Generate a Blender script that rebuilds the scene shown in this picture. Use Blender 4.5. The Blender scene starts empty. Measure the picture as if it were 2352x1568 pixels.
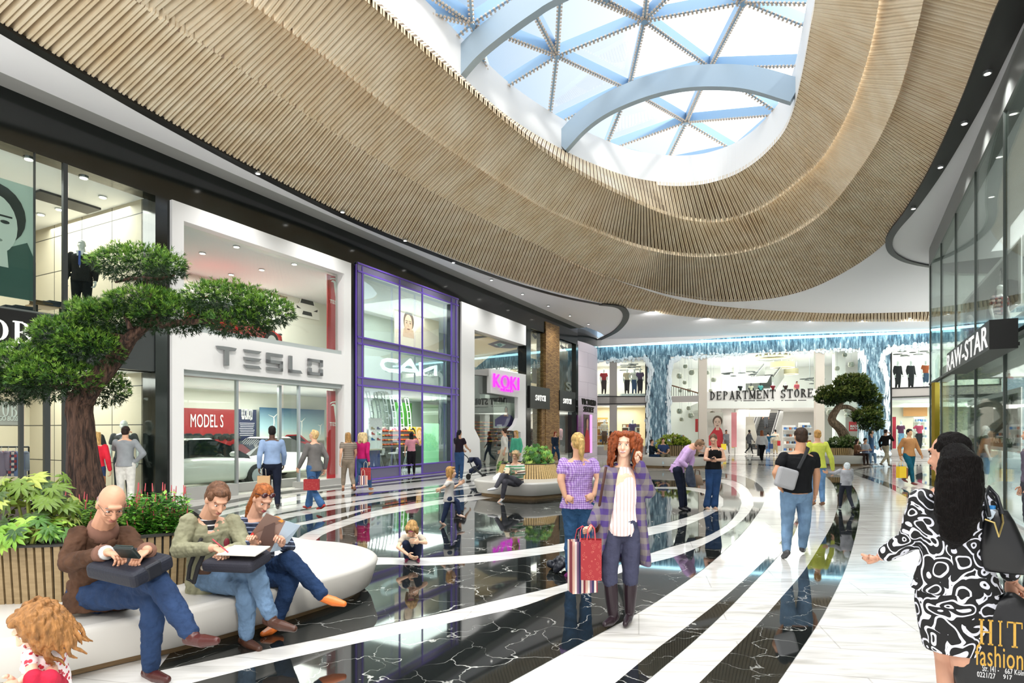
import bpy, bmesh, math, random
from math import sin, cos, pi, sqrt, radians, atan2
from mathutils import Vector, Matrix, noise
from mathutils.geometry import tessellate_polygon
V = Vector
sc = bpy.context.scene
col = sc.collection
# ---------------------------------------------------------------- camera, sky, light, exposure
FPX, CX, HY, CH = 1370.0, 1176.0, 990.0, 1.65      # focal length in px, centre, horizon row, eye height
cam = bpy.data.objects.new('camera', bpy.data.cameras.new('camera')); col.objects.link(cam)
cam.location = (0, 0, CH); cam.rotation_euler = (pi/2, 0, 0)
cam.data.sensor_width = 36; cam.data.lens = FPX/2352*36; cam.data.shift_y = (HY-784)/2352
cam.data.clip_end = 300; cam.data.clip_start = .05
sc.camera = cam
sc.view_settings.view_transform = 'Standard'; sc.view_settings.look = 'None'
sc.view_settings.gamma = 1; sc.view_settings.use_curve_mapping = False
sc.view_settings.exposure = 0.3
sc.cycles.max_bounces = 8; sc.cycles.transparent_max_bounces = 12; sc.cycles.diffuse_bounces = 4
sc.cycles.glossy_bounces = 4; sc.cycles.sample_clamp_indirect = 6; sc.cycles.caustics_reflective = False
sc.cycles.caustics_refractive = False
w = bpy.data.worlds.new('sky'); sc.world = w; w.use_nodes = True
wn = w.node_tree; wn.nodes.clear()
wo = wn.nodes.new('ShaderNodeOutputWorld'); bg = wn.nodes.new('ShaderNodeBackground')
tc = wn.nodes.new('ShaderNodeTexCoord'); dot = wn.nodes.new('ShaderNodeVectorMath'); dot.operation = 'DOT_PRODUCT'
dot.inputs[1].default_value = V((.37, .745, .555)).normalized()
rp = wn.nodes.new('ShaderNodeValToRGB')
e_ = rp.color_ramp.elements; e_.new(.5); e_.new(.5); e_.new(.5)
for k_, (p_, c_) in enumerate(((.0, (1.15, 1.15, 1.15)), (.6, (1.5, 1.55, 1.6)), (.90, (.40, .56, .74)), (.975, (.85, .92, 1.0)), (1.0, (3.6, 3.5, 3.3)))): e_[k_].position = max(0, p_); e_[k_].color = (*c_, 1)
wn.links.new(tc.outputs['Generated'], dot.inputs[0]); wn.links.new(dot.outputs['Value'], rp.inputs[0])
sz_ = wn.nodes.new('ShaderNodeSeparateXYZ'); mz_ = wn.nodes.new('ShaderNodeMapRange'); ad_ = wn.nodes.new('ShaderNodeVectorMath'); ad_.operation = 'ADD'
mz_.inputs[1].default_value = .68; mz_.inputs[2].default_value = .92; mz_.inputs[3].default_value = 0; mz_.inputs[4].default_value = 3.4     # brightness added overhead, out of view, to light floor and ceiling
wn.links.new(tc.outputs['Generated'], sz_.inputs[0]); wn.links.new(sz_.outputs[2], mz_.inputs[0]); wn.links.new(rp.outputs[0], ad_.inputs[0]); wn.links.new(mz_.outputs[0], ad_.inputs[1])
wn.links.new(ad_.outputs[0], bg.inputs[0]); bg.inputs[1].default_value = 1.0
wn.links.new(bg.outputs[0], wo.inputs[0])
def lamp(name, kind, loc, energy, size=1, sy=None, rot=(0, 0, 0), color=(1, 1, 1), parent=None):
    l = bpy.data.lights.new(name, kind); l.energy = energy; l.color = color
    if kind == 'AREA':
        l.size = size
        if sy: l.shape = 'RECTANGLE'; l.size_y = sy
    elif kind == 'SUN': l.angle = size
    else: l.shadow_soft_size = size
    o = bpy.data.objects.new(name, l); col.objects.link(o); o.location = loc; o.rotation_euler = rot
    return o
def aim(v):
    return V(v).to_track_quat('-Z', 'Y').to_euler()
lamp('sun', 'SUN', (0, 0, 20), 1.1, radians(6), rot=aim((-.42, .80, -.62)), color=(1, .96, .9))
# ---------------------------------------------------------------- pixel -> place
def P(px, py, Y): return V(((px-CX)/FPX*Y, Y, CH+(HY-py)/FPX*Y))
def G(px, py, z=0.): return P(px, py, FPX*(CH-z)/(py-HY))
def Hh(px, py, z): return P(px, py, FPX*(z-CH)/(HY-py))
FD = V((.521, 1, 0)).normalized(); FN = V((FD.y, -FD.x, 0)); FA = G(388, 1154)          # left shop fronts
BA = G(1372, 1044); BB = G(2135, 1050); BD = (BB-BA).normalized(); BN = V((BD.y, -BD.x, 0))   # far wall
RA = V((15.4, 22, 0)); RB = V((8.58, 10, 0)); RD = (RB-RA).normalized(); RN = V((RD.y, -RD.x, 0))
if BN.y > 0: BN = -BN
if RN.x > 0: RN = -RN
class Plane:
    def __init__(s, a, d, n): s.a, s.d, s.n = a, d, n
    def at(s, px, py, off=0.):
        a = s.a+s.n*off; ray = V(((px-CX)/FPX, 1, 0)); t = a.dot(s.n)/ray.dot(s.n)
        return P(px, py, t)
    def u(s, px, off=0.): return (s.at(px, HY, off)-s.a).dot(s.d)
    def z(s, px, py, off=0.): return s.at(px, py, off).z
    def w(s, u, z, off=0.):
        p = s.a+s.d*u+s.n*off; return V((p.x, p.y, z))
FP, BP, RP = Plane(FA, FD, FN), Plane(BA, BD, BN), Plane(RA, RD, RN)
# ---------------------------------------------------------------- materials
def lin(c):
    if isinstance(c, str):
        c = c.lstrip('#'); c = c if len(c) == 6 else ''.join(x*2 for x in c); c = [int(c[i:i+2], 16)/255 for i in (0, 2, 4)]
        c = [x/12.92 if x <= .04045 else ((x+.055)/1.055)**2.4 for x in c]
    return (c[0], c[1], c[2], 1)
MC = {}
def mat(c, rough=.6, metal=0., bump=0., bs=60., emit=0., spec=.5, var=0., vs=8., alpha=None, stretch=None, coat=0.):
    key = (str(c), rough, metal, bump, bs, emit, spec, var, vs, str(stretch), coat)
    if key in MC: return MC[key]
    m = bpy.data.materials.new('surface'); m.use_nodes = True; nt = m.node_tree; b = nt.nodes['Principled BSDF']
    b.inputs['Base Color'].default_value = lin(c); b.inputs['Roughness'].default_value = rough
    b.inputs['Metallic'].default_value = metal; b.inputs['Specular IOR Level'].default_value = spec
    b.inputs['Coat Weight'].default_value = coat
    if emit: b.inputs['Emission Color'].default_value = lin(c); b.inputs['Emission Strength'].default_value = emit
    tcn = None
    if bump or var:
        tcn = nt.nodes.new('ShaderNodeTexCoord'); src = tcn.outputs['Object']
        if stretch:
            mp = nt.nodes.new('ShaderNodeMapping'); mp.inputs['Scale'].default_value = stretch
            nt.links.new(src, mp.inputs[0]); src = mp.outputs[0]
    if bump:
        n = nt.nodes.new('ShaderNodeTexNoise'); n.inputs['Scale'].default_value = bs; n.inputs['Detail'].default_value = 3
        bp = nt.nodes.new('ShaderNodeBump'); bp.inputs['Strength'].default_value = bump; bp.inputs['Distance'].default_value = .01
        nt.links.new(src, n.inputs[0]); nt.links.new(n.outputs['Fac'], bp.inputs['Height']); nt.links.new(bp.outputs[0], b.inputs['Normal'])
    if var:
        n = nt.nodes.new('ShaderNodeTexNoise'); n.inputs['Scale'].default_value = vs; n.inputs['Detail'].default_value = 4
        r = nt.nodes.new('ShaderNodeValToRGB'); k = lin(c)
        r.color_ramp.elements[0].position = .3; r.color_ramp.elements[1].position = .7
        r.color_ramp.elements[0].color = [max(0, x*(1-var)) for x in k[:3]]+[1]
        r.color_ramp.elements[1].color = [min(1, x*(1+var)) for x in k[:3]]+[1]
        nt.links.new(src, n.inputs[0]); nt.links.new(n.outputs['Fac'], r.inputs[0]); nt.links.new(r.outputs[0], b.inputs['Base Color'])
    MC[key] = m
    return m
def nodes(name):
    m = bpy.data.materials.new(name); m.use_nodes = True; return m, m.node_tree, m.node_tree.nodes['Principled BSDF']
def N(nt, kind, **kw):
    n = nt.nodes.new('ShaderNode'+kind)
    for k, v in kw.items():
        if k in n.inputs: n.inputs[k].default_value = v
        else: setattr(n, k, v)
    return n
def ramp(nt, stops, interp='LINEAR'):
    r = N(nt, 'ValToRGB'); r.color_ramp.interpolation = interp; e = r.color_ramp.elements
    while len(e) < len(stops): e.new(.5)
    for k, (p, c) in enumerate(stops): e[k].position = p; e[k].color = lin(c)
    return r
def glass(name, tint=(.9, .97, .95), ior=1.45, rough=0.0, k=1.0):
    m = bpy.data.materials.new(name); m.use_nodes = True; nt = m.node_tree; nt.nodes.clear(); L = nt.links.new
    o = N(nt, 'OutputMaterial'); t = N(nt, 'BsdfTransparent'); t.inputs[0].default_value = (*tint, 1)
    g = N(nt, 'BsdfGlossy', Roughness=rough); f = N(nt, 'Fresnel', IOR=ior); mx = N(nt, 'MixShader')
    ml = N(nt, 'Math', operation='MULTIPLY'); ml.inputs[1].default_value = k
    L(f.outputs[0], ml.inputs[0]); L(ml.outputs[0], mx.inputs[0]); L(t.outputs[0], mx.inputs[1]); L(g.outputs[0], mx.inputs[2]); L(mx.outputs[0], o.inputs[0])
    return m
M = {}
M['shopglass'] = glass('shop_glass', (.93, .98, .96), 1.35, k=.4)
M['greenglass'] = glass('tinted_glass', (.88, .93, .90), 1.45, k=.5)
M['skyglass'] = glass('sky_glass', (.97, .99, 1.), 1.3, k=.15)
M['white'] = mat('#f0f0f0', .35, bump=.02)
M['ceil'] = mat('#f1f1f4', .6)
M['black'] = mat('#0c1210', .12, spec=.6)
M['matblack'] = mat('#0b0908', .5)
M['grey'] = mat('#a3a3a0', .5, bump=.05, bs=200)
M['dgrey'] = mat('#3a3e3e', .4)
M['steel'] = mat('#b9bdc0', .3, .8)
M['purpleframe'] = mat('#6f6b86', .4, .2, bump=.05, bs=200)
M['violet'] = mat('#6a4fb5', .35)
M['mann'] = mat('#e4e6e2', .25)
M['mannblack'] = mat('#15171a', .3)
M['soil'] = mat('#2a1d14', .95, bump=.6, bs=40)
M['solid'] = mat('#c9c6bf', .32, bump=.015, bs=120)
M['plinth'] = mat('#8d7350', .6, var=.25, vs=10, stretch=(1, 1, 12))
def m_floor():
    m, nt, b = nodes('white_marble_tiles'); L = nt.links.new
    tcn = N(nt, 'TexCoord'); mp = N(nt, 'Mapping'); mp.inputs['Rotation'].default_value = (0, 0, radians(12)); mp.inputs['Scale'].default_value = (.9, 6, 1)
    n = N(nt, 'TexNoise', Scale=1.3, Detail=8.0, Distortion=1.2)
    L(tcn.outputs['Object'], mp.inputs[0]); L(mp.outputs[0], n.inputs[0])
    r = ramp(nt, [(.25, '#bdbab3'), (.45, '#dcdad5'), (.6, '#e9e7e3')]); L(n.outputs['Fac'], r.inputs[0])
    mp2 = N(nt, 'Mapping'); mp2.inputs['Rotation'].default_value = (0, 0, radians(12)); L(tcn.outputs['Object'], mp2.inputs[0])
    br = N(nt, 'TexBrick', Scale=1.0); br.inputs['Brick Width'].default_value = 1.5; br.inputs['Row Height'].default_value = .55
    br.inputs['Mortar Size'].default_value = .006; br.inputs['Color1'].default_value = (1, 1, 1, 1); br.inputs['Color2'].default_value = (.93, .93, .92, 1); br.inputs['Mortar'].default_value = (.72, .71, .70, 1)
    L(mp2.outputs[0], br.inputs[0])
    mx = N(nt, 'Mix', data_type='RGBA', blend_type='MULTIPLY'); mx.inputs[0].default_value = 1
    L(r.outputs[0], mx.inputs[6]); L(br.outputs['Color'], mx.inputs[7]); L(mx.outputs[2], b.inputs['Base Color'])
    b.inputs['Roughness'].default_value = .09; b.inputs['IOR'].default_value = 1.6
    return m
def m_dark(name, base, vein, th, spec=1.6, sc_=1.0):
    m, nt, b = nodes(name); L = nt.links.new
    tcn = N(nt, 'TexCoord'); n = N(nt, 'TexNoise', Scale=1.7*sc_, Detail=5.0)
    mxv = N(nt, 'VectorMath', operation='MULTIPLY_ADD'); mxv.inputs[1].default_value = (.9, .9, .9)
    L(tcn.outputs['Object'], n.inputs[0]); L(n.outputs['Color'], mxv.inputs[0]); L(tcn.outputs['Object'], mxv.inputs[2])
    v = N(nt, 'TexVoronoi', feature='DISTANCE_TO_EDGE', Scale=1.9*sc_); L(mxv.outputs[0], v.inputs[0])
    n2 = N(nt, 'TexNoise', Scale=2.2*sc_, Detail=3.0); L(tcn.outputs['Object'], n2.inputs[0])
    mr = N(nt, 'MapRange'); mr.inputs[1].default_value = .35; mr.inputs[2].default_value = .7; mr.inputs[3].default_value = 0; mr.inputs[4].default_value = th
    L(n2.outputs['Fac'], mr.inputs[0])
    lt = N(nt, 'Math', operation='SUBTRACT'); L(mr.outputs[0], lt.inputs[0]); L(v.outputs['Distance'], lt.inputs[1])
    k = N(nt, 'Math', operation='MULTIPLY', use_clamp=True); k.inputs[1].default_value = 60; L(lt.outputs[0], k.inputs[0])
    r = N(nt, 'Mix', data_type='RGBA'); r.inputs[6].default_value = lin(base); r.inputs[7].default_value = lin(vein)
    L(k.outputs[0], r.inputs[0]); L(r.outputs[2], b.inputs['Base Color'])
    b.inputs['Roughness'].default_value = .035; b.inputs['IOR'].default_value = spec
    return m
M['floor'] = m_floor()
M['dark'] = m_dark('black_marble', '#1b1e1d', '#c9c9c2', .021, 1.75)
M['dark2'] = m_dark('charcoal_marble', '#4c4e4c', '#c4c4be', .02, 1.7, 1.2)
def m_wood(name, c0, c1, rough=.55, st=(3, 3, 3), sc_=9):
    m, nt, b = nodes(name); L = nt.links.new
    tcn = N(nt, 'TexCoord'); mp = N(nt, 'Mapping'); mp.inputs['Scale'].default_value = st
    n = N(nt, 'TexNoise', Scale=sc_, Detail=4.0); L(tcn.outputs['Object'], mp.inputs[0]); L(mp.outputs[0], n.inputs[0])
    r = ramp(nt, [(.3, c0), (.7, c1)]); L(n.outputs['Fac'], r.inputs[0]); L(r.outputs[0], b.inputs['Base Color']); b.inputs['Roughness'].default_value = rough
    return m
M['slat'] = m_wood('pale_slats', '#dfc8a4', '#f0e1c6', .6, (.6, .6, .6), 2.2)
M['backing'] = mat('#6b5844', .8)
M['pslat'] = m_wood('planter_slats', '#8d7856', '#a08a66', .6, (2, 2, 10), 5)
def m_water():
    m, nt, b = nodes('falling_water'); L = nt.links.new
    tcn = N(nt, 'TexCoord'); mp = N(nt, 'Mapping'); mp.inputs['Scale'].default_value = (5, 5, .9)
    n = N(nt, 'TexNoise', Scale=1.5, Detail=9.0, Roughness=.72); L(tcn.outputs['Object'], mp.inputs[0]); L(mp.outputs[0], n.inputs[0])
    r = ramp(nt, [(.38, '#3c5566'), (.5, '#6f93a6'), (.58, '#b9dbe6'), (.66, '#ffffff')]); L(n.outputs['Fac'], r.inputs[0]); L(r.outputs[0], b.inputs['Base Color'])
    bp = N(nt, 'Bump', Strength=.9, Distance=.12); L(n.outputs['Fac'], bp.inputs['Height']); L(bp.outputs[0], b.inputs['Normal'])
    b.inputs['Roughness'].default_value = .15
    return m
M['water'] = m_water()
M['foam'] = mat('#eef8fb', .5, bump=.8, bs=8)
def m_brick(name, c1, c2, mo, scale, bw=.5, rh=.25, ms=.02, off=.5):
    m, nt, b = nodes(name); L = nt.links.new
    g = N(nt, 'TexCoord'); mp = N(nt, 'Mapping'); mp.inputs['Rotation'].default_value = (pi/2, 0, 0)
    br = N(nt, 'TexBrick', Scale=scale); br.offset = off
    br.inputs['Brick Width'].default_value = bw; br.inputs['Row Height'].default_value = rh; br.inputs['Mortar Size'].default_value = ms
    br.inputs['Color1'].default_value = lin(c1); br.inputs['Color2'].default_value = lin(c2); br.inputs['Mortar'].default_value = lin(mo)
    L(g.outputs['Object'], mp.inputs[0]); L(mp.outputs[0], br.inputs[0]); L(br.outputs[0], b.inputs['Base Color'])
    bp = N(nt, 'Bump', Strength=.6, Distance=.02); L(br.outputs['Fac'], bp.inputs['Height']); bp.invert = True; L(bp.outputs[0], b.inputs['Normal'])
    b.inputs['Roughness'].default_value = .6
    return m
M['brick'] = m_brick('rough_brick', '#7d5a33', '#b08a55', '#4b3722', 4.0)
M['pinktile'] = m_brick('pale_pink_tile', '#e3d6df', '#e9dde6', '#b9a9b5', 1.0, 1.4, .95, .008)
M['stone'] = m_brick('sand_stone_panel', '#b7ad98', '#c2b8a3', '#3a3833', 1.0, 1.15, .9, .012, 0.)
# ---------------------------------------------------------------- mesh collector
class MB:
    def __init__(s): s.v, s.f, s.m, s.k = [], [], [], 0
    def add(s, vs, fs):
        o = len(s.v); s.v += [tuple(v) for v in vs]; s.f += [tuple(i+o for i in f) for f in fs]; s.m += [s.k]*len(fs); return s
    def mi(s, k): s.k = k; return s
    def hexa(s, p):
        return s.add(p, [(0, 3, 2, 1), (4, 5, 6, 7), (0, 1, 5, 4), (1, 2, 6, 5), (2, 3, 7, 6), (3, 0, 4, 7)])
    def box(s, c, d, rz=0., R=None):
        c = V(c); Rm = R if R else Matrix.Rotation(rz, 3, 'Z'); x, y, z = d[0]/2, d[1]/2, d[2]/2
        return s.hexa([c+Rm@V(q) for q in ((-x, -y, -z), (x, -y, -z), (x, y, -z), (-x, y, -z), (-x, -y, z), (x, -y, z), (x, y, z), (-x, y, z))])
    def slab(s, pl, u0, u1, z0, z1, o0, o1):
        return s.hexa([pl.w(u0, z0, o0), pl.w(u1, z0, o0), pl.w(u1, z0, o1), pl.w(u0, z0, o1), pl.w(u0, z1, o0), pl.w(u1, z1, o0), pl.w(u1, z1, o1), pl.w(u0, z1, o1)])
    def poly(s, pts):
        t = tessellate_polygon([[V(p) for p in pts]]); return s.add(pts, t)
    def prism(s, pts, ex):
        n = len(pts); ex = V(ex); t = [tuple(q) for q in tessellate_polygon([[V(p) for p in pts]])]
        s.add(list(pts)+[V(p)+ex for p in pts], t+[tuple(i+n for i in q) for q in t]+[(i, (i+1) % n, (i+1) % n+n, i+n) for i in range(n)]); return s
    def tube(s, pts, r, n=8, cap=True):
        pts = [V(p) for p in pts]; k = len(pts); r = r if isinstance(r, (list, tuple)) else [r]*k
        vs, fs = [], []; up = V((0, 0, 1)); a = None
        for i, p in enumerate(pts):
            t = (pts[min(i+1, k-1)]-pts[max(i-1, 0)]).normalized()
            if a is None: a = t.cross(up if abs(t.z) < .95 else V((1, 0, 0))).normalized()
            else: a = (a-t*a.dot(t)).normalized()
            b = t.cross(a)
            for j in range(n): vs.append(p+(a*cos(2*pi*j/n)+b*sin(2*pi*j/n))*r[i])
        for i in range(k-1):
            for j in range(n): fs.append((i*n+j, i*n+(j+1) % n, (i+1)*n+(j+1) % n, (i+1)*n+j))
        if cap: fs += [tuple(range(n-1, -1, -1)), tuple((k-1)*n+j for j in range(n))]
        return s.add(vs, fs)
    def loft(s, rings):
        n = len(rings[0]); vs = [p for r in rings for p in r]; fs = []
        for i in range(len(rings)-1):
            for j in range(n): fs.append((i*n+j, i*n+(j+1) % n, (i+1)*n+(j+1) % n, (i+1)*n+j))
        fs += [tuple(range(n-1, -1, -1)), tuple((len(rings)-1)*n+j for j in range(n))]
        return s.add(vs, fs)
    def ell(s, c, a, b, d, n=14, k=9):
        c, a, b, d = V(c), V(a), V(b), V(d); vs = [c-d]; fs = []
        for i in range(1, k):
            th = -pi/2+pi*i/k
            for j in range(n):
                ph = 2*pi*j/n; vs.append(c+a*cos(ph)*cos(th)+b*sin(ph)*cos(th)+d*sin(th))
        vs.append(c+d); L = len(vs)-1
        for j in range(n): fs.append((0, 1+(j+1) % n, 1+j)); fs.append((L, L-n+j, L-n+(j+1) % n))
        for i in range(k-2):
            for j in range(n): fs.append((1+i*n+j, 1+i*n+(j+1) % n, 1+(i+1)*n+(j+1) % n, 1+(i+1)*n+j))
        return s.add(vs, fs)
    def sph(s, c, r, n=12, k=8): return s.ell(c, (r, 0, 0), (0, r, 0), (0, 0, r), n, k)
    def cap(s, p, q, r0, r1, n=10):
        p, q = V(p), V(q); d = q-p
        if d.length < 1e-5: return s.sph(p, r0)
        s.tube([p, q], [r0, r1], n); s.sph(p, r0, n, 6); return s.sph(q, r1, n, 6)
    def mesh(s, name='m', smooth=False):
        me = bpy.data.meshes.new(name); me.from_pydata(s.v, [], s.f); me.polygons.foreach_set('material_index', s.m)
        if smooth: me.polygons.foreach_set('use_smooth', [True]*len(s.f))
        me.update(); return me
    def build(s, name, mats, parent=None, smooth=False, bevel=0., origin=None):
        if origin is None and parent is None and s.v:
            xs = [v[0] for v in s.v]; ys = [v[1] for v in s.v]; zs = [v[2] for v in s.v]
            origin = V(((min(xs)+max(xs))/2, (min(ys)+max(ys))/2, min(zs)))
        keep = origin is not None and parent is None
        if keep: s.v = [tuple(V(v)-origin) for v in s.v]
        me = s.mesh(name, smooth); o = bpy.data.objects.new(name, me); col.objects.link(o)
        for m in (mats if isinstance(mats, (list, tuple)) else [mats]): me.materials.append(M[m] if isinstance(m, str) else m)
        if keep: o.location = origin
        if parent: o.parent = parent; o.matrix_parent_inverse = Matrix.Translation(-V(root_loc(parent)))
        if bevel:
            b = o.modifiers.new('edge', 'BEVEL'); b.width = bevel; b.segments = 3; b.limit_method = 'ANGLE'
        return o
def root_loc(p): return V(p.location) if p.parent is None else V((0, 0, 0))
def tag(o, label, cat, group=None, kind=None):
    o['label'] = label; o['category'] = cat
    if group: o['group'] = group
    if kind: o['kind'] = kind
    return o
def struct(o): o['kind'] = 'structure'; return o
def empty(name, loc, label, cat, group=None):
    o = bpy.data.objects.new(name, None); o.empty_display_size = .1; col.objects.link(o); o.location = loc
    return tag(o, label, cat, group)
def fixm(me):
    bm = bmesh.new(); bm.from_mesh(me); bmesh.ops.recalc_face_normals(bm, faces=bm.faces); bm.to_mesh(me); bm.free()
def spline(pts, n):
    # Catmull-Rom through pts, n samples evenly by length
    pts = [V(p) for p in pts]; q = [pts[0]*2-pts[1]]+pts+[pts[-1]*2-pts[-2]]; out = []
    for i in range(1, len(q)-2):
        for k in range(12):
            t = k/12; a, b, c, d = q[i-1], q[i], q[i+1], q[i+2]
            out.append(.5*((2*b)+(c-a)*t+(2*a-5*b+4*c-d)*t*t+(3*b-a-3*c+d)*t**3))
    out.append(pts[-1]); L = [0]
    for i in range(1, len(out)): L.append(L[-1]+(out[i]-out[i-1]).length)
    res, j = [], 0
    for k in range(n):
        s = L[-1]*k/(n-1)
        while j < len(L)-2 and L[j+1] < s: j += 1
        f = (s-L[j])/max(1e-9, L[j+1]-L[j]); res.append(out[j].lerp(out[j+1], min(1, max(0, f))))
    return res
# ---------------------------------------------------------------- lettering
SERIF = {
 'D': [('l', .22, 0, .22, 1, .16), ('a', .3, .5, .56, .44, -90, 90, .06, .18), ('l', .05, .03, .5, .03, .06), ('l', .05, .97, .5, .97, .06)],
 'E': [('l', .22, 0, .22, 1, .16), ('l', .05, .03, .85, .03, .06), ('l', .05, .97, .85, .97, .06), ('l', .22, .52, .65, .52, .06), ('l', .83, 0, .83, .25, .06), ('l', .83, .78, .83, 1, .06), ('l', .65, .4, .65, .64, .05)],
 'P': [('l', .25, 0, .25, 1, .16), ('l', .08, .03, .42, .03, .06), ('l', .08, .97, .5, .97, .06), ('a', .42, .73, .4, .24, -90, 90, .05, .16), ('l', .25, .49, .45, .49, .05)],
 'A': [('l', .2, .02, .5, 1, .07), ('l', .48, 1, .8, .02, .17), ('l', .3, .35, .68, .35, .05), ('l', .05, .03, .35, .03, .06), ('l', .62, .03, .98, .03, .06)],
 'R': [('l', .22, 0, .22, 1, .16), ('l', .05, .03, .4, .03, .06), ('l', .05, .97, .45, .97, .06), ('a', .38, .74, .36, .23, -90, 90, .05, .16), ('l', .25, .5, .45, .5, .05), ('l', .48, .5, .85, .03, .16), ('l', .75, .03, .98, .03, .06)],
 'T': [('l', .5, 0, .5, 1, .16), ('l', .05, .97, .95, .97, .06), ('l', .32, .03, .68, .03, .06), ('l', .06, .75, .06, 1, .05), ('l', .94, .75, .94, 1, .05)],
 'M': [('l', .14, 0, .14, 1, .06), ('l', .14, 1, .5, .08, .15), ('l', .5, .08, .84, 1, .06), ('l', .84, 0, .84, 1, .15), ('l', .02, .03, .28, .03, .06), ('l', .7, .03, .99, .03, .06), ('l', .02, .97, .2, .97, .06), ('l', .8, .97, .99, .97, .06)],
 'N': [('l', .17, 0, .17, 1, .06), ('l', .17, 1, .8, .04, .16), ('l', .8, 0, .8, 1, .06), ('l', .04, .03, .32, .03, .06), ('l', .04, .97, .2, .97, .06), ('l', .66, .97, .95, .97, .06)],
 'S': [('a', .48, .74, .32, .24, 20, 270, .07, .15), ('a', .5, .26, .34, .25, -160, 90, .07, .15), ('l', .8, .72, .8, .98, .05), ('l', .14, .02, .14, .28, .05)],
 'O': [('a', .5, .5, .4, .47, 0, 360, .06, .18)],
 'C': [('a', .53, .5, .4, .47, 45, 315, .06, .18), ('l', .86, .7, .86, 1, .05)],
 'V': [('l', .2, 1, .5, .02, .17), ('l', .48, .02, .8, 1, .07), ('l', .03, .97, .38, .97, .06), ('l', .65, .97, .97, .97, .06)],
 'I': [('l', .5, 0, .5, 1, .18), ('l', .28, .03, .72, .03, .06), ('l', .28, .97, .72, .97, .06)],
 'H': [('l', .22, 0, .22, 1, .16), ('l', .78, 0, .78, 1, .16), ('l', .22, .5, .78, .5, .06), ('l', .06, .03, .38, .03, .06), ('l', .06, .97, .38, .97, .06), ('l', .62, .03, .94, .03, .06), ('l', .62, .97, .94, .97, .06)],
 'B': [('l', .22, 0, .22, 1, .16), ('l', .05, .03, .45, .03, .06), ('l', .05, .97, .45, .97, .06), ('a', .4, .75, .32, .22, -90, 90, .05, .15), ('a', .42, .26, .4, .24, -90, 90, .05, .17), ('l', .22, .51, .45, .51, .05)],
}
def serif(mb, text, o, ux, uy, w, h, t, gap=.12, cw=1.):
    """letters of text from o along ux, uy; total width w, height h, depth vector t"""
    adv = []; x = 0
    for ch in text:
        k = .5 if ch in ' ' else (.55 if ch == 'I' else 1.15 if ch == 'M' else 1.); adv.append((ch, x, k)); x += k+gap
    s = w/(x-gap); ux, uy, o = V(ux), V(uy), V(o)
    def pt(gx, gy, x0, k): return o+ux*((x0+gx*k)*s)+uy*(gy*h)
    for ch, x0, k in adv:
        for g in SERIF.get(ch, []):
            if g[0] == 'l':
                _, a, b, c, d, wd = g; hor = abs(d-b) < abs(c-a)*.5
                dx, dy = (0, wd/2) if hor else (wd/2, 0)
                mb.prism([pt(a-dx, b-dy, x0, k), pt(a+dx if not hor else a, b-dy, x0, k), pt(c+dx if not hor else c, d-dy if hor else d, x0, k), pt(c-dx if not hor else c, d+dy, x0, k)] if not hor else
                         [pt(a, b-dy, x0, k), pt(c, d-dy, x0, k), pt(c, d+dy, x0, k), pt(a, b+dy, x0, k)], t)
            else:
                _, cx, cy, rx, ry, a0, a1, w0, w1 = g; n = 18; prev = None
                for i in range(n+1):
                    a = radians(a0+(a1-a0)*i/n); wd = w0+(w1-w0)*abs(cos(a)); ii = pt(cx+(rx-wd)*cos(a), cy+(ry-wd*.6)*sin(a), x0, k); oo = pt(cx+rx*cos(a), cy+ry*sin(a), x0, k)
                    if prev: mb.prism([prev[0], prev[1], oo, ii], t)
                    prev = (ii, oo)
TXT = {}
def prep_text(strings):
    tmp = []
    for s_, off in strings:
        cu = bpy.data.curves.new('t', 'FONT'); cu.body = s_; cu.resolution_u = 3; cu.offset = off; cu.space_character = 1.05
        o = bpy.data.objects.new('t', cu); col.objects.link(o); tmp.append((s_, o))
    dg = bpy.context.evaluated_depsgraph_get()
    for s_, o in tmp:
        me = bpy.data.meshes.new_from_object(o.evaluated_get(dg)); vs = [v.co.copy() for v in me.vertices]
        x0, x1 = min(v.x for v in vs), max(v.x for v in vs); y0, y1 = min(v.y for v in vs), max(v.y for v in vs)
        TXT[s_] = ([((v.x-x0)/(x1-x0), (v.y-y0)/(y1-y0)) for v in vs], [tuple(p.vertices) for p in me.polygons])
        cu = o.data; bpy.data.objects.remove(o); bpy.data.curves.remove(cu); bpy.data.meshes.remove(me)
def text(mb, s_, o, ux, uy, w, h, t):
    vs, fs = TXT[s_]; o, ux, uy, t = V(o), V(ux), V(uy), V(t); n = len(vs); e = {}
    P0 = [o+ux*(x*w)+uy*(y*h) for x, y in vs]; out = list(fs)+[tuple(i+n for i in f) for f in fs]
    for f in fs:
        for i in range(len(f)):
            a, b = f[i], f[(i+1) % len(f)]; k = (min(a, b), max(a, b)); e[k] = None if k in e else (a, b)
    out += [(a, b, b+n, a+n) for v in e.values() if v for a, b in [v]]
    mb.add(P0+[p+t for p in P0], out)
prep_text([('KOKI', 0), ('MILANO', 0), ('RAW-STAR', .012), ('MODEL S', 0), ('ELECTRICITY', 0), ('our kind of gas', 0), ('MADE', .02), ('FOR THIS', .02), ('S', .03), ('RAW', .02), ('G-STAR RAW', .02),
           ('HIT', .01), ('fashion', 0), ('Str. 141 -', 0), ('667 Köln', 0), ('0221/27', 0), ('917', 0), ('HUGO BOSS', .01), ('LIFT TO FEEL THE WEIGHT OF THE TANK', 0), ('SCRATCH AND SNIFF TO SMELL THE EXHAUST', 0), ('TESLA', .01)])
# ================================================================ THE BUILDING
ZC = 8.0
random.seed(4)
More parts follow.
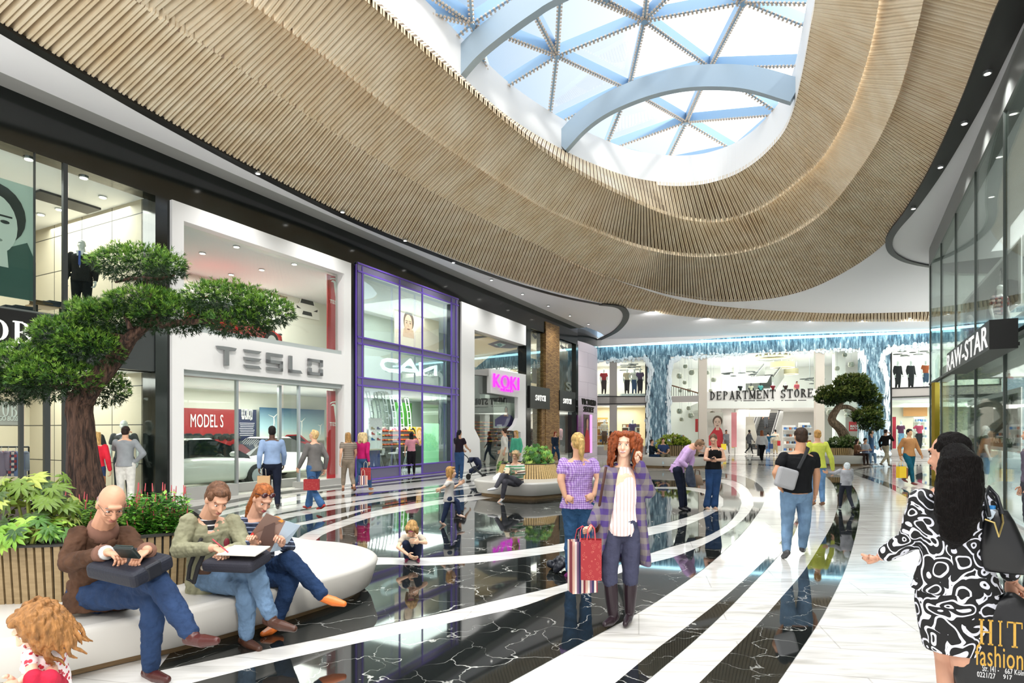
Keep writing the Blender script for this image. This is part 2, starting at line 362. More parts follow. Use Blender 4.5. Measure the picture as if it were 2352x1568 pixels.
# ---------------------------------------------------------------- floor
mb = MB(); mb.hexa([(-40, -6, -.3), (42, -6, -.3), (42, 64, -.3), (-40, 64, -.3), (-40, -6, 0), (42, -6, 0), (42, 64, 0), (-40, 64, 0)])
struct(mb.build('floor', 'floor', origin=V((0, 0, 0))))
def dense(pts, k=6): return spline(pts, (len(pts)-1)*k+1)
def inlay(pts, m, label_z=.004, sm=True):
    p = [G(x, y) for x, y in pts]
    vs = [V((q.x, q.y, label_z)) for q in p]
    b = MB(); b.poly(vs); o = b.build('floor', m, origin=V((0, 0, 0))); fixm(o.data)
    if o.data.polygons[0].normal.z < 0: o.data.flip_normals()
    return struct(o)
def sp(pts, k=5):
    q = [V((x, y, 0)) for x, y in pts]; return [(v.x, v.y) for v in spline(q, (len(q)-1)*k+1)]
def band(a, b, m='dark', z=.004): return inlay(sp(a)+sp(b)[::-1], m, z)
# outermost ring
band([(1772, 1590), (1863, 1457), (1901, 1393), (1940, 1312), (1965, 1231), (1975, 1168), (1969, 1134), (1952, 1108), (1923, 1090), (1879, 1080), (1799, 1069), (1700, 1064), (1600, 1062)],
     [(1585, 1590), (1727, 1448), (1795, 1372), (1846, 1312), (1889, 1244), (1914, 1197), (1924, 1155), (1920, 1126), (1908, 1104), (1889, 1090), (1860, 1081), (1799, 1072), (1700, 1066), (1600, 1064)])
band([(1455, 1590), (1583, 1482), (1668, 1403), (1731, 1338), (1770, 1297), (1815, 1243), (1834, 1200), (1837, 1182)],
     [(1388, 1590), (1498, 1499), (1583, 1435), (1668, 1368), (1748, 1295), (1793, 1244), (1829, 1195), (1837, 1182)])
band([(1130, 1590), (1200, 1552), (1328, 1482), (1468, 1406), (1561, 1346), (1625, 1299), (1668, 1261), (1710, 1219), (1748, 1168), (1757, 1142), (1750, 1118), (1716, 1097), (1671, 1088), (1600, 1082), (1480, 1081)],
     [(360, 1590), (598, 1529), (725, 1499), (938, 1452), (1108, 1414), (1200, 1393), (1285, 1363), (1378, 1333), (1476, 1298), (1545, 1280), (1608, 1255), (1671, 1221), (1710, 1190), (1731, 1160), (1727, 1136), (1705, 1112), (1650, 1099), (1480, 1098)])
band([(360, 1541), (551, 1503), (725, 1469), (870, 1437), (1023, 1406), (1150, 1376), (1285, 1344), (1400, 1305), (1519, 1262), (1608, 1237), (1659, 1212), (1690, 1183), (1703, 1158), (1697, 1132), (1670, 1112), (1600, 1099), (1480, 1098)],
     [(520, 1330), (700, 1312), (870, 1297), (980, 1299), (1108, 1291), (1200, 1280), (1300, 1265), (1400, 1247), (1499, 1228), (1560, 1212), (1623, 1186), (1660, 1162), (1658, 1140), (1625, 1124), (1570, 1118), (1500, 1118), (1480, 1118)])
inlay(sp([(700, 1262), (725, 1241), (744, 1227), (785, 1211), (858, 1187), (927, 1174), (996, 1160), (1083, 1150), (1200, 1135), (1350, 1125), (1499, 1122), (1590, 1127), (1636, 1142), (1643, 1158), (1623, 1170), (1576, 1188), (1499, 1208), (1400, 1227), (1300, 1246), (1235, 1257), (1108, 1272), (980, 1280), (870, 1279), (760, 1276)]), 'dark')
# straight and sweeping stripes along the shop fronts
def stripe(a, b, m='dark'): band(a, b, m)
stripe([(420, 1168), (638, 1130), (858, 1106), (1100, 1080), (1290, 1062)], [(420, 1176), (638, 1136), (858, 1111), (1100, 1084), (1290, 1065)])
stripe([(420, 1188), (622, 1145), (780, 1123), (1008, 1098), (1120, 1086), (1290, 1070)], [(420, 1193), (622, 1149), (780, 1126.5), (1008, 1101), (1120, 1088), (1290, 1072)])
stripe([(420, 1206), (610, 1161), (790, 1136), (904, 1126), (1019, 1113), (1120, 1098), (1290, 1077)], [(420, 1218), (610, 1169), (790, 1143), (904, 1131), (1019, 1117), (1120, 1101), (1290, 1079)])
stripe([(500, 1211), (636, 1180), (767, 1158), (904, 1138), (1019, 1124), (1100, 1112), (1290, 1084)], [(500, 1214), (636, 1183), (767, 1160.5), (904, 1140), (1019, 1126), (1100, 1113), (1290, 1085)])
stripe([(560, 1221), (656, 1191), (707, 1181), (812, 1162), (927, 1143), (1019, 1130), (1100, 1119), (1290, 1090)], [(560, 1236), (656, 1206), (707, 1196), (812, 1173), (927, 1156), (1019, 1141), (1100, 1131), (1290, 1094)])
stripe([(600, 1228), (684, 1208), (785, 1188), (858, 1166), (950, 1151), (1019, 1143), (1110, 1133), (1290, 1098)], [(600, 1262), (679, 1238), (707, 1222), (785, 1195), (858, 1173), (950, 1156), (1019, 1146), (1110, 1136), (1290, 1101)])
for y0, y1 in ((1045.5, 1047.5), (1050.5, 1051.5), (1055, 1056.5)):
    stripe([(1470, y0), (1700, y0), (1900, y0+1), (2130, y0+3)], [(1470, y1), (1700, y1), (1900, y1+1), (2130, y1+3)])
stripe([(1958, 1080), (1985, 1090), (2054, 1114), (2133, 1152), (2260, 1215), (2352, 1262)], [(1948, 1082), (1975, 1094), (2044, 1121), (2120, 1163), (2240, 1232), (2352, 1296)], 'dark2')
stripe([(1953, 1081), (1985, 1073), (2045, 1069), (2136, 1067)], [(1956, 1083), (1988, 1075), (2045, 1070.5), (2136, 1069)])
inlay(sp([(2145, 1080), (2110, 1087), (2098, 1096), (2108, 1106), (2140, 1116), (2200, 1128), (2300, 1120), (2260, 1090)]), 'dark')  # dark reflection in the floor, painted as a patch of black marble
inlay(sp([(2250, 1275), (2290, 1270), (2352, 1290), (2420, 1330), (2420, 1480), (2352, 1436), (2275, 1350)]), 'dark')
# ---------------------------------------------------------------- left shop front shell
uE = FP.u(1327); uL = FP.u(-260)
Z7 = FP.z(388, 460)                    # top of the shop frames
Y8 = 8.0
def prism_h(mb, plan, z0, z1): return mb.prism([V((x, y, z0)) for x, y in plan], (0, 0, z1-z0))
e0 = FP.w(uE, 0)
corner = [(e0.x, e0.y), (4.75, 37.9), (5.25, 38.9), (5.62, 39.9), (5.85, 40.9), (5.92, 41.9), (5.8, 43)]
back = [(x-FN.x*.6-.2, y+.2) for x, y in corner][::-1]
def curve_wall(name, plan, z0, z1, m, th=.35, n=28, z2=None):
    c = spline([V((x, y, 0)) for x, y in plan], n); mb = MB(); out = []
    for i, p in enumerate(c):
        t = (c[min(i+1, n-1)]-c[max(i-1, 0)]).normalized(); nn = V((-t.y, t.x, 0))
        out.append([V((p.x, p.y, z0)), p+nn*th+V((0, 0, z0)), p+nn*th+V((0, 0, z1)), V((p.x, p.y, z1))])
    mb.loft(out); o = mb.build(name, m); fixm(o.data); return o
mb = MB(); mb.slab(FP, uL, uE, Z7, Y8+.6, 0, -.4); struct(mb.build('wall_left', 'black'))
struct(curve_wall('wall_left_end', corner, Z7+.25, Y8+.5, 'black'))
struct(curve_wall('wall_left_end_tiles', corner, 0, Z7+.25, 'pinktile'))
zo1, zo2 = 0, Z7
for a, b in ((355, 388), (800, 818), (1050, 1060), (1208, 1218), (1322, 1327)):
    mb = MB(); mb.slab(FP, FP.u(a), FP.u(b), 0, Z7, .03, -.5); struct(mb.build('pillar', 'black'))
# grey cove along the top of the black band, then the white outer ceiling
B0 = [Hh(x, y, ZC) for x, y in ((0, 62), (200, 176), (400, 290), (600, 397), (800, 497), (950, 560), (1100, 617), (1200, 650), (1300, 677), (1430, 706), (1576, 727), (1726, 735), (1926, 739), (2136, 738))]
B0 = [V((-8.3, 3, ZC)), V((-8.35, 6, ZC))]+B0+[V((26.5, 34.6, ZC))]
c0 = spline(B0, 90)
mb = MB(); mb.slab(FP, uL, uE, Y8, Y8+.05, .5, 0); struct(mb.build('ceiling_cove', 'grey'))
edge = [FP.w(uL, 0, .5), FP.w(uE-1.5, 0, .5)]+[V((x+.5, y-.3, 0)) for x, y in corner[1:5]]+[BA+BN*.1+V((0.2, 0, 0)), BP.w((BB-BA).length+4, 0, .1)]
mb = MB(); pts = [V((p.x, p.y, ZC)) for p in edge]+[V((p.x, p.y, ZC)) for p in c0[::-1]]
mb.prism(pts, (0, 0, .25)); o = mb.build('ceiling', 'ceil'); fixm(o.data); struct(o)
# dark lighting slot that sweeps round the left end
def slot(name, pts, z, wd, th=.07, label=None):
    c = [Hh(x, y, z) for x, y in pts]; c = spline(c, 70); mb = MB(); rings = []
    for i, p in enumerate(c):
        t = (c[min(i+1, 69)]-c[max(i-1, 0)]).normalized(); nn = V((-t.y, t.x, 0)); wv = wd if not callable(wd) else wd(i/69)
        rings.append([p-nn*wv/2, p+nn*wv/2, p+nn*wv/2+V((0, 0, th)), p-nn*wv/2+V((0, 0, th))])
    mb.loft(rings); o = mb.build(name, 'matblack'); fixm(o.data)
    if label: tag(o, label, 'ceiling track')
    else: struct(o)
    return c
slot('trim_1', [(-200, -60), (0, 68), (200, 183), (400, 297), (600, 404), (800, 503), (950, 566), (1100, 623), (1200, 657), (1300, 684), (1380, 700)], ZC-.03, .22)
c = slot('light_track', [(1380, 700), (1415, 704), (1432, 712), (1438, 727), (1430, 745), (1410, 764), (1376, 781)], ZC-.05, .34, .05, 'black curved ceiling track above the end of the shop fronts')
# ---------------------------------------------------------------- slatted bulkhead
z1, z2, z3, z4 = 8.35, 9.05, 9.75, 10.5
PR0 = [(0, 62, 165, -100), (200, 176, 355, 28), (400, 290, 540, 152), (600, 397, 712, 268), (800, 497, 885, 377), (950, 560, 1013, 452), (1100, 617, 1142, 517), (1200, 650, 1235, 564), (1300, 677, 1330, 612), (1430, 706, 1456, 660), (1576, 727, 1590, 697), (1726, 735, 1740, 713), (1926, 739, 1930, 722), (2136, 738, 2140, 718)]
PR1 = [(310, 0, 430, -105), (500, 125, 605, 29), (750, 295, 838, 205), (1000, 445, 1075, 371), (1176, 535, 1245, 475), (1376, 628, 1430, 556), (1500, 667, 1508, 578), (1560, 681, 1560, 587), (1640, 692, 1625, 590), (1720, 691, 1690, 582), (1800, 680, 1750, 568), (1880, 655, 1812, 543), (1980, 600, 1890, 490), (2060, 530, 1960, 410), (2145, 400, 2022, 312), (2212, 250, 2072, 195), (2262, 120, 2103, 75), (2310, 0, 2130, -40)]
PR2 = [(430, -105, 540, -250), (605, 29, 706, -100), (750, 135, 860, 20), (950, 290, 1050, 187), (1176, 435, 1250, 349), (1276, 492, 1340, 405), (1426, 555, 1440, 455), (1508, 578, 1500, 482), (1580, 588, 1560, 501), (1660, 588, 1625, 510), (1720, 577, 1680, 505), (1776, 560, 1740, 483), (1840, 524, 1790, 452), (1901, 480, 1840, 412), (1951, 421, 1885, 368), (2001, 350, 1920, 315), (2036, 285, 1950, 257), (2066, 210, 1972, 200), (2096, 105, 1998, 115), (2121, 0, 2018, 10)]
PR3 = [(540, -250, 560, -250), (706, -100, 725, -108), (838, 0, 850, 0), (990, 134, 1000, 130), (1100, 228, 1105, 226), (1170, 288, 1176, 283), (1250, 349, 1255, 332), (1340, 405, 1340, 375), (1440, 455, 1430, 409), (1500, 482, 1490, 422), (1560, 501, 1545, 427), (1625, 510, 1600, 425), (1680, 505, 1645, 416), (1740, 483, 1690, 400), (1790, 452, 1735, 372), (1840, 412, 1775, 335), (1885, 368, 1805, 295), (1920, 315, 1826, 240), (1950, 257, 1840, 180), (1972, 200, 1850, 130), (1998, 115, 1862, 60), (2018, 10, 1872, 0)]
def ends(pr, za, zb, a0, b0, a1, b1):
    A = [V((*q, za)) for q in a0]+[Hh(x, y, za) for x, y, _, _ in pr]+[V((*q, za)) for q in a1]
    B = [V((*q, zb)) for q in b0]+[Hh(x, y, zb) for _, _, x, y in pr]+[V((*q, zb)) for q in b1]
    return A, B
NB0, NB1, NB2, NB3, NB4 = [(-8.35, 3.2), (-8.3, 6)], [(-6.6, 2.2), (-6.4, 5)], [(-5.7, 1.5), (-5.5, 4.2)], [(-4.9, 1.2), (-4.7, 4)], [(-4.8, 1.2), (-4.6, 4)]
FB1, FB2, FB3, FB4 = [(6.5, 7.3), (4.9, 4.9)], [(5.8, 8.1), (4.3, 5.8)], [(5.6, 8.8), (4.0, 6.4)], [(5.2, 10.0), (3.8, 7.4)]
A0, R1 = ends(PR0, ZC, z1, NB0, NB1, [(26.5, 34.6)], [(27, 33.6)])
A1, T1 = ends(PR1, z1, z2, NB1, NB2, FB1, FB2)
A2, T2 = ends(PR2, z2-.24, z3, NB2, NB3, FB2, FB3)
A3, T3 = ends(PR3, z3-.24, z4, NB3, NB4, FB3, FB4)
B1, B2, B3, B4 = A1, [p+V((0, 0, .24)) for p in A2], [p+V((0, 0, .24)) for p in A3], T3
def densec(pts, n=600): return spline(pts, n)
def crom(q, i, t):
    a, b, c, d = q[max(i-1, 0)], q[i], q[i+1], q[min(i+2, len(q)-1)]
    return .5*((2*b)+(c-a)*t+(2*a-5*b+4*c-d)*t*t+(3*b-a-3*c+d)*t**3)
def slats(name, A, B, gap, depth=.15, sag=.12):
    """slats from curve A up to curve B, both sampled with one shared parameter, at even spacing along A"""
    fine = [(i, k/60) for i in range(len(A)-1) for k in range(60)]+[(len(A)-2, 1.)]
    pa = [crom(A, *f) for f in fine]; pb = [crom(B, *f) for f in fine]
    for _ in range(45): pb = [pb[0]]+[(pb[i-1]+pb[i]*2+pb[i+1])/4 for i in range(1, len(pb)-1)]+[pb[-1]]; pa = [pa[0]]+[(pa[i-1]+pa[i]*2+pa[i+1])/4 for i in range(1, len(pa)-1)]+[pa[-1]]
    L = [0]
    for i in range(1, len(pa)): L.append(L[-1]+(pa[i]-pa[i-1]).length)
    n = int(L[-1]/gap); mb = MB(); seg = 4; j = 0; back = []
    for i in range(n):
        s_ = L[-1]*(i+(.12 if i % 2 else -.12)+.5)/n
        while j < len(L)-2 and L[j+1] < s_: j += 1
        f = min(1, max(0, (s_-L[j])/max(1e-9, L[j+1]-L[j]))); p = pa[j].lerp(pa[j+1], f); q = pb[j].lerp(pb[j+1], f); t = (pa[j+1]-pa[j]).normalized(); hw = gap*.27
        lo = [p.lerp(q, s/seg)-V((0, 0, sag*sin(pi*s/seg))) for s in range(seg+1)]; vs = []
        for c in lo: vs += [c-t*hw*.8, c+t*hw*.8, c+t*hw+V((0, 0, depth)), c-t*hw+V((0, 0, depth))]
        back.append([c+V((0, 0, depth*.9)) for c in lo])
        fs = [(0, 1, 2, 3), tuple(seg*4+k for k in (3, 2, 1, 0))]
        for s in range(seg):
            for k in range(4): fs.append((s*4+k, s*4+(k+1) % 4, s*4+4+(k+1) % 4, s*4+4+k))
        mb.add(vs, fs)
    o = mb.build(name, 'slat', origin=V((0, 0, 0))); fixm(o.data); struct(o)
    mk = MB(); vs = [c for r in back for c in r]; W = seg+1
    mk.add(vs, [(i*W+s, i*W+s+1, (i+1)*W+s+1, (i+1)*W+s) for i in range(len(back)-1) for s in range(seg)])
    mk.build('backing', 'backing', o); return o
slats('ceiling_slats_ring', A0, R1, .10, .17, .0)
slats('ceiling_slats_lower', A1, T1, .10, .15, .0)
slats('ceiling_slats_middle', A2, T2, .10, .15, .0)
slats('ceiling_slats_upper', A3, T3, .10, .13, .0)
for nm, BB_, dz in (('trim_2', B1, .0), ('trim_3', B2, -.12)):
    c = densec(BB_, 260); mb = MB(); rings = []
    for i, p in enumerate(c):
        rings.append([p+V((0, 0, dz)), p+V((0, 0, dz+.02)), p+V((0, 0, .25)), p+V((0, 0, .25))+V((.001, 0, 0))])
    mb.add([q for r in rings for q in (r[0], r[2])], [(2*i, 2*i+1, 2*i+3, 2*i+2) for i in range(len(c)-1)])
    struct(mb.build(nm, mat('#b09a86', .7), origin=V((0, 0, 0))))
# inner white ceiling between the ring and the oval
r1 = [p for p in spline(R1, 200) if p.x > 3.9]
b1 = spline(B1, 200); k0 = min(range(200), key=lambda k: (b1[k]-r1[0]).length)
zc2 = z1+.06
mb = MB(); pts = [V((p.x, p.y, zc2)) for p in r1]+[V((30, 25, zc2)), V((30, 4, zc2)), V((6, 3.2, zc2))]+[V((p.x, p.y, zc2)) for p in b1[k0:][::-1]]
mb.prism(pts, (0, 0, .25)); o = mb.build('ceiling_inner', 'ceil'); fixm(o.data); struct(o)
# dark slot on the right with its hook
slotw = lambda f: .55-.35*min(1, f*1.25)
slot('trim_5', [(2500, -330), (2400, -110), (2338, 0), (2290, 105), (2240, 220), (2190, 320), (2140, 410), (2090, 485), (2055, 528), (2042, 555), (2048, 580), (2075, 598), (2110, 608), (2145, 614)], z1+.0, slotw, .05)
# small downlights with their lamps: dark slots, far ring, and added ones lighting the left fronts
def spot(p, tgt, e, label, group, ang=120):
    o = empty('downlight', p, label, 'ceiling light', group); M['dl'] = mat('#fffdf4', .3, emit=5)
    b = MB(); b.tube([p, p+V((0, 0, .05))], .07, 12); b.build('rim', 'steel', o); b = MB(); b.tube([p-V((0, 0, .004)), p+V((0, 0, .01))], .05, 12); b.build('lens', 'dl', o)
    l = lamp('downlight_lamp', 'SPOT', p-V((0, 0, .06)), e, .05, rot=aim(V(tgt)-p), color=(1, .98, .95)); l.data.spot_size = radians(ang); l.data.spot_blend = 1
for i in range(9):
    u = 1.5+i*2.9; p = FP.w(u, ZC-.06, 1.15); spot(p, FP.w(u, 2.5, .2), 210, 'small round downlight added in the white ceiling edge to light the shop fronts', 'added downlights along the left shop fronts')
for i, (x, y) in enumerate(((1500, 716), (1620, 731), (1740, 737), (1860, 738), (1980, 737), (2090, 731))):
    p = Hh(x, y, ZC-.06); spot(p, BP.w(BP.u(x), 3.0, .2), 420, 'small glinting downlight at the edge of the far slatted ring', 'downlights at the far ring')
for i, (x, y) in enumerate(((2268, 170), (2215, 285), (2160, 385), (2098, 480))):
    p = Hh(x, y, z1-.05); spot(p, V((p.x+1.2, p.y+.5, 0)), 200, 'small downlight in the dark ceiling slot on the right', 'downlights in the right ceiling slot')
# skylight: white upstand, steel arches, grid and panes
c = densec(B4, 240); mb = MB()
mb.add([q for p in c for q in (p, p+V((0, 0, 1.1)))], [(2*i, 2*i+1, 2*i+3, 2*i+2) for i in range(239)])
struct(mb.build('skylight_upstand', mat('#f6f6f6', .5), origin=V((0, 0, 0))))
sk = empty('skylight', (2.5, 14, z4), 'arched glass skylight of white steel triangles over the mall', 'skylight'); sk['kind'] = 'structure'
du = V((.907, -.42, 0)); dv = V((.42, .907, 0)); S0 = -3.3
def zsh(X, Y):
    p = V((X, Y, 0)); s, t = p.dot(du), p.dot(dv); wd = 4.9*sqrt(max(.08, 1-((t-8)/17)**2)); return z4+.75+1.5*max(-.35, 1-((s-S0)/wd)**2)
def shell(px, py):
    z = z4+1
    for _ in range(12): q = Hh(px, py, z); z = .5*z+.5*zsh(q.x, q.y)
    return Hh(px, py, z)
nd = dict(a=(1084, 55), b=(1279, 128), c=(1480, 47), d=(1444, 205), e=(1631, 155), f=(1709, 5), g=(1576, 280), h=(1134, 217), i=(1259, 292), j=(1387, 347), k=(1527, 380), l=(1690, 348), m=(1792, 262), n=(1004, 122), o=(1850, 150), p=(1872, 8), q=(868, 2), r=(1076, -60), s=(1288, -35), t=(1390, -2), u=(1494, -90), v=(1200, -20), w=(1720, -110), x=(1590, -60), y=(960, -30), z=(1862, 66))
nd3 = {k: shell(*v) for k, v in nd.items()}
ed = 'an aq ar av ab ah bh bi bd bc bs bv ct cd ce cf cs cx di dj dg de ef eo eg em gj gk gl gm fp fx fz fw hi ij jk kl lm mo op cu st tu ry qy nh qn xw ux aY'.replace('aY', 'ay').split()
mb = MB(); nb = MB(); M['bead'] = mat('#d8cabc', .5)
for e in ed:
    p, q = nd3[e[0]], nd3[e[1]]; d = (q-p).normalized(); sd = d.cross(V((0, 0, 1))).normalized()
    mb.hexa([p-sd*.035, q-sd*.035, q+sd*.035, p+sd*.035, p-sd*.035+V((0, 0, .3)), q-sd*.035+V((0, 0, .3)), q+sd*.035+V((0, 0, .3)), p+sd*.035+V((0, 0, .3))])
    L = (q-p).length; nbd = int(L/.11)
    for k in range(nbd):
        for s_ in (-.05, .05):
            cc = p+d*((k+.5)*L/nbd)+sd*s_; nb.box(cc+V((0, 0, -.02)), (.05, .05, .035), rz=atan2(d.y, d.x))
mb.build('grid_bars', mat('#9fc0de', .35, .3), sk)
nb.build('bead_lights', 'bead', sk)['kind'] = 'stuff'
mb = MB()
for p in nd3.values():
    mb.tube([p+V((0, 0, -.06)), p+V((0, 0, .3))], .09, 10)
mb.build('grid_joints', mat('#8fb3d4', .35, .3), sk)
tris = 'anh abh bhi abv avr bsv bcs bcd bdi dij dgj cde cef cts deg ego egm efo gjk gkl glm fop efz hni aqn aqy ary ctu cfx cux fxw'.split()
mb = MB()
for t in tris: mb.add([nd3[k]+V((0, 0, .3)) for k in t], [(0, 1, 2)])
mb.build('panes', 'skyglass', sk)
def arch(pts, name, Ya, Yb, xa, xb, ext):
    P3 = []
    for x, y in pts:
        # vertical plane through the two feet
        k = (x-CX)/FPX; X0, X1 = xa, xb; t = (k*Ya-X0)/((X1-X0)-k*(Yb-Ya)); Y = Ya+(Yb-Ya)*t; P3.append(P(x, y, Y))
    P3 += [V(e) for e in ext]; c = spline(P3, 60); mb = MB(); rings = []
    d = V((xb-xa, Yb-Ya, 0)).normalized(); nn = V((-d.y, d.x, 0))
    for i, p in enumerate(c):
        t = (c[min(i+1, 59)]-c[max(i-1, 0)]).normalized(); u = nn.cross(t); u = u if u.z > 0 else -u
        rings.append([p-nn*.11, p+nn*.11, p+nn*.11+u*.62, p-nn*.11+u*.62])
    mb.loft(rings); o = mb.build(name, mat('#a9bccb', .4, .35), sk); fixm(o.data)
za = z4
def foot(px, py): return Hh(px, py, za)
f1, f2 = foot(1301, 352), foot(1818, 243)
arch([(1301, 348), (1346, 300), (1400, 262), (1480, 228), (1560, 208), (1640, 203), (1720, 210), (1815, 238)], 'arch', f1.y, f2.y, f1.x, f2.x, [])
f1 = foot(1052, 192); f2 = V((6.3, f1.y-.466*(6.3-f1.x), za))
arch([(1052, 190), (1100, 135), (1160, 85), (1230, 35), (1290, 0)], 'arch', f1.y, f2.y, f1.x, f2.x, [f1.lerp(f2, .62)+V((0, 0, 1.55)), f1.lerp(f2, .8)+V((0, 0, 1.05)), f2])
# ================================================================ SHOPS ON THE LEFT
def fz(x, y, o=0.): return FP.z(x, y, o)
def fu(x, o=0.): return FP.u(x, o)
def panel(mb, pl, x0, x1, z0, z1, o0, o1): return mb.slab(pl, pl.u(x0, max(o0, o1)), pl.u(x1, max(o0, o1)), z0, z1, o0, o1)
def frame_open(name, mats, x0, x1, z0, z1, holes, o0, o1, pl=FP, parent=None):
    """a wall panel with rectangular holes (px, px, z, z)"""
    mb = MB(); U = sorted({pl.u(x0), pl.u(x1)} | {pl.u(h[0]) for h in holes} | {pl.u(h[1]) for h in holes})
    Z = sorted({z0, z1} | {h[2] for h in holes} | {h[3] for h in holes}); H = [(pl.u(h[0]), pl.u(h[1]), h[2], h[3]) for h in holes]
    for i in range(len(U)-1):
        for k in range(len(Z)-1):
            u, z = (U[i]+U[i+1])/2, (Z[k]+Z[k+1])/2
            if not any(h[0] < u < h[1] and h[2] < z < h[3] for h in H): mb.slab(pl, U[i], U[i+1], Z[k], Z[k+1], o0, o1)
    return mb.build(name, mats, parent)
def pane(x0, x1, z0, z1, off=-.12, pl=FP, m='shopglass', name=None, parent=None):
    mb = MB(); panel(mb, pl, x0, x1, z0, z1, off, off-.012); o = mb.build(name or 'window_pane', m, parent)
    return o if parent else struct(o)
def room(name, x0, x1, z0, z1, deep, mw, mf=None, mc=None, pl=FP, skew=True):
    """back wall, side walls, floor and ceiling of one shop storey; its sides run square or at a slant to the front"""
    def k(px):
        r = V(((px-CX)/FPX, 1, 0)); return r.dot(pl.d)/-r.dot(pl.n)
    u0, u1 = pl.u(x0), pl.u(x1); d0, d1 = ((k(x0)*deep, k(x1)*deep) if skew else (0, 0))
    f0, f1 = d0*.1, d1*.1; W_ = pl.w
    def quad(nm, q, ex, m): mb = MB(); mb.prism(q, ex); o = mb.build(name+nm, m); fixm(o.data); struct(o)
    quad('_wall_back', [W_(u0+d0, z0, -deep), W_(u1+d1, z0, -deep), W_(u1+d1, z1, -deep), W_(u0+d0, z1, -deep)], -pl.n*.1, mw)
    quad('_wall_side', [W_(u1+d1*.08, z0, -.08*deep), W_(u1+d1, z0, -deep), W_(u1+d1, z1, -deep), W_(u1+d1*.08, z1, -.08*deep)], pl.d*.05, mw)
    quad('_wall_side', [W_(u0+d0*.08, z0, -.08*deep), W_(u0+d0, z0, -deep), W_(u0+d0, z1, -deep), W_(u0+d0*.08, z1, -.08*deep)], pl.d*.05, mw)
    quad('_floor', [W_(u0, z0-.12, -.2), W_(u1, z0-.12, -.2), W_(u1+d1, z0-.12, -deep), W_(u0+d0, z0-.12, -deep)], (0, 0, .135), mf or 'floor')
    quad('_ceiling', [W_(u0, z1, -.13), W_(u1, z1, -.13), W_(u1+d1, z1, -deep), W_(u0+d0, z1, -deep)], (0, 0, .1), mc or 'ceil')
def glow(pl, x0, x1, z, deep, e, name='shop_lamp', color=(1, .97, .92)):
    c = pl.w((pl.u(x0, -deep/2)+pl.u(x1, -deep/2))/2, z, -deep/2-.2); wd = abs(pl.u(x1)-pl.u(x0))*.7
    return lamp(name, 'AREA', c, e, wd, deep*.7, rot=(0, 0, atan2(pl.d.y, pl.d.x)), color=color)
M['lens'] = mat('#fffbe8', .3, emit=6)
def downlight(c, group, label='round recessed downlight in the %s ceiling', r=.09):
    o = empty('downlight', c, label, 'ceiling light', group)
    b = MB(); b.tube([c+V((0, 0, -.03)), c+V((0, 0, .0))], r, 16); b.build('rim', 'steel', o)
    b = MB(); b.tube([c+V((0, 0, -.036)), c+V((0, 0, -.03))], r*.78, 16); b.build('lens', 'lens', o)
    return o
def dl_row(pl, pts, z, lab, group):
    for px, py in pts:
        p = Hh(px, py, z); downlight(p, group, lab)
# --- A: dark framed menswear shop
zA1 = fz(355, 448); zA0 = fz(230, 733)-.02; zAl = fz(355, 853)
room('upper_menswear', -260, 355, zA0, zA1, 5.5, 'stone', 'grey', skew=False)
room('menswear', -260, 355, 0, zAl, 5.5, 'stone', skew=False)
mb = MB(); panel(mb, FP, -260, 355, zA0-.05, zAl, .0, -.4); struct(mb.build('wall_left_spandrel', 'dgrey'))
glow(FP, -200, 340, zA1-.08, 5, 230); glow(FP, -200, 340, zAl-.08, 5, 170)
pane(-260, 82, zA0, zA1, -.1); pane(82, 152, zA0, zA1, -.1); pane(158, 355, zA0, zA1, -.1)
pane(-260, 47, 0, zAl, -.1); pane(57, 103, 0, zAl, -.1); pane(118, 146, 0, zAl, -.1); pane(158, 355, 0, zAl, -.1)
for a, b, z0, z1 in ((146, 158, zA0, zA1), (81, 84, zA0, zA1), (46, 57, 0, zAl), (103, 118, 0, zAl), (146, 159, 0, zAl)):
    mb = MB(); panel(mb, FP, a, b-2, z0, z1, .02, -.06); struct(mb.build('window_mullion', 'dgrey'))
o = FP
mb = MB(); panel(mb, FP, -60, 84, zAl+.28, zA0-.1, .22, 0); sg = mb.build('shop_sign', 'matblack'); tag(sg, 'black fascia sign with big white serif letters, left edge', 'sign')
mb = MB(); ux = FP.d; w_ = fu(80, .22)-fu(-100, .22)
serif(mb, 'BOB', FP.w(fu(-100, .23), fz(40, 788, .22), .23), ux, (0, 0, 1), w_, fz(40, 738, .22)-fz(40, 788, .22), FN*.04, .06); mb.build('letters', mat('#f4f4ee', .4, emit=.5), sg)
mb = MB(); serif(mb, 'BOSS', FP.w(fu(-70, .23), fz(40, 808, .22), .23), ux, (0, 0, 1), fu(34, .22)-fu(-70, .22), .1, FN*.03, .1); mb.build('small_letters', mat('#f4f4ee', .4, emit=.5), sg)
mb = MB(); panel(mb, FP, -120, 43, fz(20, 975), fz(20, 925)+.05, -.6, -.65); s2 = mb.build('entrance_panel', mat('#c9bfb9', .5)); tag(s2, 'beige panel with faint white serif letters above the clothes rail', 'sign')
mb = MB(); serif(mb, 'SSOB', FP.w(fu(-40, -.6), fz(20, 957, -.6), -.59), ux, (0, 0, 1), fu(41, -.6)-fu(-40, -.6), .30, FN*.02, .08); mb.build('letters', mat('#fbf8f4', .4), s2)
mb = MB(); mb.add([], []); text(mb, 'HUGO BOSS', FP.w(fu(-20, -.6), fz(20, 966, -.6), -.59), ux, (0, 0, 1), fu(40, -.6)-fu(-20, -.6), .09, FN*.02); mb.build('small_letters', mat('#fbf8f4', .4), s2)
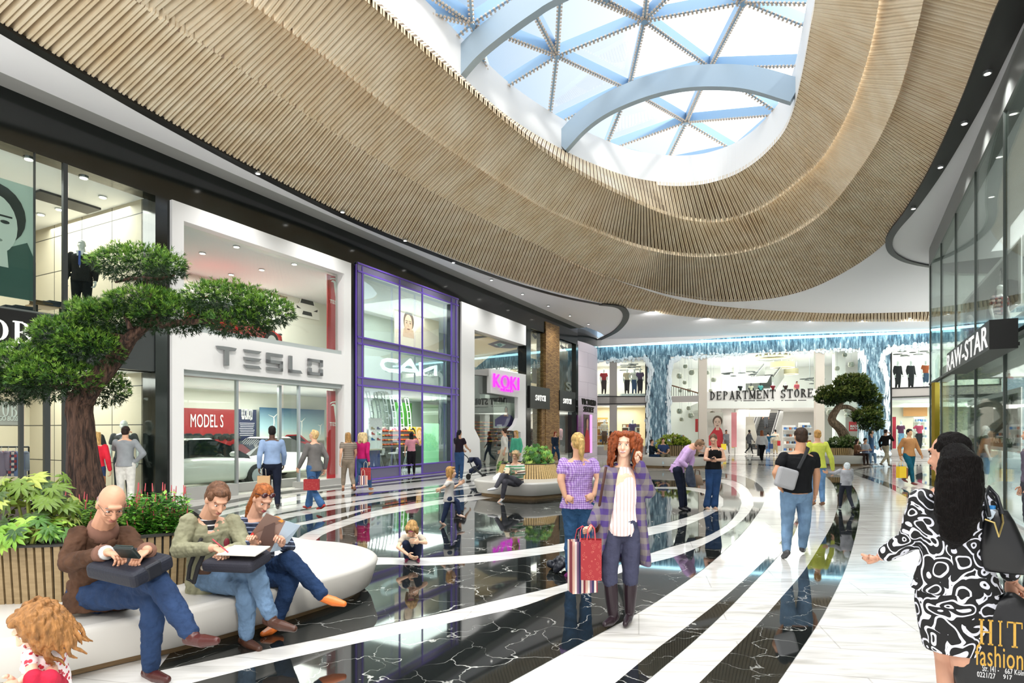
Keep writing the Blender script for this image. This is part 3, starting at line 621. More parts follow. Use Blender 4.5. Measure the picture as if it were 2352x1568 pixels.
# upper floor poster, shelf, track slot
def portrait(parent, pl, x0, x1, z0, z1, off, cols, mirror=1, face=(.45, .55, .2), hair='#1b1c1c', coat='#2c3a38', skin='#d9e0d8', extra=True):
    """a printed portrait: flat shapes one above the other on the sheet"""
    U0, U1 = pl.u(x0, off), pl.u(x1, off); W, H = U1-U0, z1-z0
    def pt(a, b, k): return pl.w(U0+a*W, z0+b*H, off+.004*k)
    def blob(pts, m, k, nm='print'):
        b = MB(); b.prism([pt(a, c, k) for a, c in pts], pl.n*.002); b.build(nm, m, parent)
    fx, fy, fr = face; asp = W/H
    cl = lambda a: min(1, max(0, a))
    el = lambda cx, cy, rx, ry, n=22: [(cl(cx+rx*cos(2*pi*i/n)), cl(cy+ry*sin(2*pi*i/n))) for i in range(n)]
    blob([(0, 0), (1, 0), (1, .34), (fx+.3, .5), (fx+.12, fy-fr*.7), (fx-.12, fy-fr*.7), (0, .3)], mat(coat, .5), 1, 'coat')
    blob([(cl(a), cl(b)) for a, b in ((fx-.12, fy-fr*1.35), (fx+.13, fy-fr*1.35), (fx+.11, fy-fr*.5), (fx-.1, fy-fr*.5))], mat(skin, .5), 2, 'neck')
    blob(el(fx+.01, fy+fr*.35, fr*.95/asp*.9, fr*1.0), mat(hair, .5), 3, 'hair')
    blob(el(fx, fy, fr*.72/asp*.9, fr*.98), mat(skin, .5), 4, 'face')
    if extra:
        e = fr*.3/asp
        for s_ in (-1, 1):
            blob(el(fx+s_*e, fy+fr*.12, fr*.13/asp, fr*.06, 10), mat(hair, .5), 5, 'eye')
            blob([(fx+s_*e-fr*.2/asp, fy+fr*.28), (fx+s_*e+fr*.2/asp, fy+fr*.28), (fx+s_*e+fr*.2/asp, fy+fr*.34), (fx+s_*e-fr*.2/asp, fy+fr*.34)], mat(hair, .5), 5, 'brow')
        blob([(fx-.02*1, fy+fr*.1), (fx+.05/asp*fr*2, fy-fr*.25), (fx-.05/asp*fr*2, fy-fr*.25)], mat([x*.75 for x in lin(skin)[:3]], .5), 5, 'nose')
        blob(el(fx, fy-fr*.5, fr*.24/asp, fr*.07, 12), mat('#8d9a90' if hair == '#25302f' or hair == '#2b2c2c' else '#7c4a44', .5), 5, 'mouth')
def poster(name, pl, x0, x1, z0, z1, off, m, label, cat='poster', th=.03, group=None):
    mb = MB(); panel(mb, pl, x0, x1, z0, z1, off, off-th); o = mb.build(name, m); return tag(o, label, cat, group)
ps = poster('fashion_poster', FP, -200, 82, fz(40, 685, -.5), fz(40, 420, -.5), -.5, mat('#c9dcd2', .5), 'huge green-grey fashion poster of a man in a wool coat, upper window')
portrait(ps, FP, -200, 82, fz(40, 685, -.5), fz(40, 420, -.5), -.5, None, face=(.62, .60, .26), hair='#25302f', coat='#3d5f57', skin='#dfe9e0')
mb = MB(); mb.slab(FP, fu(60, -2.5), fu(200, -2.5), zA1-.05, zA1-.0, -1.9, -2.5); struct(mb.build('ceiling_slot', 'matblack'))
for i, (x, y) in enumerate(((66, 363), (192, 406), (236, 451), (184, 466), (136, 479), (94, 491))):
    downlight(Hh(x, y, zA1-.0), 'downlights in the upper menswear shop', 'small round downlight in the upper ceiling of the left menswear shop')
def shelf_rack(pl, x0, x1, z, off, d, label):
    o = empty('display_shelf', pl.w((pl.u(x0, off)+pl.u(x1, off))/2, z-.5, off), label, 'shelf')
    mb = MB(); mb.slab(pl, pl.u(x0, off), pl.u(x1, off), z, z+.04, off, off-d); mb.build('board', mat('#b59a78', .5), o)
    for x in (x0, x1):
        mb = MB(); u = pl.u(x, off); mb.slab(pl, u-.02, u+.02, z-.55, z, off, off-.04); mb.build('leg', 'matblack', o)
    return o
shelf_rack(FP, 20, 80, fz(40, 716, -1.2), -1.2, .5, 'low wooden shelf with folded jeans left of the suit mannequin')
shelf_rack(FP, 85, 140, fz(120, 705, -1.6), -1.6, .5, 'wooden shelf with dark folded clothes behind the dark mullion')
random.seed(8)
for k, (x, y, of) in enumerate(((30, 712, -1.3), (52, 712, -1.3), (95, 700, -1.7), (112, 702, -1.7), (128, 701, -1.7))):
    c = FP.at(x, y, of); mb = MB()
    for q in range(3): mb.box(c+V((0, 0, .03*q)), (.34, .26, .028), rz=1.1+random.uniform(-.1, .1))
    o = mb.build('folded_clothes', mat(['#27303c', '#1f2a33', '#5a4a30'][k % 3], .9), bevel=.01); tag(o, 'stack of folded dark clothes on the upper shop shelves', 'clothes', 'folded clothes on the upper shelves')
# lower: clothes rail with shirts
def garment(pl, x, ytop, ybot, off, wpx, m, label, group, ang=0.):
    c = pl.at(x, ytop, off); b = pl.at(x, ybot, off); h = c.z-b.z; W = wpx/FPX*c.y
    o = empty('hanging_shirt', c, label, 'shirt', group); d = pl.d*cos(ang)+pl.n*sin(ang); nn = V((-d.y, d.x, 0))
    mb = MB(); rings = []
    for f, wf, tf in ((0, .12, .35), (.06, .5, .7), (.1, .9, .9), (.3, 1, 1), (.6, .92, 1), (1, 1.02, 1.1)):
        rings.append([c-V((0, 0, h*f))+d*(W/2*wf*cos(2*pi*i/14))+nn*(.07*tf*sin(2*pi*i/14)) for i in range(14)])
    mb.loft(rings); mb.build('cloth', m, o, True)
    for s_ in (-1, 1):
        mb = MB(); mb.cap(c+d*(s_*W*.42)-V((0, 0, h*.1)), c+d*(s_*W*.52)-V((0, 0, h*.72)), .06, .045, 8); mb.build('sleeve', m, o, True)
    mb = MB(); mb.tube([c+V((0, 0, .0)), c+V((0, 0, .06)), c+V((.02, 0, .09))], .006, 6); mb.build('hanger_hook', 'steel', o)
    return o
def m_check(name, c1, c2, s=12, c3=None, width=.5):
    m, nt, b = nodes(name); L = nt.links.new; tcn = N(nt, 'TexCoord'); sx = N(nt, 'SeparateXYZ'); L(tcn.outputs['Object'], sx.inputs[0])
    def st(axis, k, ph=0):
        mu = N(nt, 'Math', operation='MULTIPLY'); mu.inputs[1].default_value = k; ad = N(nt, 'Math', operation='FRACT'); gt = N(nt, 'Math', operation='LESS_THAN'); gt.inputs[1].default_value = width
        L(axis, mu.inputs[0]); L(mu.outputs[0], ad.inputs[0]); L(ad.outputs[0], gt.inputs[0]); return gt.outputs[0]
    xx = N(nt, 'Math', operation='ADD'); L(sx.outputs[0], xx.inputs[0]); my = N(nt, 'Math', operation='MULTIPLY'); my.inputs[1].default_value = .6; L(sx.outputs[1], my.inputs[0]); L(my.outputs[0], xx.inputs[1])
    a, c = st(xx.outputs[0], s), st(sx.outputs[2], s); ad = N(nt, 'Math', operation='ADD'); L(a, ad.inputs[0]); L(c, ad.inputs[1])
    dv_ = N(nt, 'Math', operation='MULTIPLY'); dv_.inputs[1].default_value = .5; L(ad.outputs[0], dv_.inputs[0])
    r = ramp(nt, [(0, c1), (.25, c3 or c2), (.75, c2)], 'CONSTANT'); L(dv_.outputs[0], r.inputs[0]); L(r.outputs[0], b.inputs['Base Color']); b.inputs['Roughness'].default_value = .8
    return m
def m_stripe(name, cols, s=10, axis=2, mix=.0):
    m, nt, b = nodes(name); L = nt.links.new; tcn = N(nt, 'TexCoord'); sx = N(nt, 'SeparateXYZ'); L(tcn.outputs['Object'], sx.inputs[0])
    src = sx.outputs[axis]
    if mix: ad = N(nt, 'Math', operation='MULTIPLY_ADD'); ad.inputs[1].default_value = mix; L(sx.outputs[1], ad.inputs[0]); L(src, ad.inputs[2]); src = ad.outputs[0]
    mu = N(nt, 'Math', operation='MULTIPLY'); mu.inputs[1].default_value = s; fr = N(nt, 'Math', operation='FRACT'); L(src, mu.inputs[0]); L(mu.outputs[0], fr.inputs[0])
    n = len(cols); r = ramp(nt, [(k/n, c) for k, c in enumerate(cols)], 'CONSTANT'); L(fr.outputs[0], r.inputs[0]); L(r.outputs[0], b.inputs['Base Color']); b.inputs['Roughness'].default_value = .75
    return m
M['redcheck'] = m_check('red_check', '#c9b9b4', '#8f2f36', 9, '#3a3d55')
M['bluecheck'] = m_check('blue_check', '#8f9dc2', '#54618c', 9)
rail = empty('clothes_rail', FP.at(30, 1028, -1.5), 'black clothes rail with checked shirts behind the entrance, left edge', 'clothes rail')
mb = MB(); mb.tube([FP.at(-60, 1026, -1.5), FP.at(66, 1026, -1.5)], .018, 8); mb.build('bar', 'matblack', rail)
for x in (-58, 66):
    mb = MB(); p = FP.at(x, 1026, -1.5); mb.tube([p, V((p.x, p.y, .02))], .015, 8); mb.build('post', 'matblack', rail)
for x, m, lab in ((18, 'redcheck', 'red checked shirt hanging on the rail at the left edge'), (36, mat('#5f6d95', .8), 'slate blue shirt hanging beside the red checked one'), (48, mat('#6b7080', .8), 'grey-blue shirt at the right end of the rail'), (2, mat('#75667a', .8), 'mauve grey shirt cut by the left edge of the photo')):
    garment(FP, x, 1036, 1093, -1.5, 22, M[m] if isinstance(m, str) else m, lab, 'shirts on the entrance rail', .6)
# --- B: white framed car showroom
zT1, zT0 = fz(415, 509), fz(784, 806); zS = fz(784, 817); zL = fz(784, 893); zP = .30
frame_open('pillar_white_frame', 'white', 388, 800, 0, Z7, [(415, 784, zT0-.13, zT1), (415, 784, 0, zL+.13)], .12, -.35)['kind'] = 'structure'
for nm, z0, z1 in (('trim_sill', zT0-.13, zT0), ('trim_lintel', zL, zL+.13)):
    mb = MB(); panel(mb, FP, 415, 784, z0, z1, .02, -.35); struct(mb.build(nm, mat('#aab2b1', .4, bump=.05)))
room('showroom_upper', 388, 800, zT0-.05, zT1+.02, 4.2, mat('#dcdcd2', .5), 'grey')
room('showroom', 388, 800, 0, zL+.05, 4.6, mat('#e6e6da', .5), mat('#dfe2d6', .12))
glow(FP, 400, 790, zT1-.06, 4, 190); glow(FP, 400, 790, zL-.04, 4, 210)
pane(415, 784, zT0, zT1, -.15)
# shop window wall with a recessed entrance
for a, b in ((415, 547), (640, 652), (652, 784)):
    if b-a > 20: pane(a, b, zP, zL, -.15, m='greenglass' if a == 415 else 'shopglass')
pane(552, 640, .25, zL, -.55)
mb = MB(); panel(mb, FP, 415, 547, 0, zP, .02, -.3); panel(mb, FP, 690, 784, 0, zP*.6, .02, -.3); panel(mb, FP, 547, 690, .02, .25, -.5, -.7); struct(mb.build('trim_plinth', 'grey'))
for a, b, o_ in ((543, 548, -.1), (641, 647, -.5), (686, 690, -.1)):
    mb = MB(); panel(mb, FP, a, b, .02, zL, o_, o_-.08); struct(mb.build('window_mullion', 'steel'))
sg = empty('shop_sign', FP.at(620, 830, .14), 'brushed silver letters on the white fascia of the car showroom', 'sign')
M['letters'] = mat('#8d8f90', .35, .5); M['halo'] = mat('#ffffff', .5, emit=2.2)
def lt(mb, rects, x0, x1, zt, zb, slp=0):
    for poly in rects:
        pts = [FP.w(fu(x0, .2)+(fu(x1, .2)-fu(x0, .2))*a, zb+(zt-zb)*b, .16) for a, b in poly]
        mb.prism(pts, FN*.06)
R_ = lambda a, b, c, d: [(a, b), (c, b), (c, d), (a, d)]
LT = [(497, 543, [[(0, .98), (.08, .82), (.3, .80), (.7, .80), (.92, .82), (1, .98), (.7, 1), (.3, 1)], R_(.39, 0, .61, .8)]),
      (560, 600, [[(.0, 1), (1, 1), (.85, .84), (.1, .84)], [(.0, .58), (1, .58), (.85, .42), (.1, .42)], [(0, .16), (.85, .16), (1, 0), (.15, 0)]]),
      (613, 649, [R_(0, .82, 1, 1), R_(0, .42, .2, .82), R_(0, .42, 1, .6), R_(.8, 0, 1, .6), R_(0, 0, 1, .18)]),
      (664, 694, [R_(0, 0, .22, 1), [(0, 0), (1, 0), (.85, .18), (0, .18)]]),
      (708, 741, [R_(0, .82, 1, 1), R_(0, .58, .22, 1), R_(.78, .58, 1, 1), R_(0, 0, 1, .18), R_(0, 0, .22, .42), R_(.78, 0, 1, .42)])]
zt_, zb_ = fz(520, 796, .2), fz(520, 839, .2)
for i, (a, b, rs) in enumerate(LT):
    mb = MB(); lt(mb, rs, a, b, zt_, zb_); mb.build('letter', 'letters', sg)
    mb = MB(); pts = [FP.w(fu(a-5, .2), zb_-.05, .125), FP.w(fu(b+5, .2), zb_-.05, .125), FP.w(fu(b+5, .2), zt_+.05, .125), FP.w(fu(a-5, .2), zt_+.05, .125)]
def tee(parent, pl, x0, x1, zt, zb, off, m):
    mb = MB(); U0, U1 = pl.u(x0, off), pl.u(x1, off)
    def q(a, b): return pl.w(U0+(U1-U0)*a, zb+(zt-zb)*b, off+.004)
    mb.prism([q(a, b) for a, b in ((0, .86), (.2, .93), (.5, .96), (.8, .93), (1, .86), (.98, .93), (.8, .99), (.5, 1.02), (.2, .99), (.02, .93))], pl.n*.01)
    mb.prism([q(a, b) for a, b in ((.06, .76), (.2, .86), (.38, .88), (.5, .8), (.62, .88), (.8, .86), (.94, .76), (.8, .78), (.66, .76), (.5, 0), (.34, .76), (.2, .78))], pl.n*.01)
    mb.build('emblem', m, parent)
M['redposter'] = mat('#c02a30', .35); M['print_white'] = mat('#f2f0ea', .5)
for (z0, z1, yl, lab, e0, e1, t0) in ((zT0+.02, zT1-.05, 640, 'red banner with a white emblem in the upper showroom window', 640, 682, 699), (zP*.6, zL-.06, 920, 'tall red banner with a white emblem beside the showroom door', 922, 966, 978)):
    b = poster('banner', FP, 752, 784, z0, z1, -.25, 'redposter', lab, 'banner')
    tee(b, FP, 758, 782, fz(770, e0, -.25), fz(770, e1, -.25), -.25, 'print_white')
    mb = MB(); text(mb, 'TESLA', FP.w(fu(757, -.25), fz(770, t0, -.25), -.245), FD, (0, 0, 1), fu(783, -.25)-fu(757, -.25), .12, FN*.01); mb.build('letters', 'print_white', b)
# lower posters on the back wall
O = -4.3
b = poster('showroom_poster', FP, 400, 543, fz(470, 1050, O), fz(470, 938, O), O, mat('#8e1f24', .4), 'dark red wall poster with thin white letters and a row of dark cars')
mb = MB(); text(mb, 'MODEL S', FP.w(fu(437, O), fz(470, 981, O), O+.01), FD, (0, 0, 1), fu(512, O)-fu(437, O), .42, FN*.01); mb.build('letters', 'print_white', b)
def car_print(parent, pl, x, y, W, off, m, nm='printed_car', flip=1):
    c = pl.at(x, y, off); prof = [(-.5, .1), (-.48, .3), (-.3, .36), (-.12, .55), (.15, .56), (.33, .37), (.48, .3), (.5, .1)]
    mb = MB(); mb.prism([c+pl.d*(a*W*flip)+V((0, 0, b_*W*.62-.1*W)) for a, b_ in prof], pl.n*.012); mb.build(nm, m, parent)
    mb = MB()
    for a in (-.3, .3): mb.tube([c+pl.d*(a*W)+V((0, 0, -.04*W)), c+pl.d*(a*W)+V((0, 0, -.04*W))+pl.n*.02], .085*W, 16)
    mb.build('printed_wheels', 'matblack', parent)
    mb = MB(); mb.prism([c+pl.d*(a*W*flip)+pl.n*.013+V((0, 0, b_*W*.62-.1*W)) for a, b_ in ((-.27, .37), (-.11, .52), (.13, .53), (.28, .37))], pl.n*.004); mb.build('printed_windows', mat('#1c2428', .2), parent)
for x in (415, 432, 452, 478, 500, 518, 535): car_print(b, FP, x, 1006, .62, O+.01, mat('#39423f', .3))
tee(b, FP, 468, 484, fz(476, 1026, O), fz(476, 1042, O), O+.01, 'print_white')
b = poster('information_poster', FP, 545, 589, fz(567, 1052, O), fz(567, 940, O), O, mat('#232a48', .4), 'navy information poster with white heading beside the red poster')
mb = MB(); text(mb, 'ELECTRICITY', FP.w(fu(554, O), fz(567, 958, O), O+.01), FD, (0, 0, 1), fu(580, O)-fu(554, O), .28, FN*.01); text(mb, 'our kind of gas', FP.w(fu(555, O), fz(567, 965, O), O+.01), FD, (0, 0, 1), fu(579, O)-fu(555, O), .14, FN*.01)
for k in range(8): mb.slab(FP, fu(550+k % 3, O), fu(584-k % 4, O), fz(567, 972+k*4, O), fz(567, 971+k*4, O), O, O+.012)
mb.build('letters', 'print_white', b)
def grad_v(name, stops, z0, z1):
    m, nt, bb = nodes(name); tcn = N(nt, 'TexCoord'); sx = N(nt, 'SeparateXYZ'); nt.links.new(tcn.outputs['Object'], sx.inputs[0]); mr = N(nt, 'MapRange'); mr.inputs[1].default_value = 0; mr.inputs[2].default_value = z1-z0
    nt.links.new(sx.outputs[2], mr.inputs[0]); r = ramp(nt, stops); nt.links.new(mr.outputs[0], r.inputs[0]); nt.links.new(r.outputs[0], bb.inputs['Base Color']); bb.inputs['Roughness'].default_value = .4; return m
z0, z1 = fz(670, 1052, O), fz(670, 938, O)
b = poster('landscape_poster', FP, 597, 745, z0, z1, O, grad_v('printed_landscape', [(0, '#4c4636'), (.33, '#7d7359'), (.37, '#e3e6d6'), (.6, '#a9cbd3'), (1, '#2e5676')], z0, z1), 'wide landscape poster with wind turbines and a red car')
mb = MB()
for x, y, h in ((629, 958, 40), (693, 968, 34), (736, 978, 20)):
    c = FP.at(x, y, O+.01); bt = FP.at(x, y+h, O+.01); mb.tube([bt, c], .015, 6)
    for k in range(3):
        a = radians(40+120*k); mb.tube([c, c+(FD*cos(a)+V((0, 0, 1))*sin(a))*h*.42*c.y/FPX], [.02, .004], 5)
mb.build('printed_turbines', 'print_white', b)
car_print(b, FP, 672, 1032, 2.3, O+.02, mat('#b3262e', .3))
# upper wall print
O2 = -3.9
b = poster('wall_print', FP, 560, 752, zT0+.02, fz(700, 640, O2), O2, mat('#e4e4d8', .5), 'cream wall print of a white car seen from the front, upper showroom')
mb = MB(); text(mb, 'LIFT TO FEEL THE WEIGHT OF THE TANK', FP.w(fu(676, O2), fz(700, 668, O2), O2+.01), FD, (0, 0, 1), fu(737, O2)-fu(676, O2), .07, FN*.008)
text(mb, 'SCRATCH AND SNIFF TO SMELL THE EXHAUST', FP.w(fu(597, O2), fz(630, 679, O2), O2+.01), FD, (0, 0, 1), fu(660, O2)-fu(597, O2), .07, FN*.008); mb.build('letters', mat('#8a2a2a', .5), b)
c = FP.at(705, 712, O2+.02); mb = MB()
mb.prism([c+FD*a+V((0, 0, z)) for a, z in ((-.62, -.3), (-.6, .12), (-.4, .2), (-.28, .55), (.28, .55), (.4, .2), (.6, .12), (.62, -.3))], FN*.02); mb.build('printed_car', 'print_white', b)
mb = MB(); mb.prism([c+FN*.02+FD*a+V((0, 0, z)) for a, z in ((-.34, .22), (-.24, .48), (.24, .48), (.34, .22))], FN*.005); mb.prism([c+FN*.02+FD*a+V((0, 0, z)) for a, z in ((-.25, -.2), (-.2, -.06), (.2, -.06), (.25, -.2))], FN*.005)
for s_ in (-1, 1): mb.prism([c+FN*.02+FD*a*s_+V((0, 0, z)) for a, z in ((.3, .0), (.52, .1), (.5, 0))], FN*.005)
mb.build('printed_details', mat('#3a3f42', .4), b)
for x, y in ((465, 580), (543, 565), (601, 618), (676, 605), (531, 629)):
    downlight(Hh(x, y, zT1+.02), 'downlights in the upper showroom', 'small round downlight in the upper ceiling of the car showroom')
# a real car in the showroom
def car(name, c, yaw, m, label, Lc=4.6, Wc=1.85):
    o = empty(name, c, label, 'car'); R = Matrix.Rotation(yaw, 3, 'Z')
    T = lambda x, y, z: c+R@V((x, y, z))
    prof = [(-2.3, .35, .5, .72), (-2.22, .3, .62, .84), (-1.7, .24, .80, .91), (-1.0, .2, .93, .925), (-.2, .2, .97, .925), (.7, .2, .93, .925), (1.5, .22, .86, .91), (2.05, .26, .72, .85), (2.28, .32, .55, .66)]
    mb = MB(); rings = []
    for x, zb, zt, hw in prof:
        k = Lc/4.6; ring = []
        for i in range(20):
            a = 2*pi*i/20; cy, cz = cos(a), sin(a); e = .45
            ring.append(T(x*k, hw*abs(cy)**e*(1 if cy > 0 else -1), (zb+zt)/2+(zt-zb)/2*abs(cz)**e*(1 if cz > 0 else -1)))
        rings.append(ring)
    mb.loft(rings); mb.build('body', m, o, True)
    mb = MB(); rings = []
    for x, zt, hw in ((-1.75, .86, .55), (-1.2, 1.16, .66), (-.5, 1.4, .66), (.15, 1.41, .66), (.75, 1.2, .68), (1.3, .92, .7)):
        rings.append([T(x, hw*(1.12 if z == 0 else 1)*s_, [.8, zt][z]) for s_, z in ((-1, 0), (-1, 1), (1, 1), (1, 0))])
    mb.loft(rings); q = mb.build('cabin_glass', mat('#141b20', .06, coat=1.), o); q.data.materials.append(m)
    mb = MB(); mb.hexa([T(-.6, -.6, 1.39), T(.25, -.6, 1.39), T(.25, .6, 1.39), T(-.6, .6, 1.39), T(-.5, -.55, 1.44), T(.15, -.55, 1.44), T(.15, .55, 1.44), T(-.5, .55, 1.44)]); mb.build('roof', m, o)
    for x in (-1.42, 1.42):
        for s_ in (-1, 1):
            mb = MB(); mb.tube([T(x, .76*s_, .34), T(x, .945*s_, .34)], .34, 22); wl = mb.build('wheel', 'matblack', o)
            mb = MB(); mb.tube([T(x, .94*s_, .34), T(x, .955*s_, .34)], .22, 14); mb.build('hub', 'steel', wl)
    for s_ in (-1, 1):
        mb = MB(); mb.ell(T(2.08, .64*s_, .7), R@V((.16, 0, 0)), R@V((0, .16, 0)), R@V((0, 0, .06))); mb.build('headlight', mat('#2b3136', .08, coat=1.), o, True)
        mb = MB(); mb.ell(T(.55, 1.0*s_, 1.0), R@V((.1, 0, 0)), R@V((0, .1, 0)), R@V((0, 0, .07))); mb.build('wing_mirror', m, o, True)
    mb = MB(); mb.ell(T(2.22, 0, .42), R@V((.08, 0, 0)), R@V((0, .62, 0)), R@V((0, 0, .1))); mb.build('grille', mat('#1d3a7a', .3), o, True)
    return o
carwhite = mat('#f1f3f0', .12, coat=1.)
cc = FP.w(fu(440, -2.1), 0.02, -2.1); car('display_car', V((cc.x, cc.y, .02)), atan2(FD.y, FD.x), carwhite, 'white sports car in the showroom window behind the seated men')
cc = FP.w(fu(575, -3.1), 0.02, -3.1); car('display_car', V((cc.x+.1, cc.y+.9, .02)), atan2(FD.y, FD.x)+pi, carwhite, 'second white car half hidden behind, before the navy poster')
cc = FP.w(fu(492, -2.9), zT0, -2.9); car('display_car', V((cc.x, cc.y, zT0-.0)), atan2(FD.y, FD.x)+.2, mat('#b5161f', .15, coat=1.), 'red car on the upper showroom floor behind the tree crown')
# mirrored reflection letters are left to the glass; --- C: violet framed cosmetics shop
zc = [FP.z(x, y) for x, y in ((817, 608), (817, 622), (817, 773), (817, 788), (817, 866), (817, 884))]
zb1 = fz(1050, 1069)
frame_open('trim_violet_frame', 'purpleframe', 818, 1050, 0, zc[0]+.1, [(833, 1038, .42, zc[5]), (833, 1038, zc[4], zc[3]), (833, 1038, zc[2], zc[1]), (919, 968, .04, .5)], .06, -.02)['kind'] = 'structure'
mb = MB()
for x in (818, 832, 918, 970, 1037, 1047): panel(mb, FP, x, x+2.0, .05, zc[0], .085, .04)
for z in (zc[0]+.06, zc[1], zc[2], zc[3], zc[4], zc[5], .42, .05): mb.slab(FP, fu(818), fu(1050), z-.025, z+.025, .085, .04)
struct(mb.build('trim_violet_lines', 'violet'))
room('cosmetics_lower', 818, 1050, 0, zc[5]+.0, 4.8, mat('#c9d2cc', .5), mat('#b9c2c2', .1), 'ceil')
room('cosmetics_upper', 818, 1050, zc[4]+.0, zc[1]+.1, 4.8, mat('#c3cfca', .5), 'white')
glow(FP, 830, 1040, zc[5]-.05, 4.5, 240, color=(.95, 1, .96)); glow(FP, 830, 1040, zc[1]+.02, 4.5, 190, color=(.95, 1, .97))
for z0, z1 in ((.42, zc[5]), (zc[4], zc[3]), (zc[2], zc[1])):
    for a, b in ((833, 918), (970, 1037)): pane(a, b, z0, z1, -.1)
    if z0 > .5: pane(920, 968, z0, z1, -.1)
b = poster('fashion_poster', FP, 907, 1008, fz(960, 800, -3), fz(960, 690, -3), -3., mat('#ead9c4', .5), 'big beige poster of a woman looking over her shoulder, upper violet window')
portrait(b, FP, 907, 1008, fz(960, 800, -3), fz(960, 690, -3), -3., None, face=(.28, .45, .2), hair='#4a2f26', coat='#d8c4b4', skin='#caa48c')
# neon-like lettering hanging inside
sg = empty('hanging_sign', FP.at(940, 840, -.6), 'pale glowing tube lettering hanging inside the violet framed window', 'sign')
M['tube'] = mat('#dff2f0', .3, emit=1.2)
def fpt(x, y, off=-.6): return FP.at(x, y, off)
for pts in ([(912, 829), (890, 826), (880, 829), (877, 836), (882, 845), (893, 850), (914, 852)], [(916, 855), (930, 838), (942, 827), (952, 845), (962, 860)], [(918, 848), (958, 852)], [(966, 832), (966, 855), (990, 845), (1001, 841), (1000, 862)], [(938, 832), (946, 838)]):
    mb = MB(); mb.tube([fpt(*q) for q in pts], .07, 8); mb.build('letter', 'tube', sg, True)
for k, (a, b_, m, lab) in enumerate(((907, 932, '#3f7f2e', 'deep green curtain-like wall panel behind the ladder racks'), (970, 1007, '#c9e8b4', 'pale lime wall panel with figures beside the glass column'))):
    poster('wall_panel', FP, a, b_+(14 if k == 0 else 0), 1.9, zc[5]-.15, -4.1, mat(m, .5), lab, 'panel')
poster('wall_panel', FP, 975, 1008, .1, 2.0, -2.2, mat('#9fe3b0', .4), 'mint green display panel near the shop floor', 'panel')
for k in range(6):
    x = 838+k*17; o = empty('ladder_rack', fpt(x+8, 980, -1.6-.25*k), 'curved pale ladder rack rising to the shop ceiling', 'rack', 'curved ladder racks in the cosmetics shop')
    for s_ in (0, 7):
        mb = MB(); mb.tube([FP.at(x+s_, 890, -1.6-.25*k), FP.at(x+s_+8, 920, -1.6-.25*k), FP.at(x+s_+13, 950, -1.6-.25*k), FP.at(x+s_+15, 985, -1.6-.25*k)], .022, 6); mb.build('side_rail', mat('#d5dcdc', .4), o)
    for y, dx in ((900, 3), (915, 7), (930, 10), (945, 12), (960, 14), (975, 15)):
        mb = MB(); mb.tube([FP.at(x+dx, y, -1.6-.25*k), FP.at(x+dx+7, y, -1.6-.25*k)], .018, 6); mb.build('rung', mat('#d5dcdc', .4), o)
b = poster('shoe_poster', FP, 848, 878, fz(863, 1032, -1.2), fz(863, 960, -1.2), -1.2, mat('#fbfbfb', .4, emit=.2), 'white lit poster with small coloured shoes')
for k, (x, y, m) in enumerate(((857, 996, '#c2263a'), (870, 996, '#3fae5a'), (857, 1009, '#2d56b5'), (870, 1009, '#c23a4a'), (857, 984, '#d9c9a8'), (870, 984, '#8d8fb5'))):
    mb = MB(); c = FP.at(x, y, -1.19); mb.prism([c+FD*a+V((0, 0, z)) for a, z in ((-.1, -.03), (.1, -.03), (.1, .0), (.02, .02), (-.03, .07), (-.1, .06))], FN*.006); mb.build('printed_shoe', mat(m, .4), b)
labs = ['beauty poster of a pale made-up eye, first of the row', 'beauty poster of a hand with pink bow above the counter', 'beauty poster of one large green eye with pink lashes', 'beauty poster with yellow and black eyeshadow', 'beauty poster of a blonde woman with red lips']
fc = [('#e9d3c6', '#b07a86'), ('#f1e3da', '#d0407c'), ('#e3b8a4', '#2a2220'), ('#e0b53c', '#241c14'), ('#e6b58e', '#c9952e')]
for k, (a, b_) in enumerate(((878, 889), (896, 914), (921, 937), (939, 955), (957, 968))):
    z0, z1 = fz((a+b_)/2, 1020, -3.4), fz((a+b_)/2, 980, -3.4); b = poster('beauty_poster', FP, a, b_, z0, z1, -3.4, mat(fc[k][0], .4, emit=.25), labs[k], group='beauty posters above the counter')
    portrait(b, FP, a, b_, z0, z1, -3.4, None, face=(.5, .5, .34), hair=fc[k][1], coat=fc[k][1], skin=fc[k][0])
# make-up counter with rows of coloured testers
def counter(pl, x0, x1, z0, z1, off, deep, label, rows=4, cols=14, tint=('#d9552a', '#8e2a1e', '#e8a13a', '#2a1a18')):
    u0, u1 = pl.u(x0, off), pl.u(x1, off); o = empty('makeup_counter', pl.w((u0+u1)/2, 0, off-deep/2), label, 'counter')
    mb = MB(); mb.slab(pl, u0, u1, 0.02, z0, off, off-deep); mb.build('base', 'matblack', o)
    mb = MB(); mb.hexa([pl.w(u0, z0, off), pl.w(u1, z0, off), pl.w(u1, z0, off-deep), pl.w(u0, z0, off-deep), pl.w(u0, z0+.03, off), pl.w(u1, z0+.03, off), pl.w(u1, z1, off-deep), pl.w(u0, z1, off-deep)]); mb.build('sloping_top', mat('#2a211d', .4), o)
    g = MB(); g2 = MB()
    for i in range(cols):
        for k in range(rows):
            f = (k+.5)/rows; uu = u0+(u1-u0)*(i+.5)/cols; c = pl.w(uu, z0+.05+(z1-z0-.03)*f, off-deep*f); mbx = (g if (i//2+k) % 3 else g2); mbx.box(c, (.7*(u1-u0)/cols, .1, .05), rz=atan2(pl.d.y, pl.d.x))
    g.build('testers', mat(tint[0], .4), o)['kind'] = 'stuff'; g2.build('pale_testers', mat(tint[2], .4), o)['kind'] = 'stuff'
    return o
counter(FP, 866, 968, .95, 1.75, -2.9, .55, 'dark sloping make-up counter with orange testers behind the violet door')
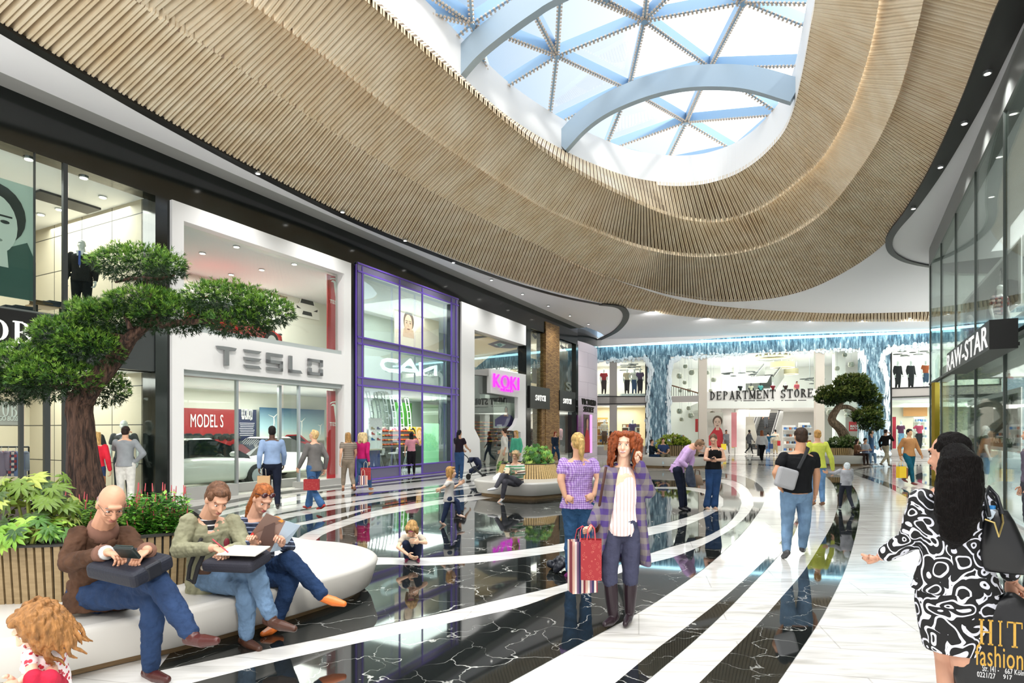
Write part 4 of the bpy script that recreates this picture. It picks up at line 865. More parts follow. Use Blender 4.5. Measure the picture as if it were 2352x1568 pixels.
def stool(c, label):
    o = empty('bar_stool', c, label, 'stool'); mb = MB(); mb.ell(c+V((0, 0, .78)), (.2, 0, 0), (0, .19, 0), (0, 0, .035)); mb.ell(c+V((.14, .05, .88)), (.05, 0, .05), (0, .17, 0), (0, 0, .12)); mb.build('seat', 'white', o, True)
    for a in range(4):
        mb = MB(); mb.tube([c+V((.05*cos(a*pi/2+.7), .05*sin(a*pi/2+.7), .76)), c+V((.25*cos(a*pi/2+.7), .25*sin(a*pi/2+.7), .02))], .012, 6); mb.build('leg', 'steel', o)
    mb = MB(); mb.tube([c+V((.17*cos(a*pi/6), .17*sin(a*pi/6), .3)) for a in range(13)], .01, 6); mb.build('footring', 'steel', o)
for x, of, lab in ((871, -1.0, 'white shell bar stool at the pale table, left pane'), (903, -1.3, 'white shell bar stool right of the first, by the violet door'), (936, -1.5, 'white bar stool just behind the open violet door')):
    p = FP.w(fu(x, of), 0.02, of); stool(V((p.x, p.y, .02)), lab)
tb = empty('narrow_table', FP.w(fu(865, -.7), 0, -.7), 'narrow pale table with blue front inside the violet window', 'table')
mb = MB(); mb.slab(FP, fu(840, -.6), fu(880, -.6), .98, 1.02, -.5, -.95); mb.build('tabletop', mat('#efe9d2', .4), tb)
mb = MB(); mb.slab(FP, fu(842, -.6), fu(878, -.6), .02, .98, -.7, -.75); mb.build('front_panel', mat('#2c4fa0', .3), tb)
# --- D: cosmetics shop with pink neon
zk = [fz(1090, 757), fz(1208, 790), fz(1208, 858)]
mb = MB(); D = lambda x, y: FP.at(x, y, .1)
def fpoly(pts, th=.4, off=.1): return [FP.at(x, y, off) for x, y in pts]
hole_l = 1090
mb.prism(fpoly([(1060, 692), (1208, 748), (1208, 793), (1090, 757), (1090, 984), (1102, 1008), (1104, 1078), (1060, 1084)]), -FN*.45)
mb.prism(fpoly([(1127, 846), (1208, 860), (1208, 1064), (1196, 1064), (1196, 992), (1172, 988), (1184, 975), (1190, 960), (1190, 912), (1127, 902)]), -FN*.2)
struct(mb.build('wall_white_frame', 'white'))
room('pink_neon_shop', 1060, 1208, 0, zk[0], 4.5, mat('#6f7070', .4), mat('#5c5e5f', .12), mat('#77787a', .4))
glow(FP, 1070, 1200, zk[0]-.3, 4, 150)
mb = MB(); mb.prism([FP.at(x, y, .0) for x, y in ((1090, 850), (1127, 846), (1127, 856), (1208, 862), (1208, 870), (1090, 860))], -FN*.2); struct(mb.build('trim_band', 'grey'))
pane(1090, 1208, .02, zk[0], -.2)
b = poster('eye_poster', FP, 1090, 1206, fz(1130, 850, -.5), zk[0]+.0, -.5, mat('#e8c497', .45, emit=.35), 'giant poster of a painted eye in warm tones, pink neon shop')  # faint glow added to the sheet to brighten the print
def blobp(parent, pl, pts, off, m, nm, th=.004): mb = MB(); mb.prism([pl.at(x, y, off) for x, y in pts], pl.n*th); mb.build(nm, m, parent)
blobp(b, FP, [(1092, 845), (1100, 838), (1125, 818), (1160, 808), (1206, 798), (1206, 848), (1092, 850)], -.48, mat('#4a4744', .5), 'shadow_shape')
blobp(b, FP, [(1120, 790), (1145, 782), (1175, 786), (1200, 796), (1172, 800), (1140, 798)], -.47, mat('#6a3a52', .5), 'eyelid')
blobp(b, FP, [(1134, 791), (1148, 787), (1162, 791), (1150, 797)], -.46, mat('#dfe9e4', .4), 'eye_white')
blobp(b, FP, [(1142, 789), (1149, 788), (1154, 792), (1149, 796), (1143, 795)], -.45, mat('#3c7f86', .3), 'iris')
blobp(b, FP, [(1090, 772), (1120, 770), (1160, 775), (1120, 774), (1090, 778)], -.46, mat('#4e3026', .5), 'brow')
sg = empty('neon_sign', FP.at(1163, 875, .14), 'bright pink neon letters on the white panel', 'sign'); M['pink'] = mat('#e22fdc', .4, emit=.7)
mb = MB(); text(mb, 'KOKI', FP.w(fu(1133, .13), fz(1134, 889, .13), .13), FD, (0, 0, 1), fu(1191, .13)-fu(1133, .13), fz(1134, 857, .13)-fz(1134, 889, .13), FN*.06); mb.build('letters', 'pink', sg)
mb = MB(); text(mb, 'MILANO', FP.w(fu(1150, .13), fz(1160, 899, .13), .13), FD, (0, 0, 1), fu(1177, .13)-fu(1150, .13), .14, FN*.04); mb.build('small_letters', 'pink', sg)
b = poster('framed_picture', FP, 1134, 1184, fz(1159, 983, -.35), fz(1159, 924, -.35), -.35, mat('#d8d6cc', .4), 'rounded frame with a portrait in violet light, pink neon shop', 'picture')
portrait(b, FP, 1137, 1181, fz(1159, 979, -.35), fz(1159, 928, -.35), -.34, None, face=(.55, .68, .17), hair='#3b1f1c', coat='#5a4493', skin='#c98f78')
counter(FP, 1098, 1185, 1.05, 2.15, -.9, .7, 'sloping make-up wall with rows of orange and red palettes', 7, 22, ('#c2451f', '#7c1f18', '#e8b23c', '#1a1210'))
# --- E: brick fronted shop
zs = [fz(1218, 747), fz(1218, 886), fz(1218, 937)]
room('brick_shop_upper', 1218, 1322, zs[1]-.0, zs[0], 4.5, mat('#cfc4ac', .6), mat('#b9a98c', .4)); room('brick_shop', 1218, 1322, 0, zs[2], 4.5, mat('#d9d0c6', .6))
glow(FP, 1222, 1318, zs[0]-.05, 4, 170); glow(FP, 1222, 1318, zs[2]-.05, 4, 170)
mb = MB(); panel(mb, FP, 1254, 1285, 0, zs[0]+.5, .06, -.5); struct(mb.build('pillar_brick', 'brick'))
mb = MB(); panel(mb, FP, 1244, 1254.5, 0, zs[2], .02, -.5); struct(mb.build('pillar_brick', 'brick'))
mb = MB(); panel(mb, FP, 1218, 1322, zs[0], Z7, -.05, -.4); struct(mb.build('wall_lintel', 'black'))
for a, b_, x0, x1, lab in ((1218, 1263, 1229, 1253, 'black sign board with white letters left of the brick pillar'), (1286, 1322, 1293, 1312, 'black sign board with white letters right of the brick pillar')):
    mb = MB(); panel(mb, FP, a, b_, zs[2], zs[1], .12, -.1); s_ = mb.build('shop_sign', mat('#22231f', .3)); tag(s_, lab, 'sign')
    mb = MB(); hh_ = (zs[1]-zs[2]); serif(mb, 'SOTCH', FP.w(fu(x0, .13), zs[2]+hh_*.36, .13), FD, (0, 0, 1), fu(x1, .13)-fu(x0, .13), hh_*.26, FN*.03, .1); mb.build('letters', mat('#f4f4f0', .4, emit=.6), s_)
    pane(a, b_, zs[1], zs[0], -.1); pane(a, b_, 0.02, zs[2], -.1)
b = poster('fashion_poster', FP, 1220, 1234, fz(1227, 880, -.5), fz(1227, 824, -.5), -.5, mat('#5d6a6c', .5), 'dark narrow fashion poster in the left upper brick shop window')
portrait(b, FP, 1220, 1234, fz(1227, 880, -.5), fz(1227, 824, -.5), -.5, None, face=(.5, .8, .13), hair='#1b1c1c', coat='#22282a', skin='#b9a79a', extra=False)
mb = MB(); text(mb, 'S', FP.w(fu(1300, -.05), fz(1305, 898, -.05), -.08), FD, (0, 0, 1), fu(1313, -.05)-fu(1300, -.05), .55, FN*.02); o = mb.build('window_letter', mat('#7d8378', .5)); tag(o, 'single grey letter on the upper right brick shop window', 'sign')
for x, y, of in ((1226, 772, -.8), (1236, 775, -.8), (1245, 779, -.8), (1290, 797, -.8), (1300, 801, -.8), (1308, 805, -.8), (1227, 952, -.6), (1236, 953, -.6), (1245, 954, -.6)):
    c = FP.at(x, y, of); o = empty('spotlight', c, 'black track spotlight aimed down inside the brick shop', 'spotlight', 'track spotlights in the brick shop')
    mb = MB(); mb.tube([c+V((-.05, 0, .1)), c+V((.12, -.1, -.1))], [.06, .09], 10); mb.build('lamp_head', 'matblack', o)
    mb = MB(); mb.tube([c+V((0, 0, .05)), c+V((0, 0, .35))], .02, 6); mb.build('bracket', 'matblack', o)
for k, x in enumerate((1222, 1229, 1236, 1288)):
    garment(FP, x, 984, 1010, -1.2, 9, m_stripe('striped_shirt%d' % k, ['#c9586a', '#eceaea'], 12) if k != 1 else mat('#8fa3cf', .8), ['red and white striped shirt, first on the rail by the brick', 'plain light blue shirt between two striped ones', 'striped shirt right of the blue one', 'striped shirt right of the brick pillar'][k], 'shirts in the brick shop', .3)
mb = MB(); panel(mb, FP, 1219, 1244, fz(1230, 1022, -1), fz(1230, 1019, -1), -1., -1.5); o = mb.build('shelf', 'white'); tag(o, 'white shelf under the hanging shirts in the brick shop', 'shelf')
for k in range(4):
    c = FP.at(1223+k*5.5, 1015, -1.2); mb = MB(); mb.ell(c, (.14, 0, 0), (0, .1, 0), (0, 0, .13)); o = mb.build('folded_jumper', mat('#4b4e50', .9), smooth=True); tag(o, 'dark grey folded jumper on the white shelf by the brick', 'jumper', 'jumpers on the white shelf')
# curved pink end shop
sg = empty('shop_sign', FP.w(uE, 4, 0)+V((.4, -.3, 0)), 'dark letters in two lines on the curved pale pink wall', 'sign')
pl5 = Plane(V((4.35, 36.3, 0)), V((.42, .907, 0)).normalized(), V((.907, -.42, 0)).normalized())
for t_, x0, x1, yt, yb in (('VICTORIO', 1335, 1367, 916, 930), ('SECRET', 1339, 1362, 933, 946)):
    mb = MB(); u0, u1 = pl5.u(x0), pl5.u(x1); serif(mb, t_, pl5.w(u0, pl5.z(1345, yb), .0), pl5.d, (0, 0, 1), u1-u0, pl5.z(1345, yt)-pl5.z(1345, yb), pl5.n*.08, .1); mb.build('letters', mat('#23241f', .4), sg)
b = poster('lingerie_poster', pl5, 1341, 1358, pl5.z(1350, 1040), pl5.z(1350, 952), .02, mat('#4a3a3c', .5), 'tall poster of a woman in red with a pink light edge, curved wall')
portrait(b, pl5, 1342, 1355, pl5.z(1350, 1038), pl5.z(1350, 954), .03, None, face=(.5, .78, .13), hair='#3b241c', coat='#c8232c', skin='#c9957a', extra=False)
mb = MB(); panel(mb, pl5, 1357, 1360, pl5.z(1350, 1040), pl5.z(1350, 952), .08, -.02); mb.build('pink_edge', mat('#f08af0', .4, emit=1.2), b)
# ================================================================ FAR END: WATER WALL AND DEPARTMENT STORE
bz = BP.z; bu = BP.u
LB = (BB-BA).length
ztop = lambda u: 7.95+.2*u/LB
def wpiece(nm, pts, off, th, m='water', lab=None):
    mb = MB(); mb.prism([BP.at(x, y, off) for x, y in pts], -BN*th); return struct(mb.build(nm, m))
EDGE_T = [(1373, 829), (1400, 826), (1483, 818), (1487, 826), (1540, 826), (1539, 819), (1700, 811), (1850, 805), (1973, 800), (1976, 812), (2045, 806), (2045, 795), (2136, 788), (2300, 775), (2400, 766)]
wpiece('trim_waterfall_band', [(1352, 775)]+[(1352, 830)]+EDGE_T+[(2400, 700), (2136, 728)], 0, .3)
wpiece('trim_waterfall_column', [(1487, 815), (1540, 815), (1541, 1040), (1486, 1040)], .05, .4)
wpiece('trim_waterfall_column', [(1976, 800), (2045, 795), (2046, 1046), (1974, 1044)], .05, .4)
# lumpy foam where the sheets part and land
random.seed(3)
def foam(path, r, n, off=.1):
    mb = MB()
    for i in range(int(n*2.2)):
        f = random.random()*(len(path)-1); k = int(f); a, b = path[k], path[min(k+1, len(path)-1)]; t = f-k
        x, y = a[0]+(b[0]-a[0])*t+random.gauss(0, 2.6), a[1]+(b[1]-a[1])*t+random.gauss(0, 2.6)
        p = BP.at(x, y, off+random.uniform(-.03, .06)); rr = r*random.uniform(.5, 1.2); rr *= .62; vt = abs(b[1]-a[1]) > abs(b[0]-a[0]); mb.ell(p, BD*rr*(random.uniform(.25, .7) if vt else random.uniform(.6, 1.6)), BN*rr*.3, V((0, 0, rr*(random.uniform(1.2, 4) if vt else random.uniform(.5, 1.8)))), 6, 5)
    o = mb.build('water_foam', 'foam', smooth=True); tag(o, 'white foam of the falling water', 'foam', kind='stuff'); return o
for k, (path, r, n, lab) in enumerate((([(1376, 831), (1480, 821), (1488, 832), (1498, 850), (1490, 870), (1488, 940), (1489, 1030)], .13, 160, 'white foam left of the left water column'),
     ([(1972, 803), (1700, 814), (1560, 822), (1543, 830), (1538, 850), (1535, 900), (1538, 1030)], .13, 260, 'white foam along the long lower edge of the water band'),
     ([(1976, 812), (1988, 830), (1984, 860), (1978, 960), (1980, 1040)], .14, 120, 'white foam left of the right water column'),
     ([(2130, 793), (2050, 800), (2030, 812), (2024, 835), (2036, 860), (2038, 960), (2036, 1040)], .15, 170, 'white foam right of the right water column'),
     ([(1488, 1034), (1538, 1034)], .16, 50, 'white splash at the foot of the left water column'), ([(1978, 1040), (2040, 1042)], .18, 60, 'white splash at the foot of the right water column'))):
    foam(path, r, n)['label'] = lab
mb = MB(); mb.prism([BP.at(x, y, .35) for x, y in ((1374, 791), (2136, 759), (2340, 748), (2340, 753), (2136, 764), (1374, 797))], -BN*.1); o = mb.build('light_strip', mat('#bff2ff', .4, emit=3)); tag(o, 'glowing pale cyan light strip above the falling water', 'light strip')
mb = MB(); mb.prism([BP.at(x, y, .5) for x, y in ((1352, 777), (2400, 713), (2400, 722), (2136, 744), (1352, 797))], BN*.05); struct(mb.build('trim_6', mat('#f4f4f4', .5)))
# gaps in the far wall: grey mullions and spandrels
M['warmgrey'] = mat('#aaa59f', .5); M['beigecol'] = mat('#cfc6b8', .5)
def bpan(nm, pts, off, th, m): mb = MB(); mb.prism([BP.at(x, y, off) for x, y in pts], -BN*th); return struct(mb.build(nm, m))
bpan('pillar', [(1400, 824), (1417, 822), (1417, 1044), (1400, 1044)], .02, .3, 'warmgrey')
bpan('pillar', [(1482, 816), (1487, 816), (1487, 1044), (1482, 1044)], .02, .3, 'matblack')
bpan('wall_spandrel', [(1345, 911), (1487, 911), (1487, 925), (1345, 927)], .02, .3, 'warmgrey')
bpan('wall_sill', [(1345, 1026), (1487, 1026), (1487, 1044), (1345, 1044)], .02, .3, 'warmgrey')
bpan('pillar', [(1605, 814), (1624, 813), (1624, 1045), (1605, 1045)], .04, .45, 'beigecol')
bpan('pillar', [(1874, 801), (1894, 800), (1894, 1046), (1874, 1046)], .04, .45, 'beigecol')
bpan('wall_spandrel', [(1540, 910), (1605, 908), (1605, 922), (1540, 923)], .02, .3, 'warmgrey')
bpan('wall_spandrel', [(1894, 902), (1976, 898), (1976, 911), (1894, 914)], .02, .3, 'warmgrey')
bpan('wall_spandrel', [(2045, 893), (2300, 884), (2300, 903), (2045, 911)], .02, .3, 'warmgrey')
bpan('wall_sill', [(2045, 1031), (2300, 1036), (2300, 1056), (2045, 1050)], .02, .3, 'warmgrey')
for q in ([(1345, 927), (1487, 925), (1487, 927), (1345, 929)], [(2045, 911), (2300, 903), (2300, 905), (2045, 913)], [(2045, 795), (2049, 795), (2049, 1032), (2045, 1032)], [(2045, 890), (2300, 881), (2300, 884), (2045, 893)], [(1345, 909), (1487, 909), (1487, 911), (1345, 911)]):
    bpan('trim_7', q, .06, .1, 'matblack')
M['bright'] = mat('#f7f6f2', .5)
def brange(x0, x1, y0, y1): return bu(x0), bu(x1), bz((x0+x1)/2, y1), bz((x0+x1)/2, y0)
def broom(nm, x0, x1, z0, z1, deep, m, e, mf='floor'):
    room(nm, x0, x1, z0, z1, deep, m, mf, 'ceil', pl=BP); glow(BP, x0, x1, z1-.12, deep, e)
Z2 = 3.55
broom('far_left_shop', 1345, 1487, .6, Z2-.1, 4, mat('#e8d7b4', .5), 130); broom('far_left_shop_upper', 1345, 1487, Z2+.5, 6.6, 4, mat('#efe9dc', .5), 120)
broom('far_right_shop', 2045, 2300, .4, Z2+.1, 4.5, mat('#efe9da', .5), 190); broom('far_right_shop_upper', 2045, 2300, Z2+.65, 7.4, 4.5, mat('#eef0ea', .5), 200)
# department store: one deep bright hall over two floors
U0, U1 = bu(1540), bu(1976); DEEP = 14
mb = MB(); mb.slab(BP, U0-4, U1+8, 0, 8, -DEEP, -DEEP-.1); struct(mb.build('store_wall_back', 'bright'))
mb = MB(); mb.slab(BP, U0-4.0, U0-3.9, 0, 8, -.5, -DEEP); struct(mb.build('store_wall_side', 'bright'))
mb = MB(); mb.slab(BP, U1+8, U1+8.1, 0, 8, -.5, -DEEP); struct(mb.build('store_wall_side', 'bright'))
mb = MB(); mb.slab(BP, U0-4, U1+8, 7.3, 7.4, -.4, -DEEP); struct(mb.build('store_ceiling', 'ceil'))
mb = MB(); mb.slab(BP, bu(1624), U1+8, 3.3, 3.86, -3, -DEEP); struct(mb.build('store_mezzanine', 'bright'))
glow(BP, 1560, 1960, 7.2, 12, 900); glow(BP, 1624, 1960, 3.24, 12, 420); glow(BP, 1540, 1610, 7.1, 8, 120)
for x in (1669, 1701, 1930):
    c = BP.w(bu(x, -4), 0, -4); mb = MB(); mb.slab(BP, bu(x, -4)-.35, bu(x, -4)+.35, 0, 7.3, -4, -4.6); struct(mb.build('pillar', 'bright'))
bpan('trim_8', [(1624, 900), (1874, 893), (1874, 916), (1624, 921)], .0, .12, mat('#f1efe9', .4))
sg = empty('store_sign', BP.at(1750, 908, .1), 'black serif letters on the white beam over the store entrance', 'sign')
x0, x1 = 1630, 1868
mb = MB(); a, b_ = BP.at(x0, 918, .03), BP.at(x1, 911.5, .03); ux = (b_-a).normalized(); serif(mb, 'DEPARTMENT STORE', a, ux, (0, 0, 1), (b_-a).length, .56, BN*.1, .12)
mb.build('letters', mat('#1a1613', .35), sg)
mb = MB()
for xa, xb in ((1688, 1693), (1702, 1704), (1708, 1734), (1738, 1758), (1764, 1768), (1776, 1778), (1795, 1799), (1803, 1830), (1834, 1852)): mb.slab(BP, bu(xa), bu(xb), bz(1750, 920.5), bz(1750, 919), .0, -.1)
mb.build('shadow_gap_fittings', mat('#2a2624', .4), sg)['kind'] = 'stuff'
# ring lamps
for k, (x, y, wpx, hpx, of, lab) in enumerate(((1775, 821, 74, 14, -5, 'largest beige ring lamp just under the water band'), (1797, 844, 52, 12, -7, 'middle beige ring lamp of the three'), (1813, 859, 38, 9, -9, 'smallest and lowest beige ring lamp'))):
    c = BP.at(x, y, of); R1_ = wpx/2/FPX*c.y; o = empty('ring_lamp', c, lab, 'ceiling light', 'ring lamps over the store escalator'); n = 40
    mb = MB(); rings = []
    for i in range(n):
        a = 2*pi*i/n; d = V((cos(a), sin(a), 0)); rings.append([c+d*R1_+V((0, 0, .0)), c+d*R1_+V((0, 0, .42)), c+d*(R1_*.84)+V((0, 0, .42)), c+d*(R1_*.84)])
    vs = [p for r in rings for p in r]; mb.add(vs, [(i*4+j, i*4+(j+1) % 4, ((i+1) % n)*4+(j+1) % 4, ((i+1) % n)*4+j) for i in range(n) for j in range(4)]); mb.build('shade', mat('#a79f7e', .5), o)
    mb = MB(); vs = [c+V((cos(2*pi*i/n)*r, sin(2*pi*i/n)*r, -.02)) for i in range(n) for r in (R1_, R1_*.84)]; mb.add(vs, [(2*i, 2*i+1, (2*i+3) % (2*n), (2*i+2) % (2*n)) for i in range(n)]); mb.build('light_ring', mat('#fff9ee', .4, emit=2.5), o)
    for a in (0, 2.1, 4.2):
        mb = MB(); mb.tube([c+V((cos(a)*R1_*.9, sin(a)*R1_*.9, .42)), c+V((cos(a)*R1_*.9, sin(a)*R1_*.9, max(.6, 7.3-c.z)))], .012, 5); mb.build('cable', 'steel', o)
# glass ball pendants
M['ball'] = mat('#bdbbae', .15, .5); M['cap'] = mat('#2f4c68', .3)
balls = [(1574, 841, 6, 1), (1589, 855, 8, 1), (1561, 863, 8, 2), (1573, 878, 6, 2), (1583, 896, 6, 3), (1563, 897, 5, 3), (1625, 856, 6, 3), (1639, 872, 7, 3), (1632, 897, 5, 3), (1561, 944, 8, 1), (1582, 937, 6, 2), (1587, 954, 8, 1), (1566, 963, 6, 2), (1633, 933, 6, 4), (1636, 949, 7, 4),
         (1940, 815, 6, 1), (1955, 837, 8, 1), (1922, 846, 7, 2), (1924, 866, 5, 2), (1906, 947, 9, 1), (1946, 953, 7, 1), (1942, 941, 6, 2)]
for k, (x, y, r, of) in enumerate(balls):
    c = BP.at(x, y, -of); rr = r/FPX*c.y*.95
    side = 'left of the entrance' if x < 1645 else 'right of the entrance'; lev = 'upper' if y < 905 else 'lower'
    o = empty('ball_pendant', c, 'ribbed glass ball pendant lamp hanging %s, %s floor window' % (side, lev), 'pendant lamp', 'glass ball pendants, %s, %s window' % (side, lev))
    mb = MB()
    for j in range(5): mb.ell(c+V((0, 0, rr*(.6-.3*j))), (rr*sqrt(1-(.6-.3*j)**2), 0, 0), (0, rr*sqrt(1-(.6-.3*j)**2), 0), (0, 0, rr*.2), 14, 5)
    mb.sph(c, rr*.86, 14, 8); mb.build('globe', 'ball', o, True)
    mb = MB(); mb.ell(c+V((0, 0, -.0)), (rr*.5, 0, 0), (0, rr*1.0, 0), (0, 0, rr*.16)); mb.build('bulb_band', 'cap', o, True)
    mb = MB(); mb.tube([c+V((0, 0, rr)), V((c.x, c.y, 7.3 if y < 905 or x < 1610 else 3.6 if c.z < 3.3 else 7.3))], .008, 4); mb.build('cord', 'steel', o)
# escalators, one above the other
def escalator(x0, y0, x1, y1, of0, of1, label, wd=1.3):
    a, b = BP.at(x0, y0, of0), BP.at(x1, y1, of1); d = (b-a); dh = V((d.x, d.y, 0)).normalized(); sd = V((-dh.y, dh.x, 0)); n = 22
    o = empty('escalator', a, label, 'escalator')
    mb = MB(); mt = MB()
    for i in range(n):
        p = a.lerp(b, i/n); q = a.lerp(b, (i+1)/n); dz = q.z-p.z; run = (V((q.x, q.y, 0))-V((p.x, p.y, 0)))
        mb.hexa([p-sd*wd/2, p+run-sd*wd/2, p+run+sd*wd/2, p+sd*wd/2, p-sd*wd/2+V((0, 0, dz)), p+run-sd*wd/2+V((0, 0, dz)), p+run+sd*wd/2+V((0, 0, dz)), p+sd*wd/2+V((0, 0, dz))])
        mt.hexa([p-sd*wd/2+V((0, 0, dz*.94))-dh*.03, p-sd*wd/2+V((0, 0, dz*.94)), p+sd*wd/2+V((0, 0, dz*.94)), p+sd*wd/2+V((0, 0, dz*.94))-dh*.03, p-sd*wd/2+V((0, 0, dz))-dh*.03, p-sd*wd/2+V((0, 0, dz)), p+sd*wd/2+V((0, 0, dz)), p+sd*wd/2+V((0, 0, dz))-dh*.03])
    mb.build('steps', mat('#3d3f40', .5), o); mt.build('step_edges', mat('#b9b9b4', .5), o)
    for s_ in (-1, 1):
        m2 = MB(); e = sd*(wd/2+.12)*s_; m2.hexa([a+e-sd*.1+V((0, 0, -.25)), b+e-sd*.1+V((0, 0, -.25)), b+e+sd*.1+V((0, 0, -.25)), a+e+sd*.1+V((0, 0, -.25)), a+e-sd*.1+V((0, 0, .85)), b+e-sd*.1+V((0, 0, .85)), b+e+sd*.1+V((0, 0, .85)), a+e+sd*.1+V((0, 0, .85))]); m2.build('balustrade', mat('#a5a6a2', .4, .2), o)
        m2 = MB(); m2.tube([a+e+V((0, 0, .9))-dh*.3, a+e+V((0, 0, .9)), b+e+V((0, 0, .9))], .05, 8); m2.build('handrail', 'matblack', o)
    return o
escalator(1746, 1032, 1772, 948, -4.5, -9, 'lower grey escalator rising behind the store entrance, one rider on it')
escalator(1752, 892, 1776, 860, -5.5, -9, 'upper grey escalator above the store name', 1.2)
bpan('store_soffit', [(1708, 938), (1722, 936), (1722, 957), (1708, 957)], -4.4, .2, mat('#dedbd4', .5)); bpan('store_soffit', [(1722, 936), (1772, 934), (1766, 957), (1722, 957)], -4.3, .2, mat('#cfccc4', .5)); bpan('store_wall_under_stair', [(1707, 958), (1730, 958), (1744, 1026), (1740, 1031), (1707, 1031)], -5.2, .2, mat('#b5b0a4', .5))
bpan('store_soffit', [(1706, 866), (1770, 862), (1762, 878), (1706, 880)], -5, .3, mat('#e9e7e2', .5)); bpan('store_wall_dark', [(1707, 868), (1738, 868), (1748, 893), (1707, 897)], -5.6, .2, mat('#6f6f6c', .5))
# small round ceiling fittings: rows of oval rings
def spotrings(c, n, R_, label):
    o = empty('ring_cluster', c, label, 'ceiling light'); random.seed(int(c.x*10)); 
    for i in range(n):
        p = c+V((random.uniform(-R_, R_), random.uniform(-1, 1), random.uniform(-.25, .25))); r = random.uniform(.18, .34); mb = MB(); mb.tube([p+V((r*cos(a*pi/8), r*.8*sin(a*pi/8), 0)) for a in range(17)], .022, 5); mb.build('ring', 'dgrey', o)
    mb = MB(); mb.tube([c, c+V((0, 0, max(.2, 7.2-c.z)))], .02, 5); mb.build('stem', 'steel', o)
spotrings(BP.at(1700, 858, -3), 10, 1.0, 'cluster of thin dark rings hanging upper left in the store hall'); spotrings(BP.at(1860, 874, -3), 10, .7, 'cluster of thin dark rings hanging upper right in the store hall')
spotrings(BP.at(1450, 843, -1.5), 10, .8, 'cluster of thin rings over the dressed mannequins, upper far left window'); spotrings(BP.at(2110, 812, -1.5), 10, .9, 'cluster of thin rings over the suit mannequins, upper far right window')
# store posters and displays
O = -3.2
b = poster('fashion_poster', BP, 1625, 1661, .6, 3.0, O, mat('#c9c6bd', .5), 'store poster of a woman in a red top left of the entrance'); portrait(b, BP, 1628, 1661, .6, 2.9, O, None, face=(.6, .72, .17), hair='#5b4a3c', coat='#c22f3a', skin='#dcbfae')
b = poster('wall_panel', BP, 1680, 1692, .5, 3.0, O, mat('#d78a90', .5), 'pink-red panel between two white store columns', 'panel')
b = poster('banner', BP, 1597, 1605, 1.6, 2.5, -1, 'redposter', 'small red banner at the left edge of the store window', 'banner')
b = poster('banner', BP, 1950, 1974, bz(1960, 990, -1), bz(1960, 968, -1), -1, 'redposter', 'red store banner with white capitals right of the bonsai trunk', 'banner')
mb = MB(); a = BP.at(1953, 981, -.98); text(mb, 'MADE', a, BD, (0, 0, 1), .48, .16, BN*.01); a = BP.at(1953, 986, -.98); text(mb, 'FOR THIS', a, BD, (0, 0, 1), .5, .1, BN*.01); mb.build('letters', 'print_white', b)
def display_unit(x, y0, y1, wpx, of, label, m):
    c = BP.at(x, y1, of); W = wpx/FPX*c.y; H = (y1-y0)/FPX*c.y; c.z = .615 if x < 1500 else .415 if x > 2040 else .0; o = empty('display_unit', c, label, 'display unit')
    random.seed(x)
    mb = MB(); mb.box(c+V((0, .2, H/2)), (W, .06, H)); mb.build('back_panel', mat(m, .5), o)
    for k in range(4):
        mb = MB(); mb.box(c+V((0, 0, H*(.12+.24*k))), (W, .4, .03)); mb.build('shelf', 'white', o)
        for q in range(5):
            mb = MB(); mb.box(c+V((-W*.4+W*.2*q, 0, H*(.12+.24*k)+.1)), (W*.12, .15, .17)); mb.build('goods', mat(random.choice(['#3f6fae', '#c9c2b4', '#8aa0b0', '#e6e3da', '#a8623f', '#4a4a4a']), .5), o)
display_unit(1815, 968, 1035, 30, -3.4, 'white shelf unit with small boxes right of the escalator', '#e3e2dc'); display_unit(1850, 962, 1035, 26, -3.6, 'taller shelf unit with boxes behind the man in black', '#d9d8d2')
display_unit(1560, 990, 1035, 24, -2, 'low shelf unit inside the left store window', '#cfcdc6'); display_unit(1385, 960, 1024, 24, -1.8, 'warm lit shelf unit in the far left lower window', '#c79a4e'); display_unit(1450, 975, 1024, 40, -2.2, 'brown shelf unit behind the mannequin, far left lower window', '#7b6548')
display_unit(2115, 955, 1030, 26, -3, 'shelf unit behind the dressed mannequins, far right lower window', '#cfcabd')
b = poster('wall_panel', BP, 2050, 2058, .5, 2.6, -1.5, mat('#c0183a', .5), 'crimson panel at the left edge of the far right lower window', 'panel')
b = poster('wall_print', BP, 2075, 2130, 2.7, 3.5, -4.2, mat('#d59a5c', .5), 'orange brick print high on the wall, far right lower window')
M['railwood'] = mat('#7a4a34', .5)
o = empty('gallery_railing', BP.at(1570, 900, -2), 'sloping gallery railing with a brown handrail, left store window', 'railing')
mb = MB(); mb.tube([BP.at(1540, 884, -2), BP.at(1606, 903, -2)], .05, 6); mb.build('handrail', 'railwood', o)
for k in range(12):
    x = 1542+5.4*k; mb = MB(); mb.tube([BP.at(x, 884+.29*(x-1540), -2), BP.at(x, 909, -2)], .02, 5); mb.build('post', 'dgrey', o)
# windows panes of the far wall
for x0, x1, y0, y1 in ((1373, 1400, 829, 911), (1417, 1482, 822, 911), (1373, 1400, 927, 1026), (1417, 1482, 927, 1026), (2049, 2300, 800, 884), (2049, 2300, 911, 1034), (1541, 1605, 822, 909), (1541, 1605, 924, 1045), (1894, 1975, 803, 900), (1894, 1975, 913, 1045), (1624, 1874, 812, 896)):
    mb = MB(); mb.prism([BP.at(x, y, -.15) for x, y in ((x0, y0), (x1, y0), (x1, y1), (x0, y1))], -BN*.012); struct(mb.build('window_pane', 'shopglass'))
# ================================================================ GLASS CORNER STORE ON THE RIGHT
rz = RP.z; ru = RP.u
M['rfloor'] = mat('#cfd0cc', .15)
ZR = 7.75; zcan = 3.26+.15
ua, ub = ru(2137), ru(2700)
